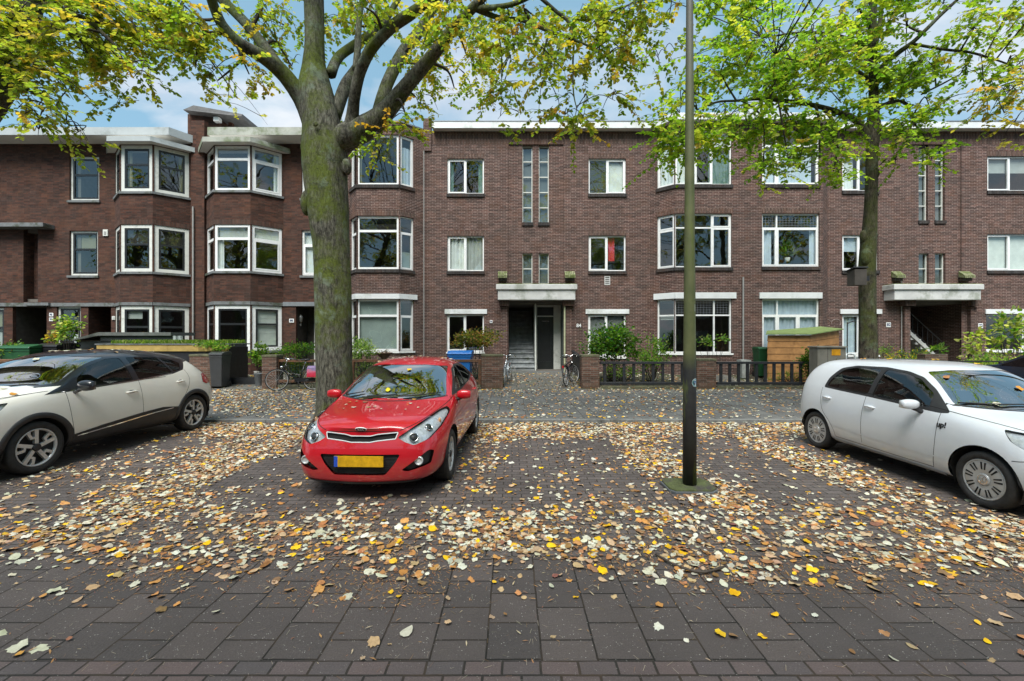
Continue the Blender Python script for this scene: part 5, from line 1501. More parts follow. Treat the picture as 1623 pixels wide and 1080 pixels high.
# ------------------------------------------------------------------ leaves, generic
def leaf_mat(name, transl=.45, rough=.5):
    m, nt, out = newmat(name)
    a = N(nt, 'ShaderNodeAttribute', attribute_name='leafcol'); co = tc(nt)
    col = mixcol(nt, .35, a.outputs['Color'], ramp(nt, noise(nt, co, 30, 3), [(.3, gray(.25)), (.7, gray(.75))]), 'OVERLAY')
    p = nt.nodes.new('ShaderNodeBsdfPrincipled'); L(nt, col, p.inputs['Base Color']); p.inputs['Roughness'].default_value = rough; p.inputs['Specular IOR Level'].default_value = .3
    if transl:
        t = N(nt, 'ShaderNodeBsdfTranslucent'); L(nt, mixcol(nt, 1, col, (1.9, 2.1, .95), 'MULTIPLY'), t.inputs[0])
        mx = N(nt, 'ShaderNodeMixShader'); mx.inputs[0].default_value = transl
        L(nt, p.outputs[0], mx.inputs[1]); L(nt, t.outputs[0], mx.inputs[2]); L(nt, mx.outputs[0], out.inputs['Surface'])
    else: L(nt, p.outputs[0], out.inputs['Surface'])
    return m
M_leaf = leaf_mat('tree_leaf', .62); M_litter = leaf_mat('fallen_leaf', 0, .75)
T_TREE = (np.array([(0, 0, 0), (.40, .28, .05), (.30, .72, .04), (0, 1.05, -.06), (-.30, .72, .04), (-.40, .28, .05)]), [(0, 1, 2, 3), (0, 3, 4, 5)])
T_LANCE = (np.array([(0, 0, 0), (.17, .35, .03), (.12, .75, .02), (0, 1.1, -.06), (-.12, .75, .02), (-.17, .35, .03)]), [(0, 1, 2, 3), (0, 3, 4, 5)])
def lobed():
    P = [(0, 0, 0)]
    for a, r in ((-80, .44), (-58, .55), (-40, .47), (-20, .60), (-8, .53), (4, .70), (20, .52), (38, .59), (56, .43), (80, .52), (104, .40), (128, .46), (160, .34), (200, .40), (236, .36)):
        P.append((r * math.sin(R(a)), r * math.cos(R(a)), .07 * math.cos(R(a * 3)) - .03))
    n = len(P)
    return np.array(P), [(0, i, i + 1 if i + 1 < n else 1) for i in range(1, n)]
T_LOBE = lobed()
T_OVAL = (np.array([(0, 0, .04)] + [(.40 * math.sin(R(a)) * (1 - .12 * math.cos(R(a))), .52 * math.cos(R(a)) + (.1 if a == 0 else 0), .05 * math.sin(R(a * 2 + 40))) for a in range(0, 360, 40)]), [(0, i, i % 9 + 1) for i in range(1, 10)])
def leaves_mesh(name, pos, ydir, nrm, size, col, tpl, mat, parent=None):
    V, F = tpl; n = len(pos); k = len(V)
    ydir = ydir / (np.linalg.norm(ydir, axis=1, keepdims=True) + 1e-9)
    x = np.cross(ydir, nrm); x /= (np.linalg.norm(x, axis=1, keepdims=True) + 1e-9); z = np.cross(x, ydir)
    P = pos[:, None, :] + size[:, None, None] * (V[None, :, 0:1] * x[:, None, :] + V[None, :, 1:2] * ydir[:, None, :] + V[None, :, 2:3] * z[:, None, :])
    P = P.reshape(-1, 3)
    fl = [len(f) for f in F]; fi = np.concatenate([np.array(f) for f in F])
    loops = (fi[None, :] + (np.arange(n) * k)[:, None]).ravel()
    tot = np.tile(np.array(fl), n); st = np.concatenate([[0], np.cumsum(tot)[:-1]])
    me = bpy.data.meshes.new(name); me.vertices.add(len(P)); me.vertices.foreach_set('co', P.astype(np.float32).ravel())
    me.loops.add(len(loops)); me.loops.foreach_set('vertex_index', loops.astype(np.int32))
    me.polygons.add(len(tot)); me.polygons.foreach_set('loop_start', st.astype(np.int32)); me.polygons.foreach_set('loop_total', tot.astype(np.int32))
    me.update(calc_edges=True)
    at_ = me.attributes.new('leafcol', 'FLOAT_COLOR', 'FACE')
    c4 = np.concatenate([np.repeat(col, len(F), axis=0), np.ones((n * len(F), 1))], 1)
    at_.data.foreach_set('color', c4.astype(np.float32).ravel())
    me.materials.append(mat)
    return link(name, me, parent)
def pick(n, pal):
    w = np.array([p[0] for p in pal]); c = np.array([p[1:] for p in pal]); i = rng.choice(len(pal), n, p=w / w.sum())
    return np.clip(c[i] * rng.uniform(.78, 1.2, (n, 1)) + rng.normal(0, .012, (n, 3)), .005, .95)
def unit(n):
    v = rng.normal(size=(n, 3)); return v / np.linalg.norm(v, axis=1, keepdims=True)
_vn = rng.random((64, 64))
def vnoise(x, y, s):
    x = np.asarray(x) * s + 100; y = np.asarray(y) * s + 100
    i = np.floor(x).astype(int); j = np.floor(y).astype(int); fx = x - i; fy = y - j; fx = fx * fx * (3 - 2 * fx); fy = fy * fy * (3 - 2 * fy)
    g = lambda a, b: _vn[a % 64, b % 64]
    return (g(i, j) * (1 - fx) + g(i + 1, j) * fx) * (1 - fy) + (g(i, j + 1) * (1 - fx) + g(i + 1, j + 1) * fx) * fy

# ------------------------------------------------------------------ paving
Y_TILE, Y_PARK, Y_KERB, Y_PAVE, Y_FENCE = 2.32, 3.42, 8.84, 8.96, 14.05
ZP = .06
def ground_z(x, y):
    return 0 if y < Y_KERB else ZP if y < Y_FENCE else min(.33, ZP + (y - Y_FENCE) / (17.6 - Y_FENCE) * .27)
def paving(name, c1, c2, joint, bw, bh, mw, rot=False, speck=.0, off=.5, shift=(0, 0), moss=0, rough=.8, wob=.002, bmp=.5):
    m, nt, out = newmat(name)
    uv = tc(nt, 'Object')
    ns = N(nt, 'ShaderNodeTexNoise', Scale=7, Detail=2); L(nt, uv, ns.inputs['Vector'])
    sb = N(nt, 'ShaderNodeVectorMath', operation='SUBTRACT'); L(nt, ns.outputs['Color'], sb.inputs[0]); sb.inputs[1].default_value = (.5, .5, .5)
    sc = N(nt, 'ShaderNodeVectorMath', operation='SCALE'); L(nt, sb.outputs[0], sc.inputs[0]); sc.inputs['Scale'].default_value = wob * 4
    ad = N(nt, 'ShaderNodeVectorMath', operation='ADD'); L(nt, uv, ad.inputs[0]); L(nt, sc.outputs[0], ad.inputs[1])
    mp = nt.nodes.new('ShaderNodeMapping'); mp.vector_type = 'POINT'
    mp.inputs['Location'].default_value = (shift[0], shift[1], 0)
    if rot: mp.inputs['Rotation'].default_value = (0, 0, PI / 2)
    L(nt, ad.outputs[0], mp.inputs[0])
    b = nt.nodes.new('ShaderNodeTexBrick'); L(nt, mp.outputs[0], b.inputs['Vector']); b.offset = off
    b.inputs['Scale'].default_value = 1; b.inputs['Brick Width'].default_value = bw; b.inputs['Row Height'].default_value = bh
    b.inputs['Mortar Size'].default_value = mw; b.inputs['Mortar Smooth'].default_value = .35; b.inputs['Bias'].default_value = 0
    b.inputs['Color1'].default_value = rgba(c1); b.inputs['Color2'].default_value = rgba(c2); b.inputs['Mortar'].default_value = rgba(joint)
    col = b.outputs['Color']
    g = noise(nt, uv, 120, 4, .7)
    col = mixcol(nt, .5, col, ramp(nt, g, [(.3, gray(.25)), (.7, gray(.72))]), 'OVERLAY')
    g1 = noise(nt, uv, 1.1, 6, .65)
    col = mixcol(nt, .45, col, ramp(nt, g1, [(.3, gray(.28)), (.7, gray(.66))]), 'OVERLAY')
    if speck:
        v = N(nt, 'ShaderNodeTexVoronoi', Scale=62); L(nt, uv, v.inputs['Vector'])
        s1 = ramp(nt, v.outputs['Distance'], [(.13, gray(1)), (.20, gray(0))])
        s2 = ramp(nt, noise(nt, uv, 30, 2), [(.5, gray(0)), (.6, gray(speck))])
        mm = N(nt, 'ShaderNodeMath', operation='MULTIPLY'); L(nt, s1, mm.inputs[0]); L(nt, s2, mm.inputs[1])
        col = mixcol(nt, mm.outputs[0], col, (.40, .38, .35))
    # soil and moss gathered in the joints
    jm = N(nt, 'ShaderNodeMath', operation='MULTIPLY'); L(nt, b.outputs['Fac'], jm.inputs[0]); L(nt, ramp(nt, noise(nt, uv, 2.5, 4), [(.45, gray(0)), (.65, gray(1))]), jm.inputs[1])
    col = mixcol(nt, jm.outputs[0], col, (.035, .04, .02) if moss else (.05, .035, .025))
    if moss:
        mg = ramp(nt, noise(nt, uv, .9, 6, .7), [(.55, gray(0)), (.72, gray(moss))]); col = mixcol(nt, mg, col, (.07, .085, .035))
    h = N(nt, 'ShaderNodeMath', operation='SUBTRACT'); L(nt, noise(nt, uv, 60, 4), h.inputs[0]); L(nt, b.outputs['Fac'], h.inputs[1])
    ro = ramp(nt, g1, [(.3, gray(rough - .12)), (.7, gray(rough + .05))])
    principled(nt, out, col, ro, 0, bump(nt, h.outputs[0], bmp, .006), spec=.35)
    return m
def sheet(name, x0, x1, y0, y1, z0, m, z1=None, kind='structure'):
    mb = MB(); mb.add([(x0, y0, z0), (x1, y0, z0), (x1, y1, z0 if z1 is None else z1), (x0, y1, z0 if z1 is None else z1)], [(0, 1, 2, 3)])
    return tag(mb.build(name, m), kind=kind)
M_clink = paving('road_clinker', (.125, .092, .088), (.086, .074, .075), (.028, .024, .021), .20, .10, .008, speck=.5, shift=(.05, .08))
M_tile = paving('concrete_tile', (.100, .082, .077), (.070, .060, .058), (.016, .014, .012), .30, .30, .006, rot=True, speck=1, shift=(-Y_TILE, .14), rough=.82, bmp=.8)
M_park = paving('parking_clinker', (.122, .103, .098), (.082, .070, .068), (.024, .021, .018), .205, .098, .007, speck=.4, wob=.004, rough=.72)
M_pave = paving('pavement_tile', (.150, .150, .144), (.108, .110, .108), (.035, .035, .03), .30, .30, .006, rot=True, speck=.2, shift=(-Y_PAVE, 0), rough=.8)
M_path = paving('garden_tile', (.15, .145, .13), (.11, .11, .10), (.04, .04, .03), .30, .30, .008, speck=.1, moss=.8)
M_kerb = simple('kerb_concrete', (.17, .175, .17), .8, var=.2, c2=(.08, .08, .07))
M_soil = simple('garden_soil', (.07, .058, .042), .95, var=.5, scale=5, bmp=.6, bscale=30, c2=(.05, .06, .025), thr=.5)
M_asph = simple('far_ground', (.08, .075, .07), .9, var=.3, scale=1)
sheet('ground', -400, 400, -400, 400, -.03, M_asph)
sheet('road', -60, 60, -9.0, Y_TILE, 0, M_clink)
sheet('tile_strip', -60, 60, Y_TILE + .001, Y_PARK, 0, M_tile)
sheet('parking_bays', -60, 60, Y_PARK + .001, Y_KERB, 0, M_park)
k = MB()
x = -40.0
while x < 40: k.cbox(x + .003, x + .997, Y_KERB + .001, Y_PAVE, -.02, ZP + .002, .008); x += 1
tag(k.build('kerb', M_kerb), kind='structure')
sheet('pavement', -60, 60, Y_PAVE + .001, Y_FENCE, ZP, M_pave)
sheet('garden_ground', -60, 60, Y_FENCE + .001, 17.6, ZP, M_soil, .33)
sheet('garden_path', PX(797, 14.1) , PX(922, 14.1), Y_FENCE + .002, 17.55, ZP + .006, M_path, .336)
sheet('side_path', PX(340, 14.2), PX(415, 14.2), Y_FENCE + .002, 17.0, ZP + .006, M_path, .29)
sheet('paved_front_garden', PX(1140, 14.2), PX(1212, 14.2), Y_FENCE + .3, 16.9, ZP + .035, M_path, .30)
sheet('rear_ground', -60, 60, 17.6, 60, .33, M_soil)

# ------------------------------------------------------------------ fallen leaves
PAL_G = [(.32, .54, .52, .40), (.10, .62, .61, .51), (.26, .48, .33, .19), (.12, .54, .26, .08), (.08, .78, .46, .02), (.14, .25, .13, .06), (.08, .40, .18, .07)]
def dens(x, y):
    """leaves per square metre / maximum"""
    n1 = vnoise(x, y, 1.3); n2 = vnoise(x + 7, y + 3, .45); n3 = vnoise(x, y, 4)
    d = np.full_like(x, .02)
    edge = 3.05 + .35 * (vnoise(x, y * 0, .8) - .5)
    band = np.clip((y - edge) / .45, 0, 1) * np.clip((4.75 - y + .5 * (n2 - .5)) / .8, 0, 1)
    mid = np.exp(-((x + 1.15) / .55) ** 2) * .35 + np.exp(-((x + 2.3) / .9) ** 2) * .25
    d = np.maximum(d, band * (.35 + .75 * n1) * (1 - mid))
    d = np.maximum(d, np.clip((y - 2.75) / .4, 0, 1) * np.clip((3.3 - y) / .3, 0, 1) * .12)
    # bands between the parked cars
    def strip_(xc, w, a): return a * np.exp(-((x - xc - .12 * np.sin(y * 1.7)) / w) ** 2) * (y > 4.2) * (y < 8.84)
    park = .045 + .15 * n1 * n2 * 2
    park = np.maximum(park, strip_(2.1, .42, .9)); park = np.maximum(park, strip_(-4.0, .75, .75)); park = np.maximum(park, strip_(4.15, .35, .8)); park = np.maximum(park, strip_(-.15, .35, .45)); park = np.maximum(park, strip_(-6.9, .5, .4))
    kerbside = np.clip((y - 7.3 - .5 * (n2 - .5)) / .8, 0, 1) * (.55 + .5 * n3) * np.where((x > -.9) | (x < -2.6), 1, .45)
    park = np.maximum(park, kerbside)
    empty = ((x > -.2) & (x < 1.6) & (y > 4.7) & (y < 7.3)) | ((x > -2.6) & (x < .1) & (y > 4.1) & (y < 4.8)) | ((x > 2.75) & (x < 3.75) & (y > 4.7) & (y < 7.4)) | ((x > -3.5) & (x < -2.9) & (y > 5) & (y < 6.2))
    park = np.where(empty, .05 + .05 * n1, park)
    d = np.where((y > 4.2) & (y < 8.84), np.maximum(park, d * (y < 4.9)), d)
    under = ((np.abs(x + 1.6) < .8) & (y > 4.75) & (y < 8.3)) | ((np.abs(x - 5.6) < .75) & (y > 4.0) & (y < 7.2)) | ((np.abs(x + 6.9) < .8) & (y > 4.9) & (y < 8.6))
    d = np.where(under, .01, d); d = d * np.clip(.35 + 1.3 * vnoise(x + 3, y, 2.6), .25, 1.25)
    pv = .10 + .16 * n3 * n1 * 2 + .35 * np.clip((y - 13.3) / .6, 0, 1) + .5 * (x < -4) * (.35 + .6 * n1) * (y > 9.6) + .22 * np.clip((9.6 - y) / .6, 0, 1) * n1
    d = np.where(y >= 8.84, pv, d)
    gd = .25 + .5 * n1
    d = np.where(y > 14.05, gd, d)
    return np.clip(d, 0, 1)
def scatter(n, x0, x1, y0, y1, cap=1.0):
    x = rng.uniform(x0, x1, n); y = rng.uniform(y0, y1, n)
    keep = (rng.random(n) < dens(x, y) * cap) & (np.abs(x) < y * 1.25 + 1.5)
    keep &= ~((np.abs(x - 2.0) < .10) & (np.abs(y - 4.97) < .10))
    return x[keep], y[keep]
def zof(y): return np.where(y < Y_KERB, 0, np.where(y < Y_FENCE, ZP + .002, np.minimum(.34, ZP + .008 + (y - Y_FENCE) * .0761)))
xs_, ys_ = scatter(104000, -13, 13, 2.3, 8.84)
x2, y2 = scatter(42000, -17, 17, 8.97, 14.0, .95)
x3, y3 = scatter(13000, -18, 18, 14.1, 17.4, .8)
for nm, X, Y, sz in (('parking_leaves', xs_, ys_, (.034, .088)), ('pavement_leaves', x2, y2, (.04, .095)), ('garden_leaves', x3, y3, (.05, .10))):
    n = len(X); pos = np.stack([X, Y, zof(Y) + rng.uniform(.004, .018, n)], 1)
    a = rng.uniform(0, 2 * PI, n); yd = np.stack([np.cos(a), np.sin(a), rng.normal(0, .16, n)], 1); nr = np.stack([rng.normal(0, .15, n), rng.normal(0, .15, n), np.ones(n)], 1)
    s = sz[0] + (sz[1] - sz[0]) * rng.random(n) ** 1.6; s = s * np.where(rng.random(n) < .2, .6, 1); c = pick(n, PAL_G)
    c = np.where(rng.random((n, 1)) < .0, c, c)
    h = rng.random(n) < .65
    tp = leaves_mesh('fallen_leaves' if nm == 'parking_leaves' else nm, pos[h], yd[h], nr[h], s[h], c[h], T_LOBE, M_litter); tag(tp, kind='stuff')
    tp = leaves_mesh('fallen_leaves' if nm == 'parking_leaves' else nm, pos[~h], yd[~h], nr[~h], s[~h], c[~h], T_OVAL, M_litter); tag(tp, kind='stuff')
# brown crumbs and stalks between them
X, Y = scatter(170000, -9, 9, 2.3, 8, .85); n = len(X)
pos = np.stack([X, Y, np.full(n, .004) + rng.uniform(0, .01, n)], 1); a = rng.uniform(0, 2 * PI, n); yd = np.stack([np.cos(a), np.sin(a), rng.normal(0, .2, n)], 1)
T_CRUMB = (np.array([(0, 0, 0), (.10, .3, .03), (.03, 1, 0), (-.10, .5, .02)]), [(0, 1, 2, 3)])
T_STALK = (np.array([(-.02, 0, 0), (.02, 0, 0), (.02, 1, 0.02), (-.02, 1, .02)]), [(0, 1, 2, 3)])
tag(leaves_mesh('leaf_crumbs', pos, yd, np.tile([0., .1, 1.], (n, 1)), rng.uniform(.015, .055, n), pick(n, [(.40, .30, .15, .065), (.35, .44, .24, .11), (.25, .50, .40, .26)]), T_CRUMB, M_litter), kind='stuff')
n = 16000; X = rng.uniform(-5.5, 5.5, n); Y = 2.75 + rng.gamma(2.2, .28, n); kp = rng.random(n) < np.clip(vnoise(X, Y, 1.1) * 1.6 - .35, .03, 1); X, Y = X[kp], Y[kp]; n = len(X); a = rng.uniform(0, 2 * PI, n)
tag(leaves_mesh('leaf_crumbs', np.stack([X, Y, np.full(n, .004)], 1), np.stack([np.cos(a), np.sin(a), rng.normal(0, .15, n)], 1), np.tile([0., .1, 1.], (n, 1)), rng.uniform(.012, .04, n), pick(n, [(.5, .34, .17, .07), (.3, .46, .27, .12), (.2, .22, .11, .05)]), T_CRUMB, M_litter), kind='stuff')
n = 900; X = rng.uniform(-5, 5, n); Y = rng.uniform(2.2, 3.6, n); a = rng.uniform(0, 2 * PI, n)
tag(leaves_mesh('leaf_stalks', np.stack([X, Y, np.full(n, .004)], 1), np.stack([np.cos(a), np.sin(a), np.zeros(n)], 1), np.tile([0., 0., 1.], (n, 1)), rng.uniform(.012, .05, n), pick(n, [(.5, .40, .34, .26), (.5, .24, .14, .08)]), T_STALK, M_litter), kind='stuff')
# fallen stick
k = MB(); k.smooth = True
P = [at(1040, 884, 3.42), at(1065, 899, 3.28), at(1092, 908, 3.19), at(1118, 912, 3.16), at(1150, 903, 3.24)]
P = [Vector((p.x, p.y, .022)) for p in P]; k.tube(smooth_line(P, 5), [.008 + .004 * (i % 3 == 0) for i in range(21)], 7)
tag(k.build('fallen_stick', simple('wet_bark_stick', (.06, .045, .035), .7, var=.4)), 'thin curved brown stick lying among leaves in front of the lamp post', 'stick')
# ------------------------------------------------------------------ trees
def bark(name, c1, c2, moss, lich, mthr=.5, vs=1.0):
    m, nt, out = newmat(name)
    co = tc(nt)
    mp = nt.nodes.new('ShaderNodeMapping'); mp.inputs['Scale'].default_value = (1, 1, .28 * vs); L(nt, co, mp.inputs[0])
    f = noise(nt, mp.outputs[0], 22, 9, .75)
    col = ramp(nt, f, [(.38, tuple(x * .6 for x in c1)), (.62, tuple(x * 1.15 for x in c2))])
    v = N(nt, 'ShaderNodeTexVoronoi', Scale=34); v.feature = 'DISTANCE_TO_EDGE'
    nd = N(nt, 'ShaderNodeTexNoise', Scale=9, Detail=3); L(nt, mp.outputs[0], nd.inputs['Vector']); mp3 = mixcol(nt, .12, mp.outputs[0], nd.outputs['Color'], 'ADD'); mq = nt.nodes.new('ShaderNodeMapping'); mq.inputs['Scale'].default_value = (1, 1, .45); L(nt, mp3, mq.inputs[0]); L(nt, mq.outputs[0], v.inputs['Vector'])
    cr = ramp(nt, v.outputs['Distance'], [(0, gray(0)), (.09, gray(1))])
    col = mixcol(nt, .4, col, cr, 'MULTIPLY')
    g = noise(nt, co, 1.1, 7, .7)
    col = mixcol(nt, ramp(nt, g, [(mthr - .06, gray(0)), (mthr + .08, gray(.85))]), col, ramp(nt, noise(nt, co, 26, 5, .7), [(.3, tuple(x * .45 for x in moss)), (.7, moss)]))
    lf = noise(nt, co, 7, 6, .75)
    col = mixcol(nt, ramp(nt, lf, [(.60, gray(0)), (.70, gray(.6))]), col, lich)
    pl = noise(nt, co, 2.3, 8, .75)
    col = mixcol(nt, ramp(nt, pl, [(.54, gray(0)), (.62, gray(.55))]), col, mixcol(nt, .5, lich, (.10, .16, .115)))
    dk = noise(nt, co, 4.5, 8, .75)
    col = mixcol(nt, ramp(nt, dk, [(.36, gray(.75)), (.48, gray(0))]), col, tuple(x * .5 for x in c1))
    h = mixcol(nt, .5, cr, ramp(nt, f, [(.2, gray(0)), (.8, gray(1))]))
    principled(nt, out, col, .92, 0, bump(nt, h, .6, .02), spec=.2)
    return m
M_bark1 = bark('mossy_bark', (.050, .049, .040), (.150, .150, .122), (.115, .155, .018), (.21, .26, .19), .51)
M_bark2 = bark('young_bark', (.034, .030, .024), (.100, .088, .068), (.075, .092, .02), (.12, .14, .08), .50)
M_twig = simple('twig_bark', (.035, .028, .022), .8, var=.3)

def bumpy_tube(mb, pts, rad, seg=18, rough=.06, sub=5, seed=0, buttress=0):
    P = smooth_line([Vector(p) for p in pts], sub); Rr = [r.x for r in smooth_line([Vector((r, 0, 0)) for r in rad], sub)]
    o = len(mb.v); mb.tube(P, Rr, seg, cap=True)
    n = len(P); r0 = random.Random(seed)
    ph = [r0.random() * 6.28 for _ in range(8)]
    for i in range(n):
        c = P[i]
        for k in range(seg):
            v = Vector(mb.v[o + i * seg + k]); a = 2 * PI * k / seg
            s = 1 + rough * (.5 * math.sin(3 * a + ph[0] + i * .11) + .35 * math.sin(5 * a + ph[1] - i * .17) + .4 * math.sin(2 * a + ph[2] + i * .33) + .25 * math.sin(8 * a + ph[3] + i * .5)) + r0.uniform(-.3, .3) * rough * .5
            if buttress and i < sub * 1.6: s += buttress * (1 - i / (sub * 1.6)) ** 2 * (.4 + .6 * max(0, math.sin(4 * a + ph[4])))
            mb.v[o + i * seg + k] = tuple(c + (v - c) * s)
    return P, Rr

def grow(root, feeders, blobs, pal, leafsz, name='crown', tpl=T_TREE, twig_mat=None, wander=.25, lps=15, droop=.5):
    """blobs = (centre Vector, (rx,ry,rz), n sprays); each gets a branch from the nearest limb point, side shoots and leafy sprays"""
    tw = MB(); tw.smooth = True
    S_, D_, Ln, CI = [], [], [], []
    for bi, (c, r, n) in enumerate(blobs):
        near = min(feeders, key=lambda f: (f[0] - c).length + f[1] * 0)
        a = near[0]; ra = min(near[1] * .7, .035)
        mid = (a + c) / 2 + Vector((rnd.uniform(-.2, .2), rnd.uniform(-.2, .2), rnd.uniform(.05, .35)))
        pts = smooth_line([a, mid, c], 4); rr = [ra * (1 - .75 * i / (len(pts) - 1)) + .003 for i in range(len(pts))]
        tw.tube(pts, rr, 5, cap=False)
        nodes = [p for p in pts[3:]]
        for s_ in range(max(3, n // 7)):
            st = rnd.choice(nodes[-6:])
            e = c + Vector((rnd.uniform(-1, 1) * r[0], rnd.uniform(-1, 1) * r[1], rnd.uniform(-1, .8) * r[2])) * .8
            m2 = (st + e) / 2 + Vector((0, 0, .12))
            q = smooth_line([st, m2, e], 3); tw.tube(q, [.010 - .007 * i / (len(q) - 1) for i in range(len(q))], 4, cap=False)
            nodes += q[3:]
        sub = nodes[4:]
        for k in range(n):
            st = rnd.choice(sub) + Vector((rnd.uniform(-1, 1), rnd.uniform(-1, 1), rnd.uniform(-1, 1))) * .22
            off = (st - c); d = Vector((off.x * .5 + rnd.uniform(-1, 1), off.y * .5 + rnd.uniform(-1, 1), rnd.uniform(-droop - .25, .3)))
            d = d.normalized(); ln = rnd.uniform(.28, .62)
            S_.append(st); D_.append(d); Ln.append(ln); CI.append(bi)
            e = st + d * ln + Vector((0, 0, -.10 * ln)); m2 = st + d * ln * .5 + Vector((0, 0, .03))
            tw.tube([st, m2, e], [.0045, .0035, .002], 3, cap=False)
    n = len(S_); S_ = np.array([tuple(v) for v in S_]); D_ = np.array([tuple(v) for v in D_]); Ln = np.array(Ln)
    t = np.tile(np.linspace(.08, 1.0, lps), (n, 1)) + rng.uniform(-.03, .03, (n, lps))
    pos = S_[:, None, :] + D_[:, None, :] * (t * Ln[:, None])[:, :, None]; pos[:, :, 2] -= (t ** 2 * .10 * Ln[:, None])
    side = np.cross(D_, np.tile([0, 0, 1.], (n, 1))); side /= np.linalg.norm(side, axis=1, keepdims=True) + 1e-6
    sg = np.where(np.arange(lps) % 2 == 0, 1, -1)
    yd = D_[:, None, :] * .55 + side[:, None, :] * sg[None, :, None] * .8 + rng.normal(0, .28, (n, lps, 3)); yd[:, :, 2] -= .2
    nr = np.tile([0., 0., 1.], (n, lps, 1)) + rng.normal(0, .36, (n, lps, 3))
    pos = pos.reshape(-1, 3); yd = yd.reshape(-1, 3); nr = nr.reshape(-1, 3)
    col = pick(len(pos), pal)
    # whole sprays turn colour together
    CI = np.array(CI); spr = pick(n, pal); mixw = rng.uniform(.3, .9, (n, 1)); col = (col.reshape(n, lps, 3) * (1 - mixw[:, None, :]) + spr[:, None, :] * mixw[:, None, :]).reshape(-1, 3)
    leaves_mesh(name, pos, yd, nr, rng.uniform(*leafsz, len(pos)), col * np.array([.93, .89, .95]) + .004, tpl, M_leaf, root)
    tw.build('branches', twig_mat or M_twig, root)

THIN = [.92]
def limb(mb, feeders, path, seg=12, rough=.05, seed=0, **k):
    """path = (px, py, d, rpx)"""
    pts = [at(a, b, d) for a, b, d, r in path]; rad = [r * d / FPX * THIN[0] for a, b, d, r in path]
    P, Rr = bumpy_tube(mb, pts, rad, seg, rough, seed=seed, **k)
    feeders += [(p, r) for p, r in zip(P[len(P) // 4:], Rr[len(P) // 4:])]
    return P, Rr
def B_(px, py, rpx, rpy, d, rd, dens=.0056):
    c = at(px, py, d); rd *= 1.25; return (c, (rpx * d / FPX, rd, rpy * d / FPX), max(6, int(PI * rpx * rpy * dens * 1.12)))
PAL_YG = [(.38, .20, .27, .035), (.28, .13, .21, .03), (.16, .38, .37, .05), (.10, .48, .36, .05), (.06, .44, .24, .05), (.04, .22, .12, .04)]
PAL_GR = [(.48, .14, .25, .025), (.27, .21, .31, .03), (.14, .32, .37, .04), (.07, .42, .40, .06), (.04, .46, .32, .09)]
PAL_OR = [(.34, .15, .19, .03), (.28, .24, .25, .04), (.18, .44, .32, .05), (.12, .46, .22, .05), (.08, .08, .12, .02)]

# --- big mossy tree
D1 = 8.75
t1 = thing('street_tree', 'big old street tree with thick mossy trunk behind the red car', 'tree', at(528, 536, D1) * 1 - Vector((0, 0, CAMH)), 0, 'street trees along the kerb')
o1 = t1.location.copy()
mb = MB(); mb.smooth = True; fd = []
limb(mb, [], [(530, 684, D1, 37), (531, 664, D1, 34), (530, 630, D1, 31), (529, 560, D1, 29), (528, 480, D1, 29), (526, 400, D1, 29), (521, 340, D1, 33), (517, 280, D1, 35), (515, 235, D1, 36), (512, 205, D1, 33), (506, 170, D1, 30), (500, 140, D1, 27), (498, 105, D1, 19), (498, 70, D1, 16), (497, 0, D1 + .1, 16), (494, -90, D1 + .2, 12), (490, -220, D1 + .3, 7)], seg=28, rough=.07, seed=3, buttress=.32)
fd += [(at(498, y, D1), .15) for y in (60, 20, -40, -100, -180)]
def L1(path, seed): return limb(mb, fd, path, 12, .07, seed)
L1([(500, 200, D1, 20), (484, 170, D1, 15), (470, 146, D1 - .1, 14), (448, 117, D1 - .3, 13.5), (418, 92, D1 - .6, 11), (381, 70, D1 - .9, 9.5), (354, 42, D1 - 1.1, 9), (340, 12, D1 - 1.3, 8), (322, -40, D1 - 1.6, 7), (290, -120, D1 - 2, 5)], 4)
L1([(446, 113, D1 - .3, 11), (425, 82, D1 - .1, 9), (391, 39, D1 + .2, 8.5), (360, 8, D1 + .4, 8), (320, -30, D1 + .6, 7), (250, -90, D1 + 1, 4)], 5)
L1([(512, 236, D1, 26), (548, 218, D1 - .05, 23), (580, 202, D1 - .1, 20), (602, 186, D1 - .15, 18), (622, 164, D1 - .2, 15), (645, 136, D1 - .3, 12), (672, 104, D1 - .4, 11), (700, 70, D1 - .6, 10), (722, 42, D1 - .8, 9), (745, 18, D1 - 1, 8), (775, -14, D1 - 1.2, 7), (820, -70, D1 - 1.5, 5)], 6)
L1([(600, 182, D1 - .12, 12), (606, 155, D1 + .1, 11), (618, 123, D1 + .3, 10), (640, 82, D1 + .6, 9.5), (666, 48, D1 + .9, 8.5), (690, 6, D1 + 1.2, 7), (720, -60, D1 + 1.5, 5)], 7)
L1([(556, 206, D1 - .1, 13), (559, 180, D1 - .2, 10), (562, 150, D1 - .35, 9.5), (571, 112, D1 - .5, 9.5), (590, 76, D1 - .7, 9), (620, 44, D1 - .9, 9), (655, 20, D1 - 1.1, 9), (700, -14, D1 - 1.4, 7), (760, -80, D1 - 1.8, 5)], 8)
L1([(564, 112, D1 - .45, 6), (567, 74, D1 - .4, 5.5), (569, 37, D1 - .35, 5), (575, -5, D1 - .3, 4.5), (590, -70, D1 - .2, 3)], 9)
L1([(524, 118, D1 + .05, 9), (536, 92, D1 + .3, 8), (559, 74, D1 + .5, 7.5), (586, 56, D1 + .7, 6.5), (608, 36, D1 + .9, 5.5), (625, 10, D1 + 1.1, 5), (650, -40, D1 + 1.4, 4)], 10)
L1([(530, 186, D1 + .1, 11), (546, 140, D1 + .25, 10), (560, 116, D1 + .4, 8), (580, 84, D1 + .6, 6), (596, 40, D1 + .9, 4.5), (600, -20, D1 + 1.2, 3)], 11)
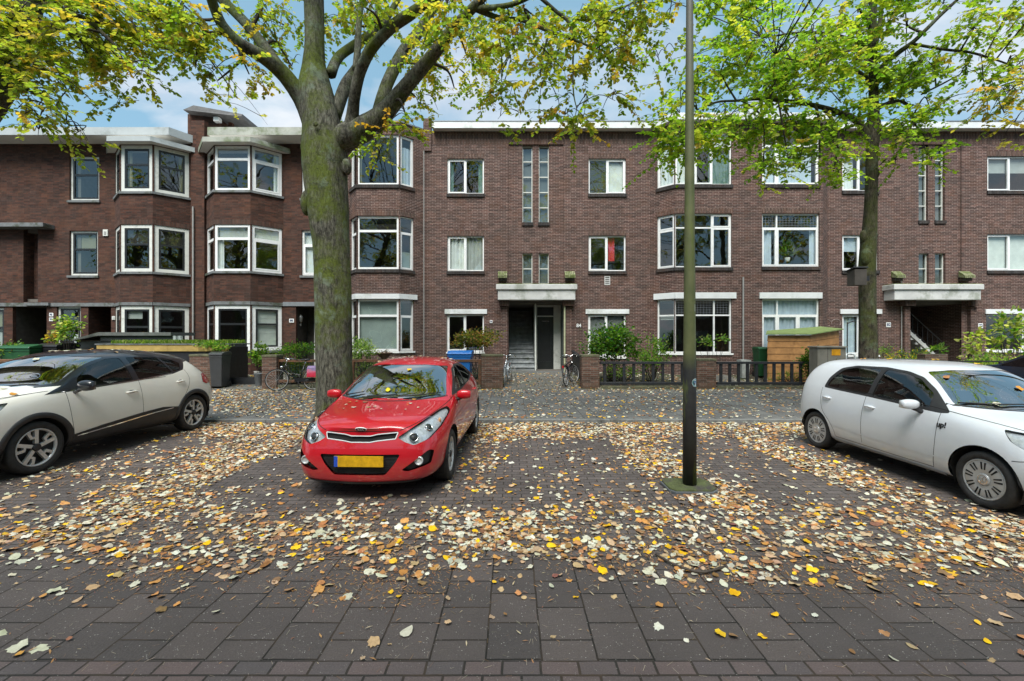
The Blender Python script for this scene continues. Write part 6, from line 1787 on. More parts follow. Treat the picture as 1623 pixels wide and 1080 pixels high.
L1([(748, 14, D1 - 1, 5), (785, 12, D1 - 1.2, 4.5), (821, 4, D1 - 1.3, 4), (870, -20, D1 - 1.5, 3)], 12)
L1([(752, 14, D1 - 1, 4.5), (795, 30, D1 - 1.1, 4), (826, 32, D1 - 1.2, 3.6), (868, 49, D1 - 1.3, 3), (901, 60, D1 - 1.4, 2.5), (940, 76, D1 - 1.5, 1.6)], 13)
L1([(855, -5, D1 - 1.4, 3.2), (881, 18, D1 - 1.4, 3), (900, 34, D1 - 1.4, 2.6), (909, 62, D1 - 1.4, 2.2), (908, 103, D1 - 1.4, 1.6), (909, 147, D1 - 1.4, 1.2), (914, 172, D1 - 1.4, .8)], 14)
L1([(792, 33, D1 - 1.1, 1.7), (790, 52, D1 - 1.1, 1.5), (795, 85, D1 - 1.1, 1.2), (795, 130, D1 - 1.1, .7)], 15)
L1([(870, 52, D1 - 1.3, 1.7), (860, 90, D1 - 1.3, 1.4), (856, 122, D1 - 1.3, 1)], 16)
L1([(940, -20, D1 - 1.2, 3), (955, 20, D1 - 1.2, 2), (951, 60, D1 - 1.2, 1.6), (948, 95, D1 - 1.2, .8)], 17)
# knot and burrs
mb.ball(at(500, 197, D1 - .45), .05, 10, 6, (1, .5, 1)); mb.ball(at(486, 322, D1 - .1), .16, 12, 8, (.7, .8, 1.6)); mb.ball(at(487, 128, D1 - .15), .12, 12, 8); mb.ball(at(549, 265, D1 - .1), .13, 12, 8, (.8, .8, 1.3))
bl = [B_(280, 30, 60, 50, 8, .8), B_(345, 55, 55, 45, 7.6, .7), B_(310, 105, 35, 28, 7.8, .5, .005), B_(405, 25, 50, 40, 8.8, .8), B_(395, 118, 38, 24, 7.9, .4, .0045), B_(345, 128, 30, 14, 7.9, .4, .003), B_(460, 45, 30, 35, 9.4, .6, .002), B_(462, 105, 26, 30, 9.2, .5, .002),
      B_(540, 30, 50, 35, 9.5, .7, .003), B_(600, 40, 55, 40, 9.3, .8), B_(575, 10, 60, 30, 7.6, .7), B_(660, 75, 50, 45, 8.9, .7, .0035), B_(700, 30, 60, 45, 7.4, .6, .0042), B_(690, 110, 50, 40, 9.2, .6, .0038), B_(740, 90, 50, 45, 8.4, .7, .0045), B_(660, 155, 40, 25, 9.0, .5, .0028), B_(720, 140, 35, 28, 9.1, .5, .0025),
      B_(790, 60, 55, 50, 7.7, .7, .004), B_(800, 130, 45, 35, 7.9, .6, .004), B_(850, 30, 55, 40, 7.5, .8, .0045), B_(860, 100, 45, 45, 7.5, .6, .0042), B_(800, 175, 30, 18, 8, .4, .0045), B_(880, 160, 45, 28, 7.4, .5, .004), B_(935, 45, 50, 45, 7.4, .7, .005), B_(950, 110, 45, 40, 7.4, .6, .005), B_(925, 185, 40, 20, 7.3, .4, .005), B_(905, 207, 18, 10, 7.3, .3, .006), B_(975, 160, 35, 25, 7.5, .5, .0045), B_(1000, 60, 35, 55, 7.6, .6, .004), B_(1060, 30, 40, 35, 7.4, .6, .0028), B_(1045, 95, 30, 30, 7.4, .5, .0028), B_(1000, 10, 60, 30, 7.3, .7),
      B_(630, 210, 24, 22, 8.3, .3, .0075), B_(645, 190, 20, 12, 8.4, .3, .006), B_(590, 235, 12, 12, 8.3, .2, .006), B_(560, 205, 14, 18, 9.3, .3, .004)]
for i in range(46):
    a = rnd.uniform(0, 2 * PI); r_ = rnd.uniform(.5, 6); bl.append((Vector((-2.8 + r_ * math.cos(a) * 1.15, D1 + .3 + r_ * math.sin(a), rnd.uniform(10.2, 17) - r_ * .3)), (1.1, 1.1, .9), 13))
for i in range(12): bl.append((Vector((rnd.uniform(-4.5, 2), rnd.uniform(1.5, 5.5), rnd.uniform(7.2, 9.5))), (.9, .9, .6), 12))
for v in range(len(mb.v)): mb.v[v] = tuple(Vector(mb.v[v]) - o1)
mb.build('trunk', M_bark1, t1)
fd1 = [(p - o1, r) for p, r in fd]; bl1 = [(c - o1, r, n) for c, r, n in bl]
grow(t1, fd1, bl1, PAL_YG, (.056, .090))

THIN[0] = .76
# --- slender tree by the white car
D2 = 9.1
t2 = thing('street_tree', 'slender street tree with bright green crown and a dark nest box behind the white car', 'tree', at(1376, 536, D2) - Vector((0, 0, CAMH - .06)), 0, 'street trees along the kerb')
o2 = t2.location.copy()
mb = MB(); mb.smooth = True; fd = []
limb(mb, [], [(1377, 672, D2, 20), (1376, 640, D2, 17.5), (1376, 560, D2, 16.5), (1375, 480, D2, 15), (1375, 420, D2, 14.5), (1379, 360, D2, 12.5), (1381, 300, D2, 11), (1382, 240, D2, 10.5), (1384, 205, D2, 12.5), (1384, 170, D2, 9), (1384, 110, D2, 8), (1382, 60, D2, 7.5), (1384, 0, D2, 7), (1388, -90, D2, 5.5), (1390, -200, D2, 3.5)], seg=20, rough=.06, seed=21, buttress=.2)
fd += [(at(1384, y, D2), .08) for y in (150, 100, 50, 0, -60, -120)]
def L2(path, seed): return limb(mb, fd, path, 10, .05, seed)
L2([(1380, 222, D2, 8), (1368, 204, D2, 7), (1351, 187, D2 - .1, 6), (1323, 176, D2 - .3, 5.2), (1289, 167, D2 - .5, 4.6), (1243, 160, D2 - .7, 4), (1204, 157, D2 - .9, 3.4), (1167, 160, D2 - 1.1, 2.6), (1137, 162, D2 - 1.2, 2.2), (1105, 174, D2 - 1.3, 1.5)], 22)
L2([(1389, 120, D2, 6), (1402, 102, D2, 5.5), (1425, 83, D2 - .1, 5), (1446, 68, D2 - .2, 4.5), (1467, 48, D2 - .3, 4), (1490, 25, D2 - .4, 3.5), (1515, 2, D2 - .5, 3), (1560, -40, D2 - .6, 2)], 23)
L2([(1446, 70, D2 - .2, 3), (1499, 79, D2 - .4, 2.6), (1536, 83, D2 - .5, 2.3), (1578, 95, D2 - .6, 1.8), (1619, 110, D2 - .7, 1.2)], 24)
L2([(1390, 172, D2, 5), (1415, 162, D2 - .1, 4), (1436, 165, D2 - .2, 3), (1448, 194, D2 - .3, 2), (1471, 222, D2 - .3, 1.2)], 25)
L2([(1388, 70, D2, 4.5), (1394, 40, D2 + .1, 4), (1398, 5, D2 + .2, 3.5), (1404, -50, D2 + .3, 2.5)], 26)
L2([(1380, 90, D2, 5), (1362, 70, D2 + .3, 4), (1320, 55, D2 + .6, 3.5), (1270, 52, D2 + .8, 2.5), (1210, 60, D2 + 1, 1.5)], 27)
L2([(1380, 130, D2, 4), (1350, 108, D2 - .4, 3), (1300, 105, D2 - .7, 2), (1230, 88, D2 - 1, 1.2)], 28)
L2([(1460, 150, D2 - .2, 1.6), (1490, 135, D2 - .3, 1.8), (1522, 118, D2 - .4, 1.2)], 29)
mb.ball(at(1369, 375, D2), .09, 10, 6, (.8, .8, 1.6)); mb.ball(at(1389, 275, D2 - .02), .07, 10, 6, (.8, .8, 1.5)); mb.ball(at(1373, 408, D2 - .06), .12, 10, 6, (.9, .8, 1.7))
bl = [B_(1070, 225, 45, 26, 7.8, .5, .009), B_(1100, 215, 55, 28, 7.8, .5, .0075), B_(1060, 245, 28, 22, 7.8, .4, .009), B_(1150, 190, 50, 25, 8, .5, .008), B_(1190, 210, 50, 30, 8.1, .5, .007), B_(1150, 90, 60, 45, 8, .8, .0065), B_(1100, 130, 50, 40, 8, .7, .0045), B_(1180, 30, 60, 45, 8.2, .9, .006), B_(1240, 90, 60, 55, 8.3, .9, .0075), B_(1220, 140, 60, 30, 8.2, .6, .0065),
      B_(1260, 200, 60, 35, 8.4, .6, .0080), B_(1210, 270, 32, 26, 8, .4, .0075), B_(1250, 255, 40, 22, 8.3, .4, .006), B_(1300, 250, 45, 32, 8.5, .5, .0080), B_(1290, 130, 60, 50, 8.6, .9, .0080), B_(1290, 40, 60, 50, 8.6, .9, .0062), B_(1340, 90, 50, 60, 9.3, .7, .0075), B_(1340, 210, 45, 45, 8.7, .5, .0080), B_(1320, 278, 30, 14, 8.5, .4, .007), B_(1360, 20, 50, 45, 8.9, .9, .0065),
      B_(1420, 130, 45, 45, 8.9, .7, .0075), B_(1420, 210, 45, 32, 8.9, .5, .0085), B_(1470, 245, 30, 18, 8.8, .4, .0085), B_(1475, 180, 40, 28, 8.8, .5, .0065), B_(1440, 30, 55, 45, 8.8, .9, .0065), B_(1480, 110, 45, 40, 8.7, .7, .0075), B_(1530, 60, 45, 40, 8.6, .8, .0052), B_(1530, 120, 35, 22, 8.6, .6, .0052), B_(1590, 30, 45, 40, 8.5, .8, .0045), B_(1600, 105, 30, 26, 8.4, .6, .004), B_(1420, 262, 30, 10, 8.9, .4, .006), B_(1080, 170, 30, 22, 7.8, .5, .004), B_(1120, 25, 45, 35, 8, .7, .004)]
for i in range(40):
    a = rnd.uniform(0, 2 * PI); r_ = rnd.uniform(.4, 5); bl.append((Vector((7.3 + r_ * math.cos(a) * 1.2, D2 + .2 + r_ * math.sin(a), rnd.uniform(9.6, 16) - r_ * .3)), (1.0, 1.0, .8), 14))
for i in range(9): bl.append((Vector((rnd.uniform(3.0, 9), rnd.uniform(2.5, 5.5), rnd.uniform(7.2, 9.5))), (.9, .9, .6), 12))
for v in range(len(mb.v)): mb.v[v] = tuple(Vector(mb.v[v]) - o2)
mb.build('trunk', M_bark2, t2)
grow(t2, [(p - o2, r) for p, r in fd], [(c - o2, r, n) for c, r, n in bl], PAL_GR, (.056, .090))

THIN[0] = .92
# --- tree at the top left: trunk just outside, leaning limb inside
D3 = 7.2
t3 = thing('street_tree', 'leaning street tree with yellowing leaves over the cream car', 'tree', Vector((-10.2, D3, .06)), 0, 'street trees along the kerb')
o3 = t3.location.copy(); mb = MB(); mb.smooth = True; fd = []
limb(mb, [], [(-170, 730, D3, 36), (-168, 690, D3, 30), (-160, 560, D3, 27), (-140, 420, D3, 26), (-105, 300, D3, 26), (-62, 220, D3, 25), (-22, 165, D3, 24), (10, 110, D3, 22), (32, 60, D3, 20), (50, 0, D3, 17), (80, -90, D3, 12), (120, -200, D3, 6)], seg=20, rough=.06, seed=31, buttress=.3)
fd += [(at(20, 90, D3), .1), (at(40, 20, D3), .1), (at(60, -40, D3), .1)]
limb(mb, fd, [(10, 110, D3, 12), (60, 60, D3 - .2, 6), (120, 25, D3 - .3, 4.5), (170, 60, D3 - .4, 3), (205, 100, D3 - .4, 1.5)], 8, .05, 32)
limb(mb, fd, [(45, 20, D3, 10), (110, -15, D3 + .3, 6), (200, -10, D3 + .5, 4), (280, 20, D3 + .6, 2)], 8, .05, 33)
limb(mb, fd, [(5, 125, D3, 8), (40, 140, D3 - .2, 3), (80, 165, D3 - .3, 2), (110, 200, D3 - .3, 1)], 8, .05, 34)
bl = [B_(40, 30, 60, 45, 7, .8, .007), B_(120, 30, 60, 45, 7, .8, .0075), B_(190, 40, 55, 45, 7.2, .8, .0075), B_(250, 30, 45, 40, 7.6, .7, .0065), B_(60, 95, 55, 30, 6.9, .7, .007), B_(140, 85, 55, 30, 6.9, .7, .0075), B_(200, 105, 45, 24, 7, .6, .0065), B_(235, 135, 26, 12, 7, .4, .006), B_(50, 140, 50, 18, 6.8, .5, .006), B_(110, 140, 30, 16, 6.8, .5, .005), B_(40, 180, 30, 14, 6.7, .4, .0045), B_(85, 185, 28, 22, 6.7, .3, .0045), B_(120, 212, 10, 14, 6.7, .2, .007), B_(55, 208, 18, 8, 6.7, .2, .006), B_(10, 50, 40, 60, 6.9, .6, .006)]
for i in range(34):
    a = rnd.uniform(0, 2 * PI); r_ = rnd.uniform(.4, 5); bl.append((Vector((-9.0 + r_ * math.cos(a) * 1.3, D3 + 1 + r_ * math.sin(a), rnd.uniform(9.5, 15) - r_ * .3)), (1.0, 1.0, .8), 14))
for v in range(len(mb.v)): mb.v[v] = tuple(Vector(mb.v[v]) - o3)
mb.build('trunk', M_bark2, t3)
grow(t3, [(p - o3, r) for p, r in fd], [(c - o3, r, n) for c, r, n in bl], [(.46, .17, .24, .03), (.28, .25, .30, .04), (.18, .36, .32, .05), (.10, .44, .28, .05)], (.056, .090))

# --- tree beyond the right edge
t4 = thing('street_tree', 'street tree at the right edge showing only hanging yellow green twigs', 'tree', Vector((12.6, 8.4, .06)), 0, 'street trees along the kerb')
o4 = t4.location.copy(); mb = MB(); mb.smooth = True; fd = []
bumpy_tube(mb, [Vector((0, 0, -.06)), Vector((.05, 0, 1.5)), Vector((0, .05, 4)), Vector((-.1, 0, 7)), Vector((-.1, 0, 11))], [.26, .2, .17, .13, .05], 16, .06, buttress=.3)
P, Rr = bumpy_tube(mb, [Vector((0, 0, 5.2)), Vector((-1, -.2, 6.6)), Vector((-2, -.3, 6.9)), Vector((-2.9, -.4, 6.5))], [.08, .05, .03, .01], 8, .04)
fd = [(p, r) for p, r in zip(P[4:], Rr[4:])] + [(Vector((-.1, 0, z)), .08) for z in (7, 9)]
bl = [B_(1600, 165, 32, 22, 8, .5, .007), B_(1565, 178, 20, 10, 8, .3, .006), B_(1618, 195, 18, 16, 8, .4, .006), B_(1620, 145, 20, 14, 8, .4, .006)]
bl = [(c - o4, r, n) for c, r, n in bl] + [(Vector((rnd.uniform(-3, 3), rnd.uniform(-3, 3), rnd.uniform(8, 15))), (1, 1, .8), 14) for i in range(24)]
mb.build('trunk', M_bark2, t4); grow(t4, fd, bl, PAL_OR, (.056, .090))

# --- across the road, behind the viewer: what the windows mirror
tb = thing('street_tree', 'x', 'tree', (-18, -8, .06)); mb = MB(); mb.smooth = True
P, Rr = bumpy_tube(mb, [Vector((0, 0, -.06)), Vector((.05, 0, 1.5)), Vector((0, .05, 4)), Vector((-.1, .1, 7)), Vector((.1, 0, 11)), Vector((.1, 0, 14))], [.36, .27, .24, .18, .1, .03], 16, .06, buttress=.3)
fd = [(p, r) for p, r in zip(P[8:], Rr[8:])]
for i in range(9):
    a = i * .7 + rnd.uniform(-.2, .2); z = 3.8 + i * .55
    p = Vector((0, .05, z)); q = Vector((math.cos(a) * 1.6, math.sin(a) * 1.6, z + 1.6)); e = Vector((math.cos(a) * 3.2, math.sin(a) * 3.2, z + 2.6 + rnd.uniform(-.5, 1)))
    P, Rr = bumpy_tube(mb, [p, q, e], [.13, .08, .03], 8, .05); fd += [(u, r) for u, r in zip(P[3:], Rr[3:])]
mb.build('trunk', M_bark1, tb); bl = []
for i in range(110):
    v = Vector(unit(1)[0]) * rnd.uniform(.45, 1); bl.append((Vector((v.x * 4.6, v.y * 3.4, 9.6 + v.z * 5.2)), (1.0, 1.0, .8), 10))
grow(tb, fd, bl, PAL_YG, (.10, .16), lps=12)
for i, x in enumerate((-36, -27, -18, -9.5, -1, 7, 15.5, 24, 33)):
    lab = 'leafy tree across the road, seen only as a reflection in the window panes'
    c = tb if i == 0 else dup(tb); c.location = (x, -7.5 - (i % 2), .06); c.rotation_euler = (0, 0, i * 1.3); c.scale = (1.15, 1.15, 1.25); tag(c, lab, 'tree', 'trees across the road')
ob = bld('brick_terraced_house', 'long brick terrace across the road facing the parked cars')
T = Plane_((56, -20), (-56, -20)); w = MB()
hs = [(u + .8, u + 2.4, z, z + 1.5) for u in np.arange(0, 110, 3.4) for z in (1.1, 4.1, 7.1)]
panel(w, T, 0, T.len, 0, 9.4, hs, 0, .12); w.build('wall', B_right, ob)
for h in hs:
    if abs(h[0] - 56) < 34:
        g = MB(); panel(g, T, *h, [(h[0] + .07, h[1] - .07, h[2] + .07, h[3] - .07)], .07, .05); g.m = 1; slab(g, T, h[0] + .06, h[1] - .06, h[2] + .06, h[3] - .06, .11, .12); g.build('window', [M_wf, M_gfrost], ob)
    else:
        pass
w = MB(); w.box(-56, 56, -28, -19.6, 9.4, 9.7); w.build('roof', M_fascia, ob)
w = MB(); w.box(-56, 56, -27.9, -20.6, 0, 9.38); w.build('interior', M_roomd, ob)
# ------------------------------------------------------------------ lamp post
M_post = newmat('algae_post')
m, nt, out = M_post; co = tc(nt)
sp = N(nt, 'ShaderNodeSeparateXYZ'); L(nt, co, sp.inputs[0])
base = ramp(nt, noise(nt, co, 9, 5), [(.3, (.012, .013, .014)), (.7, (.026, .027, .027))])
upper = ramp(nt, noise(nt, co, 5, 5), [(.3, (.06, .075, .025)), (.7, (.115, .125, .05))])
col = mixcol(nt, ramp(nt, N(nt, 'ShaderNodeMath', operation='MULTIPLY_ADD').outputs[0], [(0, gray(0)), (1, gray(1))]), base, upper) if False else None
mr = N(nt, 'ShaderNodeMapRange'); mr.inputs[1].default_value = 1.35; mr.inputs[2].default_value = 1.55; L(nt, sp.outputs[2], mr.inputs[0])
col = mixcol(nt, mr.outputs[0], base, upper)
mp = nt.nodes.new('ShaderNodeMapping'); mp.inputs['Scale'].default_value = (1, 1, .2); L(nt, co, mp.inputs[0])
col = mixcol(nt, ramp(nt, noise(nt, mp.outputs[0], 9, 6, .6), [(.55, gray(0)), (.66, gray(.85))]), col, (.09, .12, .02))
mr2 = N(nt, 'ShaderNodeMapRange'); mr2.inputs[1].default_value = 4.2; mr2.inputs[2].default_value = 5.2; L(nt, sp.outputs[2], mr2.inputs[0])
col = mixcol(nt, mr2.outputs[0], col, (.10, .105, .09))
principled(nt, out, col, .6, 0, bump(nt, noise(nt, co, 80, 4), .2, .003)); M_post = m
dl = 4.97; lx = PX(1093, dl)
lp = thing('street_lamp', 'tapering green algae covered lamp post on a mossy stone foot', 'lamp post', (lx, dl, 0))
k = MB(); k.smooth = True; k.tube([(0, 0, .05), (0, 0, 1.0), (0, 0, 1.45), (0, 0, 3), (0, 0, 5.5), (0, 0, 7.2)], [.076, .073, .069, .056, .038, .032], 28); k.build('pole', M_post, lp)
k = MB(); k.cbox(-.045, .045, -.0895, -.06, .55, .95, .004)
k = MB()
P = [(-.27, -.12), (-.22, -.19), (.17, -.20), (.25, -.13), (.26, .14), (.20, .22), (-.20, .22), (-.27, .15)]
k.prism(P, 0, .055, 'z'); f = k.build('foot', simple('mossy_foot', (.07, .085, .03), .95, var=.4, scale=9, bmp=.6, c2=(.05, .045, .04), thr=.55), lp, bevel=.012)
k = MB(); k.prism([(a * 1.05, b * 1.05) for a, b in P], -.01, .035, 'z'); k.build('foot_edge', simple('foot_concrete', (.09, .10, .11), .8), lp, bevel=.01)
k = MB(); k.smooth = True; k.tube([(0, 0, 7.2), (0, .3, 7.5), (0, 1.2, 7.65)], [.04, .035, .035], 10); k.build('arm', M_post, lp)
k = MB(); k.smooth = True; k.ball((0, 1.5, 7.62), 1, 16, 8, (.14, .42, .08)); k.build('lamp_head', M_pipe, lp)
st = MB()
def onpole(a, z, r=.0705): return (math.sin(a) * r, -math.cos(a) * r)
n = 18
vs = [(onpole(.62, 0, .0716)[0], onpole(.62, 0, .0716)[1], 1.215)]
for i in range(n):
    t = 2 * PI * i / n; a = .62 + .048 / .0715 * math.cos(t); x, y = onpole(a, 0, .0716); vs.append((x, y, 1.215 + .048 * math.sin(t)))
st.add(vs, [(0, 1 + i, 1 + (i + 1) % n) for i in range(n)])
st.m = 1
vs = []
for i in range(n):
    for rr in (.042, .034):
        t = 2 * PI * i / n; a = .62 + rr / .0715 * math.cos(t); x, y = onpole(a, 0, .0724); vs.append((x, y, 1.215 + rr * math.sin(t)))
st.add(vs, [(2 * i, 2 * ((i + 1) % n), 2 * ((i + 1) % n) + 1, 2 * i + 1) for i in range(n)])
st.m = 2
vs = []
for u, v_ in ((-.024, .016), (.004, .024), (.022, .008), (.012, -.02), (-.008, -.012), (-.022, -.004)):
    a = .62 + u / .0715; x, y = onpole(a, 0, .0726); vs.append((x, y, 1.215 + v_))
st.add(vs, [tuple(range(6))])
st.build('sticker', [simple('sticker_white', (.62, .68, .70), .4, bmp=0), simple('sticker_teal', (.10, .30, .34), .4, bmp=0), simple('sticker_blue', (.08, .18, .32), .4, bmp=0)], lp)
st = MB(); vs = []
for a in (.42, .62, .80):
    for z in (2.02, 2.10): x, y = onpole(a, 0, .0665); vs.append((x, y, z))
st.add(vs, [(0, 2, 3, 1), (2, 4, 5, 3)]); st.build('sticker', simple('faded_sticker', (.15, .17, .12), .6, bmp=0), lp)

# ------------------------------------------------------------------ fences, pillars, walls
DFN = 14.2
M_blackw = simple('black_timber', (.016, .018, .022), .55, var=.4, scale=9, bmp=.2)
M_brownw = simple('brown_timber', (.13, .06, .03), .7, var=.35, scale=8, bmp=.2, c2=(.06, .05, .03))
M_mossst = simple('mossy_coping', (.12, .12, .07), .95, var=.4, scale=8, bmp=.5, c2=(.06, .055, .045))
def pillar(px0, px1, py_top, label, d=DFN, deep=.42, m=None, cap=True):
    x0, x1 = PX(px0, d), PX(px1, d); zt = PZ(py_top, d)
    r = thing('brick_pillar', label, 'pillar', ((x0 + x1) / 2, d + deep / 2, 0), 0, 'low brick pillars on the garden boundary')
    w = (x1 - x0) / 2
    k = MB(); k.box(-w, w, -deep / 2, deep / 2, ZP - .02, zt - .07); k.build('shaft', m or B_low, r)
    k = MB(); k.box(-w - .012, w + .012, -deep / 2 - .012, deep / 2 + .012, zt - .069, zt); k.build('coping', B_low if not cap else M_mossst, r, bevel=.008)
    return r
pillar(763, 797, 562, 'brick pillar left of the garden path next to the silver bicycle'); pillar(922, 950, 562.5, 'green tinged brick pillar right of the garden path beside the black bicycle')
pillar(1105, 1135, 569, 'brick pillar between the two black timber fences behind the lamp post'); pillar(300, 335, 562, 'wide brick pillar left of the grey wheelie bin', deep=1.0); pillar(415, 438, 563, 'brick pillar behind the front wheel of the bicycle with the pink pannier')
def rail_fence(px0, px1, n, label, group='black timber garden fences', m=None, ytop=573.5, ybot=610, d=DFN + .15):
    m = m or M_blackw; x0, x1 = PX(px0, d), PX(px1, d); zt, zb = PZ(ytop, d), PZ(ybot, d)
    r = thing('timber_fence', label, 'fence', ((x0 + x1) / 2, d, 0), 0, group); w = (x1 - x0) / 2
    k = MB(); k.cbox(-w, w, -.05, .05, zt - .075, zt, .01); k.build('top_rail', m, r)
    k = MB(); k.cbox(-w, w, -.04, .04, zb, zb + .09, .01); k.build('bottom_rail', m, r)
    for i in range(n):
        x = -w + (i + .5) * 2 * w / n; k = MB(); k.box(x - .045, x + .045, -.022, .022, zb + .091, zt - .076); k.build('upright', m, r)
    k = MB(); k.box(-w - .02, w + .02, -.10, .10, ZP - .02, zb - .03); k.build('kerbstone', M_mossst, r, bevel=.015)
    for x in (-w * .66, w * .66): k = MB(); k.box(x - .05, x + .05, -.04, .04, zb - .031, zb); k.build('foot_block', m, r)
    return r
rail_fence(950.5, 1104.5, 10, 'black timber fence of uprights and rails under the big green bush'); rail_fence(1135.5, 1290, 11, 'black timber fence of uprights and rails in front of the wooden shed'); rail_fence(1291, 1500, 14, 'black timber fence of uprights behind the white car', ytop=575)
# solid dark fence down the right of the path
k = thing('plank_fence', 'solid dark plank fence running from the brick pillar back to the porch', 'fence', (PX(936, DFN), DFN + .4, 0))
mb = MB(); xf = PX(936, DFN); y1 = 17.35; xb = PX(905, 17.4)
mb.M = Matrix.Translation(-k.location)
mb.beam((xf, DFN + .43, .50), (xb + .05, y1, .80), .04, .72); mb.build('boards', M_blackw, k)
mb = MB(); mb.M = Matrix.Translation(-k.location); mb.beam((xf, DFN + .43, .90), (xb + .05, y1, 1.20), .10, .06); mb.build('cap_rail', M_blackw, k)
# brown rail fence with wire, left of the path
def wire_fence(px0, px1, label):
    d = DFN + .15; x0, x1 = PX(px0, d), PX(px1, d); zt = PZ(570, d)
    r = thing('timber_fence', label, 'fence', ((x0 + x1) / 2, d, 0), 0, 'brown timber garden fences'); w = (x1 - x0) / 2
    k = MB(); k.cbox(-w, w, -.04, .04, zt - .08, zt, .01); k.build('top_rail', M_brownw, r); k = MB(); k.cbox(-w, w, -.04, .04, ZP + .20, ZP + .28, .01); k.build('bottom_rail', M_brownw, r)
    for x in (-w + .04, w - .04): k = MB(); k.cbox(x - .05, x + .05, -.05, .05, ZP, zt + .001, .01); k.build('post', M_brownw, r)
    k = MB(); x = -w + .1
    while x < w - .1: k.box(x, x + .008, .042, .05, ZP + .2, zt - .03); x += .09
    z = ZP + .3
    while z < zt - .1: k.box(-w, w, .050, .056, z, z + .006); z += .09
    k.build('wire_mesh', simple('green_wire', (.03, .07, .05), .5) if 'green_wire' not in MATS else MATS['green_wire'], r)
    k = MB(); k.box(-w, w, -.09, .09, ZP - .02, ZP + .12); k.build('kerbstone', M_mossst, r, bevel=.01)
wire_fence(438.5, 556, 'brown timber and wire fence behind the bicycle with the pink pannier'); wire_fence(557, 690, 'brown timber and wire fence behind the red car'); wire_fence(700, 762.5, 'short brown timber fence between the blue bin and the brick pillar')
k = MB(); k.box(PX(-60, DFN), PX(299, DFN), DFN, DFN + .25, ZP - .02, PZ(575, DFN)); r = tag(k.build('brick_wall', B_low), 'low brick garden wall behind the cream car', 'wall')
k = MB(); k.cbox(PX(-60, DFN), PX(140, DFN), DFN - .03, DFN + .28, PZ(574.8, DFN), PZ(570, DFN), .01); k.build('coping', M_brownw, r)
k = MB(); k.box(PX(350, 14.9), PX(414, 14.9), 14.9, 15.0, ZP, PZ(599, 14.9)); tag(k.build('timber_edging', M_blackw), 'black timber edging board across the leafy side path', 'edging')
# thin black hand rail at the right
r = thing('metal_railing', 'thin black metal railing over the plants at the right edge', 'railing', (PX(1600, 13.2), 13.2, 0))
k = MB(); w = PX(1700, 13.2) - PX(1600, 13.2); zt = PZ(572, 13.2)
k.box(-PX(1600, 13.2) + PX(1506, 13.2), w, -.02, .02, zt - .04, zt); k.build('top_rail', M_iron, r)
for px in (1585, 1512, 1660): k = MB(); x = PX(px, 13.2) - r.location.x; k.box(x - .03, x + .03, -.02, .02, ZP, zt - .041); k.build('post', M_iron, r)

# ------------------------------------------------------------------ bins
def plastic(name, c): return simple(name, c, .4, var=.12, scale=5, bmp=.1, bscale=150)
P_blue = plastic('blue_bin_plastic', (.015, .16, .52)); P_green = plastic('green_bin_plastic', (.015, .085, .032)); P_grey = plastic('grey_bin_plastic', (.045, .048, .052)); P_blk = plastic('black_bin_plastic', (.015, .015, .018))
def wheelie(px0, px1, ytop, d, m, label, lid=None, rz=0, sticker=False):
    w = (PX(px1, d) - PX(px0, d)) / 2; x = PX((px0 + px1) / 2, d); zt = PZ(ytop, d); g = ground_z(x, d)
    r = thing('wheelie_bin', label, 'bin', (x, d, g), rz, 'wheeled rubbish bins'); h = zt - g; dp = w * 1.15
    k = MB(); t = .82
    vs = []
    for z, s in ((.05, t), (h * .85, 1), (h * .88, 1.0)):
        vs += [(-w * s, -dp * s, z), (w * s, -dp * s, z), (w * s, dp * s, z), (-w * s, dp * s, z)]
    k.add(vs, [(0, 3, 2, 1)] + [(a + i, a + (i + 1) % 4, a + 4 + (i + 1) % 4, a + 4 + i) for a in (0, 4) for i in range(4)] + [(8, 9, 10, 11)])
    b = k.build('body', m, r, bevel=.02)
    k = MB(); k.cbox(-w * 1.04, w * 1.04, -dp * 1.03, dp * 1.03, h * .84, h * .90, .012); k.build('rim', m, r)
    k = MB(); k.prism([(-dp * 1.1, h * .905), (-dp * 1.05, h * .95), (-dp * .5, h * .995), (dp * .8, h), (dp * 1.1, h * .95), (dp * 1.1, h * .905)], -w * 1.08, w * 1.08, 'x'); k.build('lid', lid or m, r, bevel=.015)
    k = MB(); k.tube([(-w * .8, dp * 1.15, h * .93), (w * .8, dp * 1.15, h * .93)], .015, 8); k.build('handle', lid or m, r)
    for s in (-1, 1):
        k = MB(); k.lathe([(.1, -.02), (.1, .02), (.03, .025), (.03, -.025), (.1, -.02)], 18, 'x', (s * w * .8, dp * .85, .1)); k.build('wheel', M_tyre, r)
    if sticker:
        k = MB(); k.box(-w * .6, -w * .4, -dp * .99, -dp * .97, h * .55, h * .62); k.build('sticker', M_wf, r)
wheelie(713, 748, 556, 14.75, P_blue, 'bright blue wheelie bin behind the brown fence right of the red car')
wheelie(339, 359, 557.5, 14.35, P_grey, 'dark grey wheelie bin beside the wide brick pillar and the sedum roof')
wheelie(29, 76, 546, 15.0, P_green, 'dark green wheelie bin with white sticker behind the cream car', sticker=True)
wheelie(77, 108, 544, 15.2, P_blk, 'black wheelie bin next to the dark green one')
wheelie(1198, 1215, 550, 16.4, P_green, 'narrow green bin standing against the left side of the wooden shed')
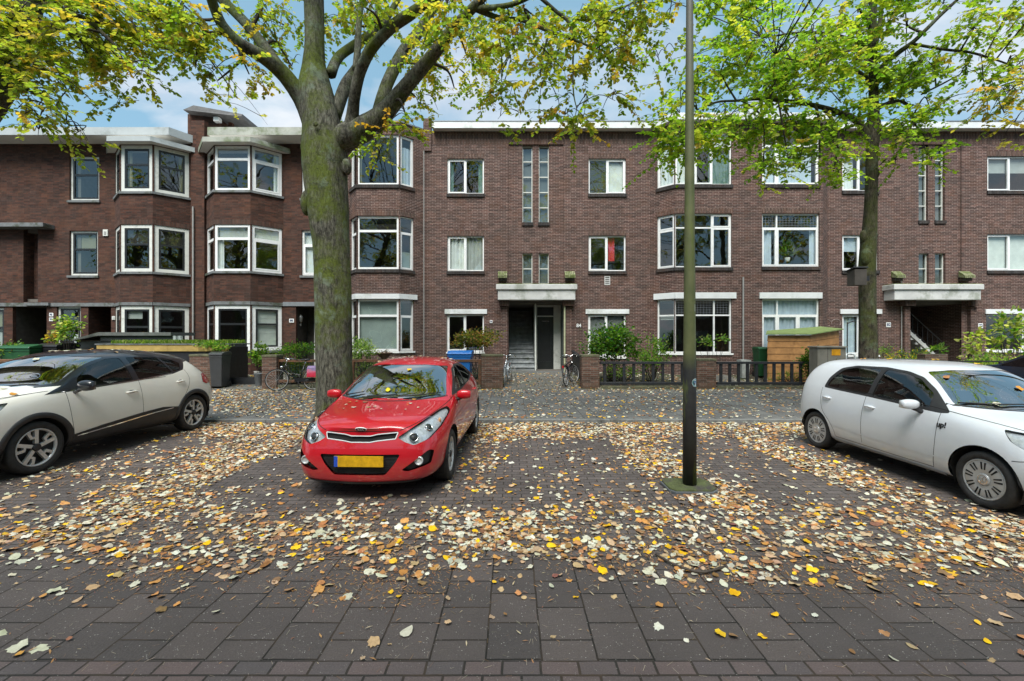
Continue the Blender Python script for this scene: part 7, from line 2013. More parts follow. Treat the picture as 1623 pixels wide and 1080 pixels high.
# grey tub
k = MB(); d = 16.2; x = PX(1179, d); k.smooth = False
k.lathe([(.17, 0), (.22, PZ(570, d) - .32), (.25, PZ(570, d) - .32), (.25, PZ(568, d) - .30), (.20, PZ(568, d) - .3), (.001, PZ(571, d) - .32)], 4, 'z'); 
r = tag(k.build('grey_tub', simple('grey_tub', (.33, .36, .35), .6)), 'pale grey square tub left of the narrow green bin', 'tub'); r.location = (x, d, .24); r.rotation_euler = (0, 0, .785)

# ------------------------------------------------------------------ sheds and boxes
M_shed = simple('larch_boards', (.42, .21, .075), .7, var=.25, scale=3, bmp=.2, c2=(.22, .10, .03), thr=.6)
M_shedr = simple('green_shed_roof', (.16, .22, .07), .9, var=.2, scale=5, bmp=.3)
M_dgrey = simple('anthracite_boards', (.016, .022, .024), .6, var=.25)
d = 15.2
r = thing('wooden_shed', 'small honey coloured wooden bike shed with green felt roof', 'shed', (PX(1286, d), d, .2))
ox, oy = r.location.x, r.location.y
def w_(px, py, dd): v = at(px, py, dd); return v - r.location
# plan: long front, right part angled back
A, B, C_ = (PX(1217, d) - ox, 0), (PX(1283, d) - ox, 0.0), (PX(1329, d + .9) - ox, .9)
zA, zB, zC = PZ(531, d) - .2, PZ(531, d) - .2, PZ(524, d + .9) - .2
def boards(P0, P1, z0, z1a, z1b, nm):
    T = Plane_(P0, P1); n = 8; k = MB()
    for i in range(n):
        f0, f1 = i / n, (i + 1) / n
        za0, za1 = z0 + (z1a - z0) * f0, z0 + (z1a - z0) * f1 - .012; zb0, zb1 = z0 + (z1b - z0) * f0, z0 + (z1b - z0) * f1 - .012
        vs = [T.P(0, za0, -.02), T.P(T.len, zb0, -.02), T.P(T.len, zb1, -.008), T.P(0, za1, -.008), T.P(0, za0, .01), T.P(T.len, zb0, .01), T.P(T.len, zb1, .01), T.P(0, za1, .01)]
        k.add(vs, [(0, 1, 2, 3), (7, 6, 5, 4), (0, 4, 5, 1), (1, 5, 6, 2), (2, 6, 7, 3), (3, 7, 4, 0)])
    return k.build(nm, M_shed, r)
boards(A, B, -.15, zA, zB, 'front_boards'); boards((B[0] + .012, B[1]), C_, -.15, zB, zC, 'side_boards'); AB = (PX(1222, d + 1.3) - ox, 1.3); boards(AB, A, -.15, zA, zA, 'side_boards')
k = MB(); k.prism([(A[0] + .04, .05), (B[0] + .02, .05), (C_[0] - .05, C_[1] + .05), (C_[0] - .1, 1.4), (AB[0] + .05, 1.25)], -.1, zA - .05, 'z'); k.build('inner_box', M_roomd, r)
k = MB(); P = [(A[0] - .14, -.12, zA + .005), (B[0] + .02, -.14, zB + .005), (C_[0] + .12, C_[1] - .1, zC + .03), (C_[0] - .1, 1.7, zC + .14), (AB[0] - .1, 1.4, zA + .14)]
k.add(P + [(a, b, c + .03) for a, b, c in P], [(4, 3, 2, 1, 0), (5, 6, 7, 8, 9)] + [(i, (i + 1) % 5, 5 + (i + 1) % 5, 5 + i) for i in range(5)]); k.build('roof', M_shedr, r)
# dark flat shed on the left
d = 15.9; r = thing('dark_shed', 'low anthracite storage shed with grey roof behind the green bin', 'shed', (PX(205, d), d, .2)); ox = r.location.x
k = MB(); k.box(PX(121, d) - ox, PX(270, d) - ox, 0, 1.0, -.1, PZ(541, d) - .2); k.build('boards', M_dgrey, r)
k = MB(); x0, x1, x2_ = PX(116, d) - ox, PX(160, d) - ox, PX(274, d) - ox; z0, z1 = PZ(541, d) - .2, PZ(527, d) - .2
k.add([(x0, -.1, z0), (x1, -.1, z1 - .12), (x2_, -.1, z1 - .12), (x2_, 1.1, z1 - .12), (x1, 1.1, z1 - .12), (x0, 1.1, z0), (x0, -.1, z0 + .05), (x1, -.1, z1), (x2_, -.1, z1), (x2_, 1.1, z1), (x1, 1.1, z1), (x0, 1.1, z0 + .05)],
      [(0, 1, 7, 6), (1, 2, 8, 7), (2, 3, 9, 8), (3, 4, 10, 9), (4, 5, 11, 10), (5, 0, 6, 11), (6, 7, 10, 11), (7, 8, 9, 10), (5, 4, 1, 0), (4, 3, 2, 1)])
k.build('roof', simple('grey_felt', (.10, .11, .105), .85), r)
k = MB(); k.box(x1, x2_, -.02, .0, z0 - .0, z1 - .125); k.build('front_board', M_dgrey, r)
# bike box with sedum roof
d = 14.75; r = thing('sedum_roof_box', 'ochre timber storage box with a green sedum roof behind the cream car', 'storage box', (PX(258, d), d, .1)); ox = r.location.x
k = MB(); k.box(PX(158, d) - ox, PX(362, d) - ox, 0, 1.1, -.05, PZ(550, d) - .1 - .01); k.build('frame', M_blackw, r)
k = MB(); k.cbox(PX(155, d) - ox, PX(268, d) - ox - .005, -.05, -.001, PZ(557, d) - .1, PZ(547, d) - .1, .005); k.cbox(PX(268, d) - ox, PX(363, d) - ox, -.05, -.001, PZ(557, d) - .1, PZ(547.5, d) - .1, .005)
k.build('fascia_board', simple('ochre_board', (.38, .27, .08), .7, var=.2), r)
k = MB(); k.box(PX(153, d) - ox, PX(365, d) - ox, -.07, 1.15, PZ(546.8, d) - .1, PZ(545, d) - .1); k.build('roof_edge', M_sill, r)
n = 2200; X = rng.uniform(PX(175, d) - ox, PX(360, d) - ox, n); Y = rng.uniform(.0, 1.1, n)
leaves_mesh('sedum', np.stack([X, Y, np.full(n, PZ(545, d) - .1)], 1), unit(n) * .5 + np.array([0, 0, 1.]), unit(n), rng.uniform(.07, .15, n), pick(n, [(.6, .12, .20, .03), (.3, .20, .26, .07), (.1, .35, .35, .15)]), T_LANCE, M_leaf, r)
# electrical cabinet
d = 13.6; x0, x1 = PX(1296, d), PX(1341, d)
r = thing('utility_cabinet', 'grey beige utility cabinet with yellow stickers behind the white car', 'cabinet', ((x0 + x1) / 2, d, ZP)); w = (x1 - x0) / 2; zt = PZ(549, d) - ZP
M_cab = simple('cabinet_grey', (.21, .20, .17), .6, var=.1, c2=(.15, .145, .12))
k = MB(); k.cbox(-w, w, 0, .4, 0, zt - .045, .01); k.build('case', M_cab, r); k = MB(); k.cbox(-w - .03, w + .03, -.04, .44, zt - .044, zt, .01); k.build('lid', M_cab, r)
k = MB(); k.box(-w * .30, -w * .28, -.003, 0, .1, zt - .06); k.build('door_gap', M_gap, r)
k = MB(); z = PZ(559, d) - ZP; k.box(-w * .02, w * .60, -.008, -.001, z - .09, z + .10); k.build('sticker', simple('amber_sticker', (.70, .33, .01), .5), r)
k = MB(); z = PZ(574, d) - ZP; cx = w * .3
k.add([(cx - .115, -.012, z - .09), (cx + .115, -.012, z - .09), (cx, -.012, z + .11)], [(0, 1, 2)]); k.m = 1
k.add([(cx - .088, -.0135, z - .075), (cx + .088, -.0135, z - .075), (cx, -.0135, z + .078)], [(0, 1, 2)]); k.m = 0
k.add([(cx + .012, -.015, z + .04), (cx - .026, -.015, z - .014), (cx - .002, -.015, z - .012), (cx - .012, -.015, z - .058), (cx + .028, -.015, z + .004), (cx + .004, -.015, z + .002)], [(0, 1, 2, 5), (2, 3, 4, 5)])
k.build('warning_sign', [M_gap, simple('sign_yellow', (.80, .52, .01), .4)], r)
# nest box
d = D2 - .36; r = thing('nest_box', 'dark wooden nest box fixed to the slender trunk', 'nest box', at(1359, 440, d))
k = MB(); a = 9.5 * d / FPX; k.cbox(-a, a, -.09, .12, -.16, .15, .006); k.build('box', M_roomd, r); k = MB(); k.M = Matrix.Rotation(R(-12), 4, 'X'); k.cbox(-a - .02, a + .02, -.14, .14, .155, .18, .006); k.build('lid', M_blackw, r)
k = MB(); k.box(-a * .1, a * 2.4, .05, .2, -.06, .04); k.build('bracket', M_blackw, r)
# red brown planter and bowl
def planter(name, label, px0, px1, py0, py1, d, m, cat='planter'):
    x0, x1 = PX(px0, d), PX(px1, d); z0, z1 = PZ(py1, d), PZ(py0, d); k = MB(); k.cbox(x0, x1, d, d + .3, z0, z1, .012)
    o = k.build(name, m); tag(o, label, cat); s = MB(); s.box(x0 + .03, x1 - .03, d + .03, d + .27, z1, z1 + .004); s.build('soil', M_soil, o); return o
planter('brick_planter', 'red brown square planter with a small fern behind the white roof', 1467, 1503, 561.5, 600, 13.9, B_low)
d = 15.3; k = MB(); k.smooth = True; k.lathe([(.02, 0), (.12, .02), (.10, .10), (.26, .27), (.30, .30), (.27, .31), (.20, .26), (.001, .24)], 20, 'z'); r = tag(k.build('bowl_planter', simple('weathered_bowl', (.16, .10, .07), .85, var=.3)), 'shallow earthenware bowl on the garden wall below the white bay window', 'bowl'); r.location = (PX(609, d), d, PZ(573, d))
k = MB(); k.box(PX(556, d), PX(665, d), d - .05, d + .25, .1, PZ(573, d) - .001); tag(k.build('brick_wall', B_low), 'low brick wall under the white bay window behind the red car', 'wall')
for px, d, rr, hh, m, lab in ((411, 14.7, .16, .42, simple('grey_pot', (.10, .11, .12), .5), 'dark grey plant pot by the bicycle front wheel'), (409, 15.3, .13, .40, M_conc, 'pale round pot under the green pot shrub')):
    k = MB(); k.smooth = True; k.lathe([(rr * .7, 0), (rr, hh * .95), (rr * 1.06, hh), (rr * .9, hh), (rr * .85, hh * .9), (.001, hh * .9)], 20, 'z'); r = tag(k.build('plant_pot', m), lab, 'plant pot'); r.location = (PX(px, d), d, ground_z(0, d))
# bike stand hoop
d = 16.2; k = MB(); k.smooth = True; x = PX(813.5, d); k.tube([(x - .06, d, .2), (x - .07, d, .55), (x - .03, d, .66), (x, d, .69), (x + .03, d, .66), (x + .07, d, .55), (x + .06, d, .2)], .014, 8); tag(k.build('bicycle_stand', M_pipe), 'small grey hoop bicycle stand in front of the porch stair', 'bike stand')

# ------------------------------------------------------------------ bicycles
def bicycle(name, label, loc, rz, fm, grip, tyre=None, bag=None, lean=4, steer=0, basket=False, gent=False):
    r = thing(name, label, 'bicycle', loc, rz, 'bicycles in front of the houses'); r.rotation_euler = (R(lean), 0, rz)
    RW, WB = .345, 1.10
    def wheel(x, nm, st=0):
        k = MB(); k.smooth = True
        prof = [(RW - .018 + .018 * math.cos(R(a)), .018 * math.sin(R(a))) for a in range(0, 360, 45)]
        k.lathe(prof, 36, 'y', closed=True); t = k.build('wheel', tyre or M_tyre, r); t.location = (x, 0, RW); t.rotation_euler = (0, 0, st)
        k = MB(); k.lathe([(RW - .034, -.010), (RW - .045, -.009), (RW - .045, .009), (RW - .034, .010)], 36, 'y', closed=True); k.build('rim', M_alloy, t)
        k = MB()
        for i in range(18):
            a = 2 * PI * i / 18; k.beam((.02 * math.cos(a + .6), (-1) ** i * .025, .02 * math.sin(a + .6)), ((RW - .045) * math.cos(a), 0, (RW - .045) * math.sin(a)), .0035)
        k.tube([(0, -.04, 0), (0, .04, 0)], .018, 8); k.build('spokes', M_alloy, t)
        k = MB(); k.smooth = True; pts = [((RW + .022) * math.cos(R(a)), 0, (RW + .022) * math.sin(R(a))) for a in (range(20, 185, 12) if nm == 'f' else range(-15, 165, 12))]
        if nm == 'f': pts = [((RW + .022) * math.cos(R(a)), 0, (RW + .022) * math.sin(R(a))) for a in range(-5, 130, 10)]
        else: pts = [((RW + .022) * math.cos(R(a)), 0, (RW + .022) * math.sin(R(a))) for a in range(20, 200, 12)]
        vs = []
        for p in pts: vs += [(p[0], -.028, p[2]), (p[0], 0, p[2] + .006), (p[0], .028, p[2])]
        k.add(vs, [(3 * i + j, 3 * i + j + 1, 3 * i + j + 4, 3 * i + j + 3) for i in range(len(pts) - 1) for j in range(2)]); k.build('mudguard', fm, t)
        return t
    # front towards -X
    xf, xr = -WB / 2, WB / 2
    wheel(xf, 'f', steer); wheel(xr, 'r')
    F = MB(); F.smooth = True
    bb = Vector((.10, 0, .30)); st_ = Vector((.26, 0, .80)); hd_b = Vector((xf + .20, 0, .66)); hd_t = Vector((xf + .26, 0, .86)); ax = Vector((xr, 0, RW))
    F.tube([bb, st_], .016, 8); F.tube([hd_b, hd_t], .02, 8)
    if gent: F.tube([hd_t - Vector((0, 0, .04)), st_ - Vector((.02, 0, .08))], .015, 8)
    else: F.tube(smooth_line([hd_t - Vector((0, 0, .05)), Vector((-.12, 0, .56)), Vector((.16, 0, .48))], 5), .014, 8)
    F.tube([hd_b, bb], .017, 8)
    for s in (-.05, .05): F.tube([bb + Vector((0, s * .6, 0)), ax + Vector((0, s, 0))], .010, 6); F.tube([st_ - Vector((0, 0, .06)), ax + Vector((0, s, 0))], .009, 6)
    F.build('frame', fm, r)
    F = MB(); F.smooth = True
    for s in (-.05, .05): F.tube([(xf, s, RW), (xf + .12, s, .60), (xf + .19, s * .6, .68)], .011, 6)
    F.build('fork', fm, r)
    H = MB(); H.smooth = True; top = hd_t + Vector((.03, 0, .12)); H.tube([hd_t, top], .013, 8)
    hb = [top + Vector((.22, -.29, -.02)), top + Vector((.06, -.27, .03)), top + Vector((-.05, -.12, .05)), top, top + Vector((-.05, .12, .05)), top + Vector((.06, .27, .03)), top + Vector((.22, .29, -.02))]
    H.tube(smooth_line(hb, 4), .012, 8); ho = H.build('handlebar', M_chrome, r)
    for s in (0, -1): G = MB(); G.smooth = True; p, q = (hb[0], hb[1]) if s == 0 else (hb[-1], hb[-2]); G.tube([p, p + (q - p) * .8], .018, 8); G.build('grip', grip, ho)
    Sd = MB(); Sd.smooth = True; Sd.tube([st_, st_ + Vector((.04, 0, .14))], .012, 8); Sd.build('seat_post', M_chrome, r)
    Sd = MB(); Sd.smooth = True; c = st_ + Vector((.06, 0, .17)); Sd.ball(c, 1, 14, 8, (.11, .09, .035)); Sd.ball(c - Vector((.10, 0, 0)), 1, 10, 6, (.09, .035, .025)); Sd.build('saddle', M_plast, r)
    K = MB(); K.smooth = True; K.lathe([(.09, -.02), (.09, -.012), (.001, -.012)], 20, 'y', tuple(bb)); K.tube([bb + Vector((0, -.06, 0)), bb + Vector((.02, -.07, -.17))], .010, 6); K.tube([bb + Vector((0, .06, 0)), bb + Vector((-.02, .07, .17))], .010, 6); K.box(bb.x - .03, bb.x + .07, -.17, -.08, bb.z - .185, bb.z - .165); K.box(bb.x - .07, bb.x + .03, .08, .17, bb.z + .16, bb.z + .18); K.build('crank', M_plast, r)
    K = MB(); K.cbox(bb.x - .12, ax.x + .05, -.045, -.022, bb.z - .03, bb.z + .09, .02); K.build('chain_guard', fm, r)
    K = MB(); K.tube([(ax.x - .28, -.06, .74), (ax.x + .20, -.06, .74), (ax.x + .20, .06, .74), (ax.x - .28, .06, .74)], .007, 6); K.tube([(ax.x - .1, 0, .74), (ax.x + .2, 0, .74)], .006, 6)
    for s in (-.06, .06): K.tube([(ax.x + .1, s, .74), (ax.x, s, RW)], .006, 6)
    K.build('rear_rack', M_chrome if grip is M_pipe else M_plast, r)
    K = MB(); K.smooth = True; K.ball((xf + .13, 0, .74), .045, 12, 8, (1, 1, 1)); K.build('headlamp', M_chrome, r)
    K = MB(); K.box(ax.x + .21, ax.x + .235, -.03, .03, .58, .70); K.build('rear_light', M_redl, r)
    K = MB(); K.beam((bb.x + .1, .05, .3), (bb.x + .2, .2, .02), .015); K.build('kickstand', M_plast, r)
    if bag: 
        K = MB(); 
        for s in (-1, 1): K.cbox(ax.x - .17, ax.x + .19, s * .07, s * .19, .42, .75, .03)
        K.cbox(ax.x - .17, ax.x + .19, -.09, .09, .752, .775, .008)
        tag(K.build('pannier_bag', bag, None), 'pink and red double pannier bag slung over the rear rack of the black bicycle', 'bag')
        K_ = bpy.context.scene.objects[-1] if False else None
    return r
m, nt, out = newmat('pink_pannier'); co = tc(nt); sp = N(nt, 'ShaderNodeSeparateXYZ'); L(nt, co, sp.inputs[0])
a = N(nt, 'ShaderNodeMapRange'); a.inputs[1].default_value = .42; a.inputs[2].default_value = .75; L(nt, sp.outputs[2], a.inputs[0])
ad = N(nt, 'ShaderNodeMath', operation='MULTIPLY_ADD'); L(nt, noise(nt, co, 9, 3), ad.inputs[0]); ad.inputs[1].default_value = .7; L(nt, a.outputs[0], ad.inputs[2])
principled(nt, out, ramp(nt, ad.outputs[0], [(.35, (.55, .015, .04)), (.75, (.62, .04, .10)), (1.0, (.66, .22, .34)), (1.3, (.30, .22, .40))]), .5); M_bag = m
bikes = MB()
b1 = bicycle('bicycle', 'black step through bicycle with pink pannier leaning by the mossy trunk', (PX(468, 13.75), 13.75, ZP), R(8), simple('black_bike_enamel', (.012, .013, .016), .3, coat=.5), M_plast, bag=M_bag, lean=-4, steer=R(14))
bg_ = [o for o in COL.objects if o.name.startswith('pannier_bag')][0]; bg_.location = b1.location; bg_.rotation_euler = b1.rotation_euler
bicycle('bicycle', 'silver bicycle with pale grips parked nose forward beside the left brick pillar', (PX(802, 15.1), 15.15, .12), R(84), simple('silver_bike_enamel', (.42, .46, .50), .3, .4), M_pipe, tyre=simple('grey_tyre', (.30, .33, .35), .7), lean=3, steer=R(6), gent=True)
bicycle('bicycle', 'black bicycle with red rear light seen from behind beside the right brick pillar', (PX(905, 14.9), 15.0, .11), R(-112), MATS['black_bike_enamel'], M_plast, lean=5, steer=R(-20), gent=True)
# folding chair / cycle stack behind the cabinet
r = thing('garden_chair', 'pale folded garden chair leaning behind the utility cabinet', 'chair', (PX(1350, 15.2), 15.2, .15))
K = MB(); K.smooth = True; K.tube(smooth_line([Vector((-.2, 0, .0)), Vector((-.2, 0, .9)), Vector((-.12, .05, 1.0)), Vector((.05, .05, 1.0)), Vector((.12, 0, .9)), Vector((.14, -.1, .0))], 4), .03, 8); K.build('frame', simple('pale_tube', (.5, .55, .56), .4, .2), r)
K = MB(); 
for i in range(5): K.box(-.16, .35 + i * .02, .06 + i * .012, .068 + i * .012, .62 + i * .06, .65 + i * .06)
K.build('slats', MATS['pale_tube'], r)
r = thing('arched_garden_lamp', 'thin black arched garden lamp in front of the small window', 'lamp', (PX(1343, 15.6), 15.6, .2))
K = MB(); K.smooth = True; K.tube(smooth_line([Vector((0, 0, 0)), Vector((0, 0, 1.9)), Vector((.04, 0, 2.05)), Vector((.2, 0, 2.12))], 5), .018, 8); K.build('stem', M_iron, r); K = MB(); K.smooth = True; K.lathe([(.01, .04), (.07, 0), (.06, -.01)], 14, 'z', (.22, 0, 2.10)); K.build('lamp_shade', M_iron, r)
# parked dark blue car beyond
def far_car():
    r = thing('parked_car', 'dark blue car glimpsed at the right edge beyond the white car', 'car', (13.05, 9.4, 0))
    k = MB(); k.smooth = True
    prof = [(-2.1, .3), (-2.15, .62), (-1.9, .86), (-1.1, .98), (-.35, 1.38), (.9, 1.42), (1.7, 1.05), (2.1, .98), (2.15, .45), (2.1, .3)]
    vs = []
    for x, s in ((-.84, .96), (-.86, 1), (.86, 1), (.84, .96)):
        vs += [(x * (1 if z < 1.0 else .78), y * s, z) for y, z in prof]
    n = len(prof); k.add(vs, [(a * n + i, a * n + (i + 1) % n, (a + 1) * n + (i + 1) % n, (a + 1) * n + i) for a in range(3) for i in range(n)] + [tuple(range(n - 1, -1, -1)), tuple(3 * n + i for i in range(n))])
    k.build('body', M_blue, r, bevel=.04)
    for sx in (-1, 1):
        for y in (-1.3, 1.3): make_wheel(r, sx * .76, y, .31, .2, 'five', sx)
        k = MB(); T = [(sx * .872, -1.0, 1.0), (sx * .872, 1.5, 1.03), (sx * .70, .85, 1.36), (sx * .70, -.35, 1.33)]; k.add(T, [(0, 1, 2, 3)]); k.build('side_window', M_darkglass, r)
    return r
far_car()
# ------------------------------------------------------------------ shrubs and small plants
def shrub(name, label, px, py, rpx, rpy, d, n, pal, sz, tpl=T_TREE, ry=.5, stems=7, cat='shrub', group='garden shrubs', zbase=None, ring=.55, droop=0):
    c = at(px, py, d); rx, rz_ = rpx * d / FPX, rpy * d / FPX; g = ground_z(c.x, d) if zbase is None else zbase
    r = thing(name, label, cat, (c.x, d, g), 0, group); cz = c.z - g
    tips = []; k = MB(); k.smooth = True
    for i in range(stems * 4):
        a = rnd.uniform(0, 2 * PI); e = rnd.uniform(-.5, 1); q = math.sqrt(max(0, 1 - e * e * .8)) * rnd.uniform(.5, 1)
        tips.append(Vector((rx * q * math.cos(a), ry * q * math.sin(a), cz + rz_ * e * rnd.uniform(.7, 1))))
    for i in range(stems):
        b = Vector((rnd.uniform(-.12, .12), rnd.uniform(-.08, .08), 0))
        for t in tips[i::stems]:
            m_ = (b + t) / 2 + Vector((t.x * .15, 0, .05)); k.tube(smooth_line([b, m_, t], 3), [.010, .009, .009, .008, .006, .004, .003], 4, cap=False)
    k.build('stems', M_twig, r)
    T = np.array([tuple(t) for t in tips]); nt_ = len(T)
    # leaves gathered in tufts round the tips, thinner in the middle, ragged outside
    lob = rng.uniform(.75, 1.15, nt_)
    i = rng.integers(0, nt_, n)
    pos = T[i] + rng.normal(0, 1, (n, 3)) * np.array([rx * .20, ry * .22, rz_ * .20]) * lob[i][:, None]
    inner = rng.random(n) < (1 - ring) * .6
    fz = rng.uniform(.2, 1, n)[:, None]
    pos = np.where(inner[:, None], pos * np.array([1, 1, 0]) * fz + np.array([0, 0, 1]) * (cz + (pos[:, 2:3] - cz) * fz), pos)
    pos[:, 2] = np.maximum(pos[:, 2], .02)
    out_ = pos - np.array([0, 0, cz]); yd = out_ / (np.linalg.norm(out_, axis=1, keepdims=True) + .05) + unit(n) * .8; yd[:, 2] += .1 - droop
    leaves_mesh('foliage', pos, yd, unit(n) * .7 + np.array([0, 0, 1.]), rng.uniform(*sz, n), pick(n, pal), tpl, M_leaf, r)
    return r
GD = [(.5, .04, .10, .015), (.3, .07, .15, .02), (.2, .14, .22, .04)]; GL = [(.4, .09, .18, .03), (.4, .14, .24, .05), (.2, .25, .30, .08)]; GV = [(.4, .12, .20, .06), (.35, .42, .48, .26), (.25, .25, .33, .13)]
GO = [(.35, .10, .12, .03), (.3, .20, .17, .05), (.2, .28, .14, .07), (.15, .05, .09, .02)]; GB = [(.6, .05, .08, .02), (.4, .10, .11, .03)]; GY = [(.4, .42, .42, .12), (.4, .22, .30, .06), (.2, .50, .46, .22)]
shrub('laurel_bush', 'large glossy dark green bush spilling over the fence right of the path', 968, 550, 42, 30, 15.2, 2600, GD, (.07, .12), T_TREE, .8, 9)
shrub('laurel_bush', 'looser pale green bush between the dark bush and the lamp post', 1032, 565, 28, 30, 15.0, 1100, GL, (.05, .09), T_TREE, .5, 7)
shrub('holly_bush', 'dense dark bush beside the wooden shed and the utility cabinet', 1291, 580, 19, 22, 14.3, 1300, GD, (.05, .09), T_TREE, .4, 6)
shrub('variegated_bush', 'white and green variegated bush right of the mossy trunk', 577, 558, 19, 19, 14.7, 1000, GV, (.05, .08), T_TREE, .4, 6)
shrub('smoke_bush', 'brownish green spreading bush above the blue bin', 757, 541, 36, 17, 15.6, 1500, GO, (.06, .10), T_TREE, .6, 8)
shrub('pot_shrub', 'small bright green shrub in front of the white bay window corner', 413, 565, 12, 18, 15.3, 500, GL, (.06, .10), T_TREE, .25, 4)
shrub('hedge_plant', 'low spreading green plants behind the bicycle with the pink pannier', 470, 558, 28, 14, 15.4, 1100, GD, (.06, .11), T_LANCE, .5, 7)
shrub('ivy_bush', 'dark ivy under the rail left of the mossy trunk', 468, 585, 30, 14, 14.8, 900, GB, (.05, .08), T_TREE, .25, 6)
shrub('wall_shrub', 'thin leafy growth between mossy trunk and red car', 580, 590, 22, 16, 14.7, 500, GV, (.04, .07), T_TREE, .3, 5)
shrub('young_maple', 'young tree with layered pale green leaves in front of the dark doorways', 108, 525, 17, 24, 15.1, 380, GY + GL, (.08, .13), T_TREE, .35, 3, 'small tree', droop=.3)
shrub('autumn_shrub', 'small orange and green shrub above the green bin', 90, 536, 12, 10, 15.3, 200, [(.5, .40, .24, .04), (.5, .14, .20, .04)], (.06, .10), T_TREE, .25, 3)
shrub('dark_shrub', 'dark scraggly shrub at the far left edge', 14, 562, 24, 16, 14.7, 700, GB + GL, (.05, .09), T_TREE, .4, 6)
shrub('corner_ivy', 'green ivy at the right end of the sedum roof box', 330, 548, 22, 7, 14.6, 450, GL, (.05, .08), T_TREE, .3, 4)
shrub('low_shrub', 'low green shrub beside the dark shed end', 352, 553, 12, 6, 14.5, 200, GL, (.05, .08), T_TREE, .3, 3)
shrub('slim_tree', 'slender young tree with sparse leaves before the leaded ground floor windows', 1128, 541, 22, 15, 14.9, 150, GL, (.07, .10), T_TREE, .3, 2, 'small tree')
shrub('yellow_shrub', 'yellow green leafy shoots before the right hand porch', 1548, 548, 14, 22, 14.6, 150, GY, (.10, .16), T_TREE, .4, 4, droop=.3)
shrub('climbing_shrub', 'tall pale leaved shrub in front of the dark window at the far right', 1600, 530, 22, 38, 14.4, 330, GY + GL, (.10, .16), T_TREE, .4, 5, droop=.3)
shrub('border_plants', 'yellow flowering border plants behind the white roof', 1440, 568, 40, 14, 14.6, 700, GL + [(.2, .65, .42, .03)], (.05, .09), T_LANCE, .3, 7)
shrub('low_hedge', 'low yellow green hedge behind the railing at the right edge', 1585, 578, 60, 16, 14.0, 1800, GY + GL + GL, (.04, .07), T_TREE, .5, 8)
shrub('border_plants', 'sparse green shoots at the foot of the wall right of the street tree', 1405, 562, 30, 12, 15.0, 350, GL, (.05, .09), T_LANCE, .3, 6)
shrub('shed_plants', 'green and yellow weeds at the foot of the wooden shed', 1255, 598, 38, 9, 14.8, 420, GL, (.05, .08), T_LANCE, .2, 7)
shrub('fern', 'small fern in the red brown planter', 1488, 557, 14, 7, 14.0, 60, GL, (.12, .2), T_LANCE, .1, 2, zbase=1.18)
shrub('potted_flowers', 'dead looking flowers in the earthenware bowl', 609, 557, 9, 3, 15.3, 60, GO, (.04, .07), T_LANCE, .1, 2, zbase=1.15)
shrub('fence_shrub', 'thin green stems behind the black fence left of the lamp post', 985, 592, 30, 14, 14.8, 350, GL, (.05, .08), T_TREE, .2, 6)
k = at(642, 0, 1)
# ------------------------------------------------------------------ leaves lying on the cars
def rest(car, x, y, size, col, label, tpl=T_LOBE, view='z'):
    loc, n = car.proj((x, y), 'z'); M = car.root.matrix_basis.to_3x3() if False else Matrix.Rotation(car.root.rotation_euler.z, 3, 'Z')
    p = M @ loc + Vector(car.root.location) + Vector((0, 0, .006)); nn = M @ n; p = p + nn * .008
    a = rnd.uniform(0, 6.28); t = nn.orthogonal().normalized(); t = Matrix.Rotation(a, 3, nn) @ t
    o = leaves_mesh('fallen_leaf', np.array([tuple(p)]), np.array([tuple(t)]), np.array([tuple(nn)]), np.array([size * .72]), np.array([col]) * .85, tpl, M_litter)
    tag(o, label, 'leaf', 'single leaves lying on the cars')
YL = (.72, .45, .03); OR = (.60, .28, .04); CRM = (.58, .56, .42); BR = (.38, .18, .07)
rest(CAR_WHITE, .25, 1.60, .12, YL, 'yellow leaf on the white roof nearest the windscreen'); rest(CAR_WHITE, -.25, 2.30, .11, YL, 'yellow leaf in the middle of the white roof'); rest(CAR_WHITE, .1, 2.0, .12, YL, 'yellow leaf on the white roof behind the windscreen edge'); rest(CAR_WHITE, -.3, 2.7, .10, OR, 'ochre leaf at the back of the white roof')
rest(CAR_WHITE, .1, 1.02, .11, OR, 'orange leaf in the middle of the white car windscreen'); rest(CAR_WHITE, -.45, 1.30, .09, BR, 'brown leaf at the top edge of the white car windscreen'); rest(CAR_WHITE, -.35, .86, .09, CRM, 'pale leaf at the foot of the white car windscreen')
rest(CAR_RED, .12, 1.52, .09, YL, 'yellow leaf in the middle of the red car windscreen'); rest(CAR_RED, -.05, 1.10, .10, (.75, .62, .03), 'bright yellow leaf caught under the red car wiper'); rest(CAR_RED, -.45, .75, .05, CRM, 'tiny pale leaf on the red bonnet near the left lamp'); rest(CAR_RED, -.05, .60, .05, CRM, 'tiny pale leaf on the middle of the red bonnet')
rest(CAR_CREAM, .1, 1.50, .12, CRM, 'pale leaf on the windscreen of the cream car'); rest(CAR_CREAM, .70, .72, .10, OR, 'ochre leaf on the wing of the cream car'); rest(CAR_CREAM, -.2, 1.95, .10, CRM, 'pale leaf on the front of the black roof')
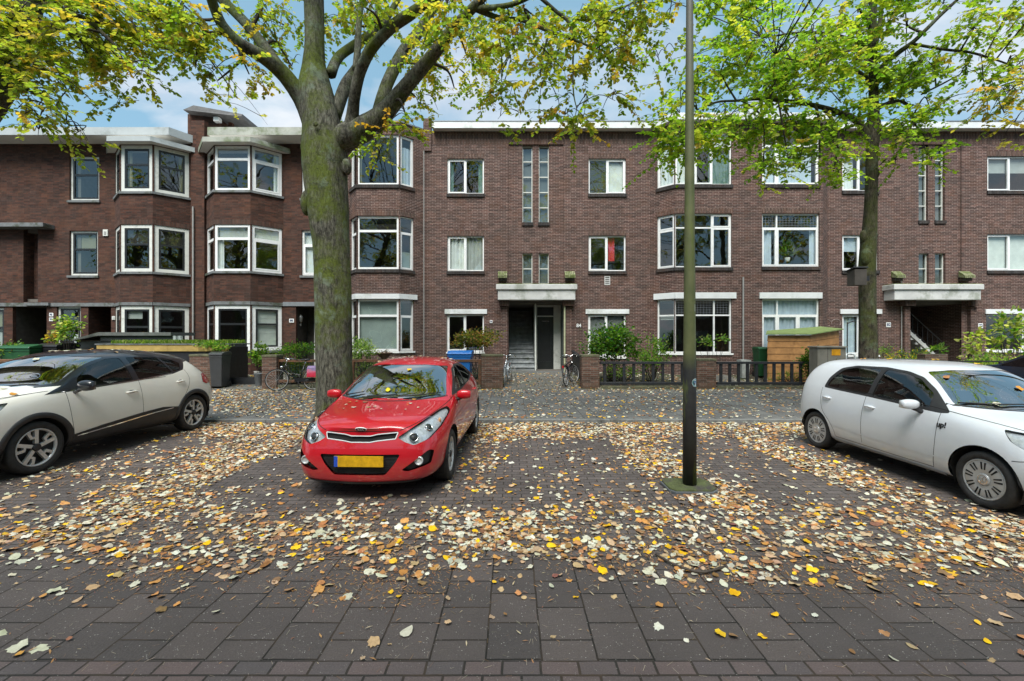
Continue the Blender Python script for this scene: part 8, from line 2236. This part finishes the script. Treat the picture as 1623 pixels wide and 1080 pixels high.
for car, n, yr, nm in ((CAR_RED, 46, (1.95, 3.3), 'roof_litter'), (CAR_CREAM, 22, (1.95, 3.4), 'roof_litter'), (CAR_RED, 14, (.5, 1.0), 'bonnet_litter'), (CAR_CREAM, 14, (.3, 1.0), 'bonnet_litter')):
    P_, Nn = [], []; M = Matrix.Rotation(car.root.rotation_euler.z, 3, 'Z')
    for i in range(n):
        loc, nn = car.proj((rnd.uniform(-.5, .5), rnd.uniform(*yr)), 'z'); P_.append(tuple(M @ loc + Vector(car.root.location) + (M @ nn) * .008)); Nn.append(tuple(M @ nn))
    a = rng.uniform(0, 6.28, n); yd = np.stack([np.cos(a), np.sin(a), np.zeros(n)], 1)
    tag(leaves_mesh(nm, np.array(P_), yd, np.array(Nn), rng.uniform(.025, .075, n), pick(n, PAL_G), T_OVAL, M_litter), kind='stuff')
# house plants behind two panes
def houseplant(label, px, py, d, h, w, n):
    c = at(px, py, d); r = thing('house_plant', label, 'plant', (c.x, d, c.z), 0, 'house plants behind the windows')
    k = MB(); k.smooth = True; k.lathe([(.07, 0), (.10, .16), (.09, .16), (.001, .14)], 14, 'z'); k.build('pot', M_conc, r)
    a = rng.uniform(0, 6.28, n); e = rng.uniform(.3, 1.4, n); dr = np.stack([np.cos(a) * np.cos(e) * w, np.sin(a) * np.cos(e) * .4 * w, np.sin(e) * h], 1)
    leaves_mesh('foliage', np.tile([0., 0., .15], (n, 1)) + dr * rng.uniform(.1, .7, (n, 1)), dr + unit(n) * .15, unit(n) + np.array([0, 0, .6]), rng.uniform(.18, .36, n), pick(n, GL), T_LANCE, M_leaf, r)
houseplant('bushy green house plant behind the middle floor window above the wooden shed', 1248, 415, DF + .42, 1.0, .7, 60)
houseplant('spiky house plants behind the top window right of the lamp post', 1146, 288, DF + .42, .8, .4, 30)
# ------------------------------------------------------------------ camera, light, world
cam = bpy.data.cameras.new('camera'); co_ = bpy.data.objects.new('camera', cam); COL.objects.link(co_)
cam.sensor_width = 36; cam.lens = 36 * FPX / 1623; cam.shift_y = -4 / 1623; cam.clip_end = 2000; cam.clip_start = .05
co_.location = (0, 0, CAMH); co_.rotation_euler = (PI / 2, 0, 0)
scene.camera = co_
SUN_EL, SUN_AZ = R(57), R(192)     # azimuth clockwise from +Y (north)
ld = bpy.data.lights.new('sun', 'SUN'); ld.energy = 3.0; ld.angle = R(38); ld.color = (1, .96, .90)
lo = bpy.data.objects.new('sun', ld); COL.objects.link(lo)
sd = Vector((math.sin(SUN_AZ) * math.cos(SUN_EL), math.cos(SUN_AZ) * math.cos(SUN_EL), math.sin(SUN_EL)))
lo.rotation_euler = sd.to_track_quat('Z', 'Y').to_euler(); lo.location = sd * 60
w = bpy.data.worlds.new('World'); scene.world = w; w.use_nodes = True
nt = w.node_tree; nt.nodes.clear()
wo = nt.nodes.new('ShaderNodeOutputWorld'); bg = nt.nodes.new('ShaderNodeBackground')
sky = nt.nodes.new('ShaderNodeTexSky'); sky.sky_type = 'NISHITA'; sky.sun_disc = False
sky.sun_elevation = SUN_EL; sky.sun_rotation = SUN_AZ; sky.air_density = 1.0; sky.dust_density = .6; sky.ozone_density = 1.2
gen = tc(nt, 'Generated')
# clouds laid out by direction on a flat layer overhead
sp = nt.nodes.new('ShaderNodeSeparateXYZ'); L(nt, gen, sp.inputs[0])
zz = N(nt, 'ShaderNodeMath', operation='MAXIMUM'); L(nt, sp.outputs[2], zz.inputs[0]); zz.inputs[1].default_value = 0.0
za = N(nt, 'ShaderNodeMath', operation='ADD'); L(nt, zz.outputs[0], za.inputs[0]); za.inputs[1].default_value = .28
dv = N(nt, 'ShaderNodeVectorMath', operation='DIVIDE'); cb = nt.nodes.new('ShaderNodeCombineXYZ')
for i in range(3): L(nt, za.outputs[0], cb.inputs[i])
L(nt, gen, dv.inputs[0]); L(nt, cb.outputs[0], dv.inputs[1])
mp = nt.nodes.new('ShaderNodeMapping'); mp.inputs['Scale'].default_value = (1.0, 1.6, 2.0); mp.inputs['Location'].default_value = (1.35, 2.2, 0); L(nt, dv.outputs[0], mp.inputs[0])
cl = noise(nt, mp.outputs[0], 1.6, 9, .52, .3)
cf = ramp(nt, cl, [(.47, gray(0)), (.62, gray(.92))])
ccol = ramp(nt, noise(nt, mp.outputs[0], 3.3, 5, .5), [(.35, (2.4, 2.6, 3.0)), (.62, (3.1, 3.25, 3.45))])
skyb = mixcol(nt, .65, mixcol(nt, 1.0, sky.outputs[0], (.50, .66, .68), 'MULTIPLY'), (1.25, 2.1, 2.6))
L(nt, mixcol(nt, cf, skyb, ccol), bg.inputs[0]); bg.inputs[1].default_value = .13
L(nt, bg.outputs[0], wo.inputs[0])
vs = scene.view_settings; vs.view_transform = 'Standard'; vs.look = 'None'; vs.gamma = 1; vs.exposure = 1.2; vs.use_curve_mapping = False
scene.cycles.max_bounces = 8; scene.cycles.transparent_max_bounces = 16; scene.cycles.diffuse_bounces = 4; scene.cycles.glossy_bounces = 4
scene.cycles.use_denoising = True; scene.cycles.caustics_reflective = False; scene.cycles.caustics_refractive = False
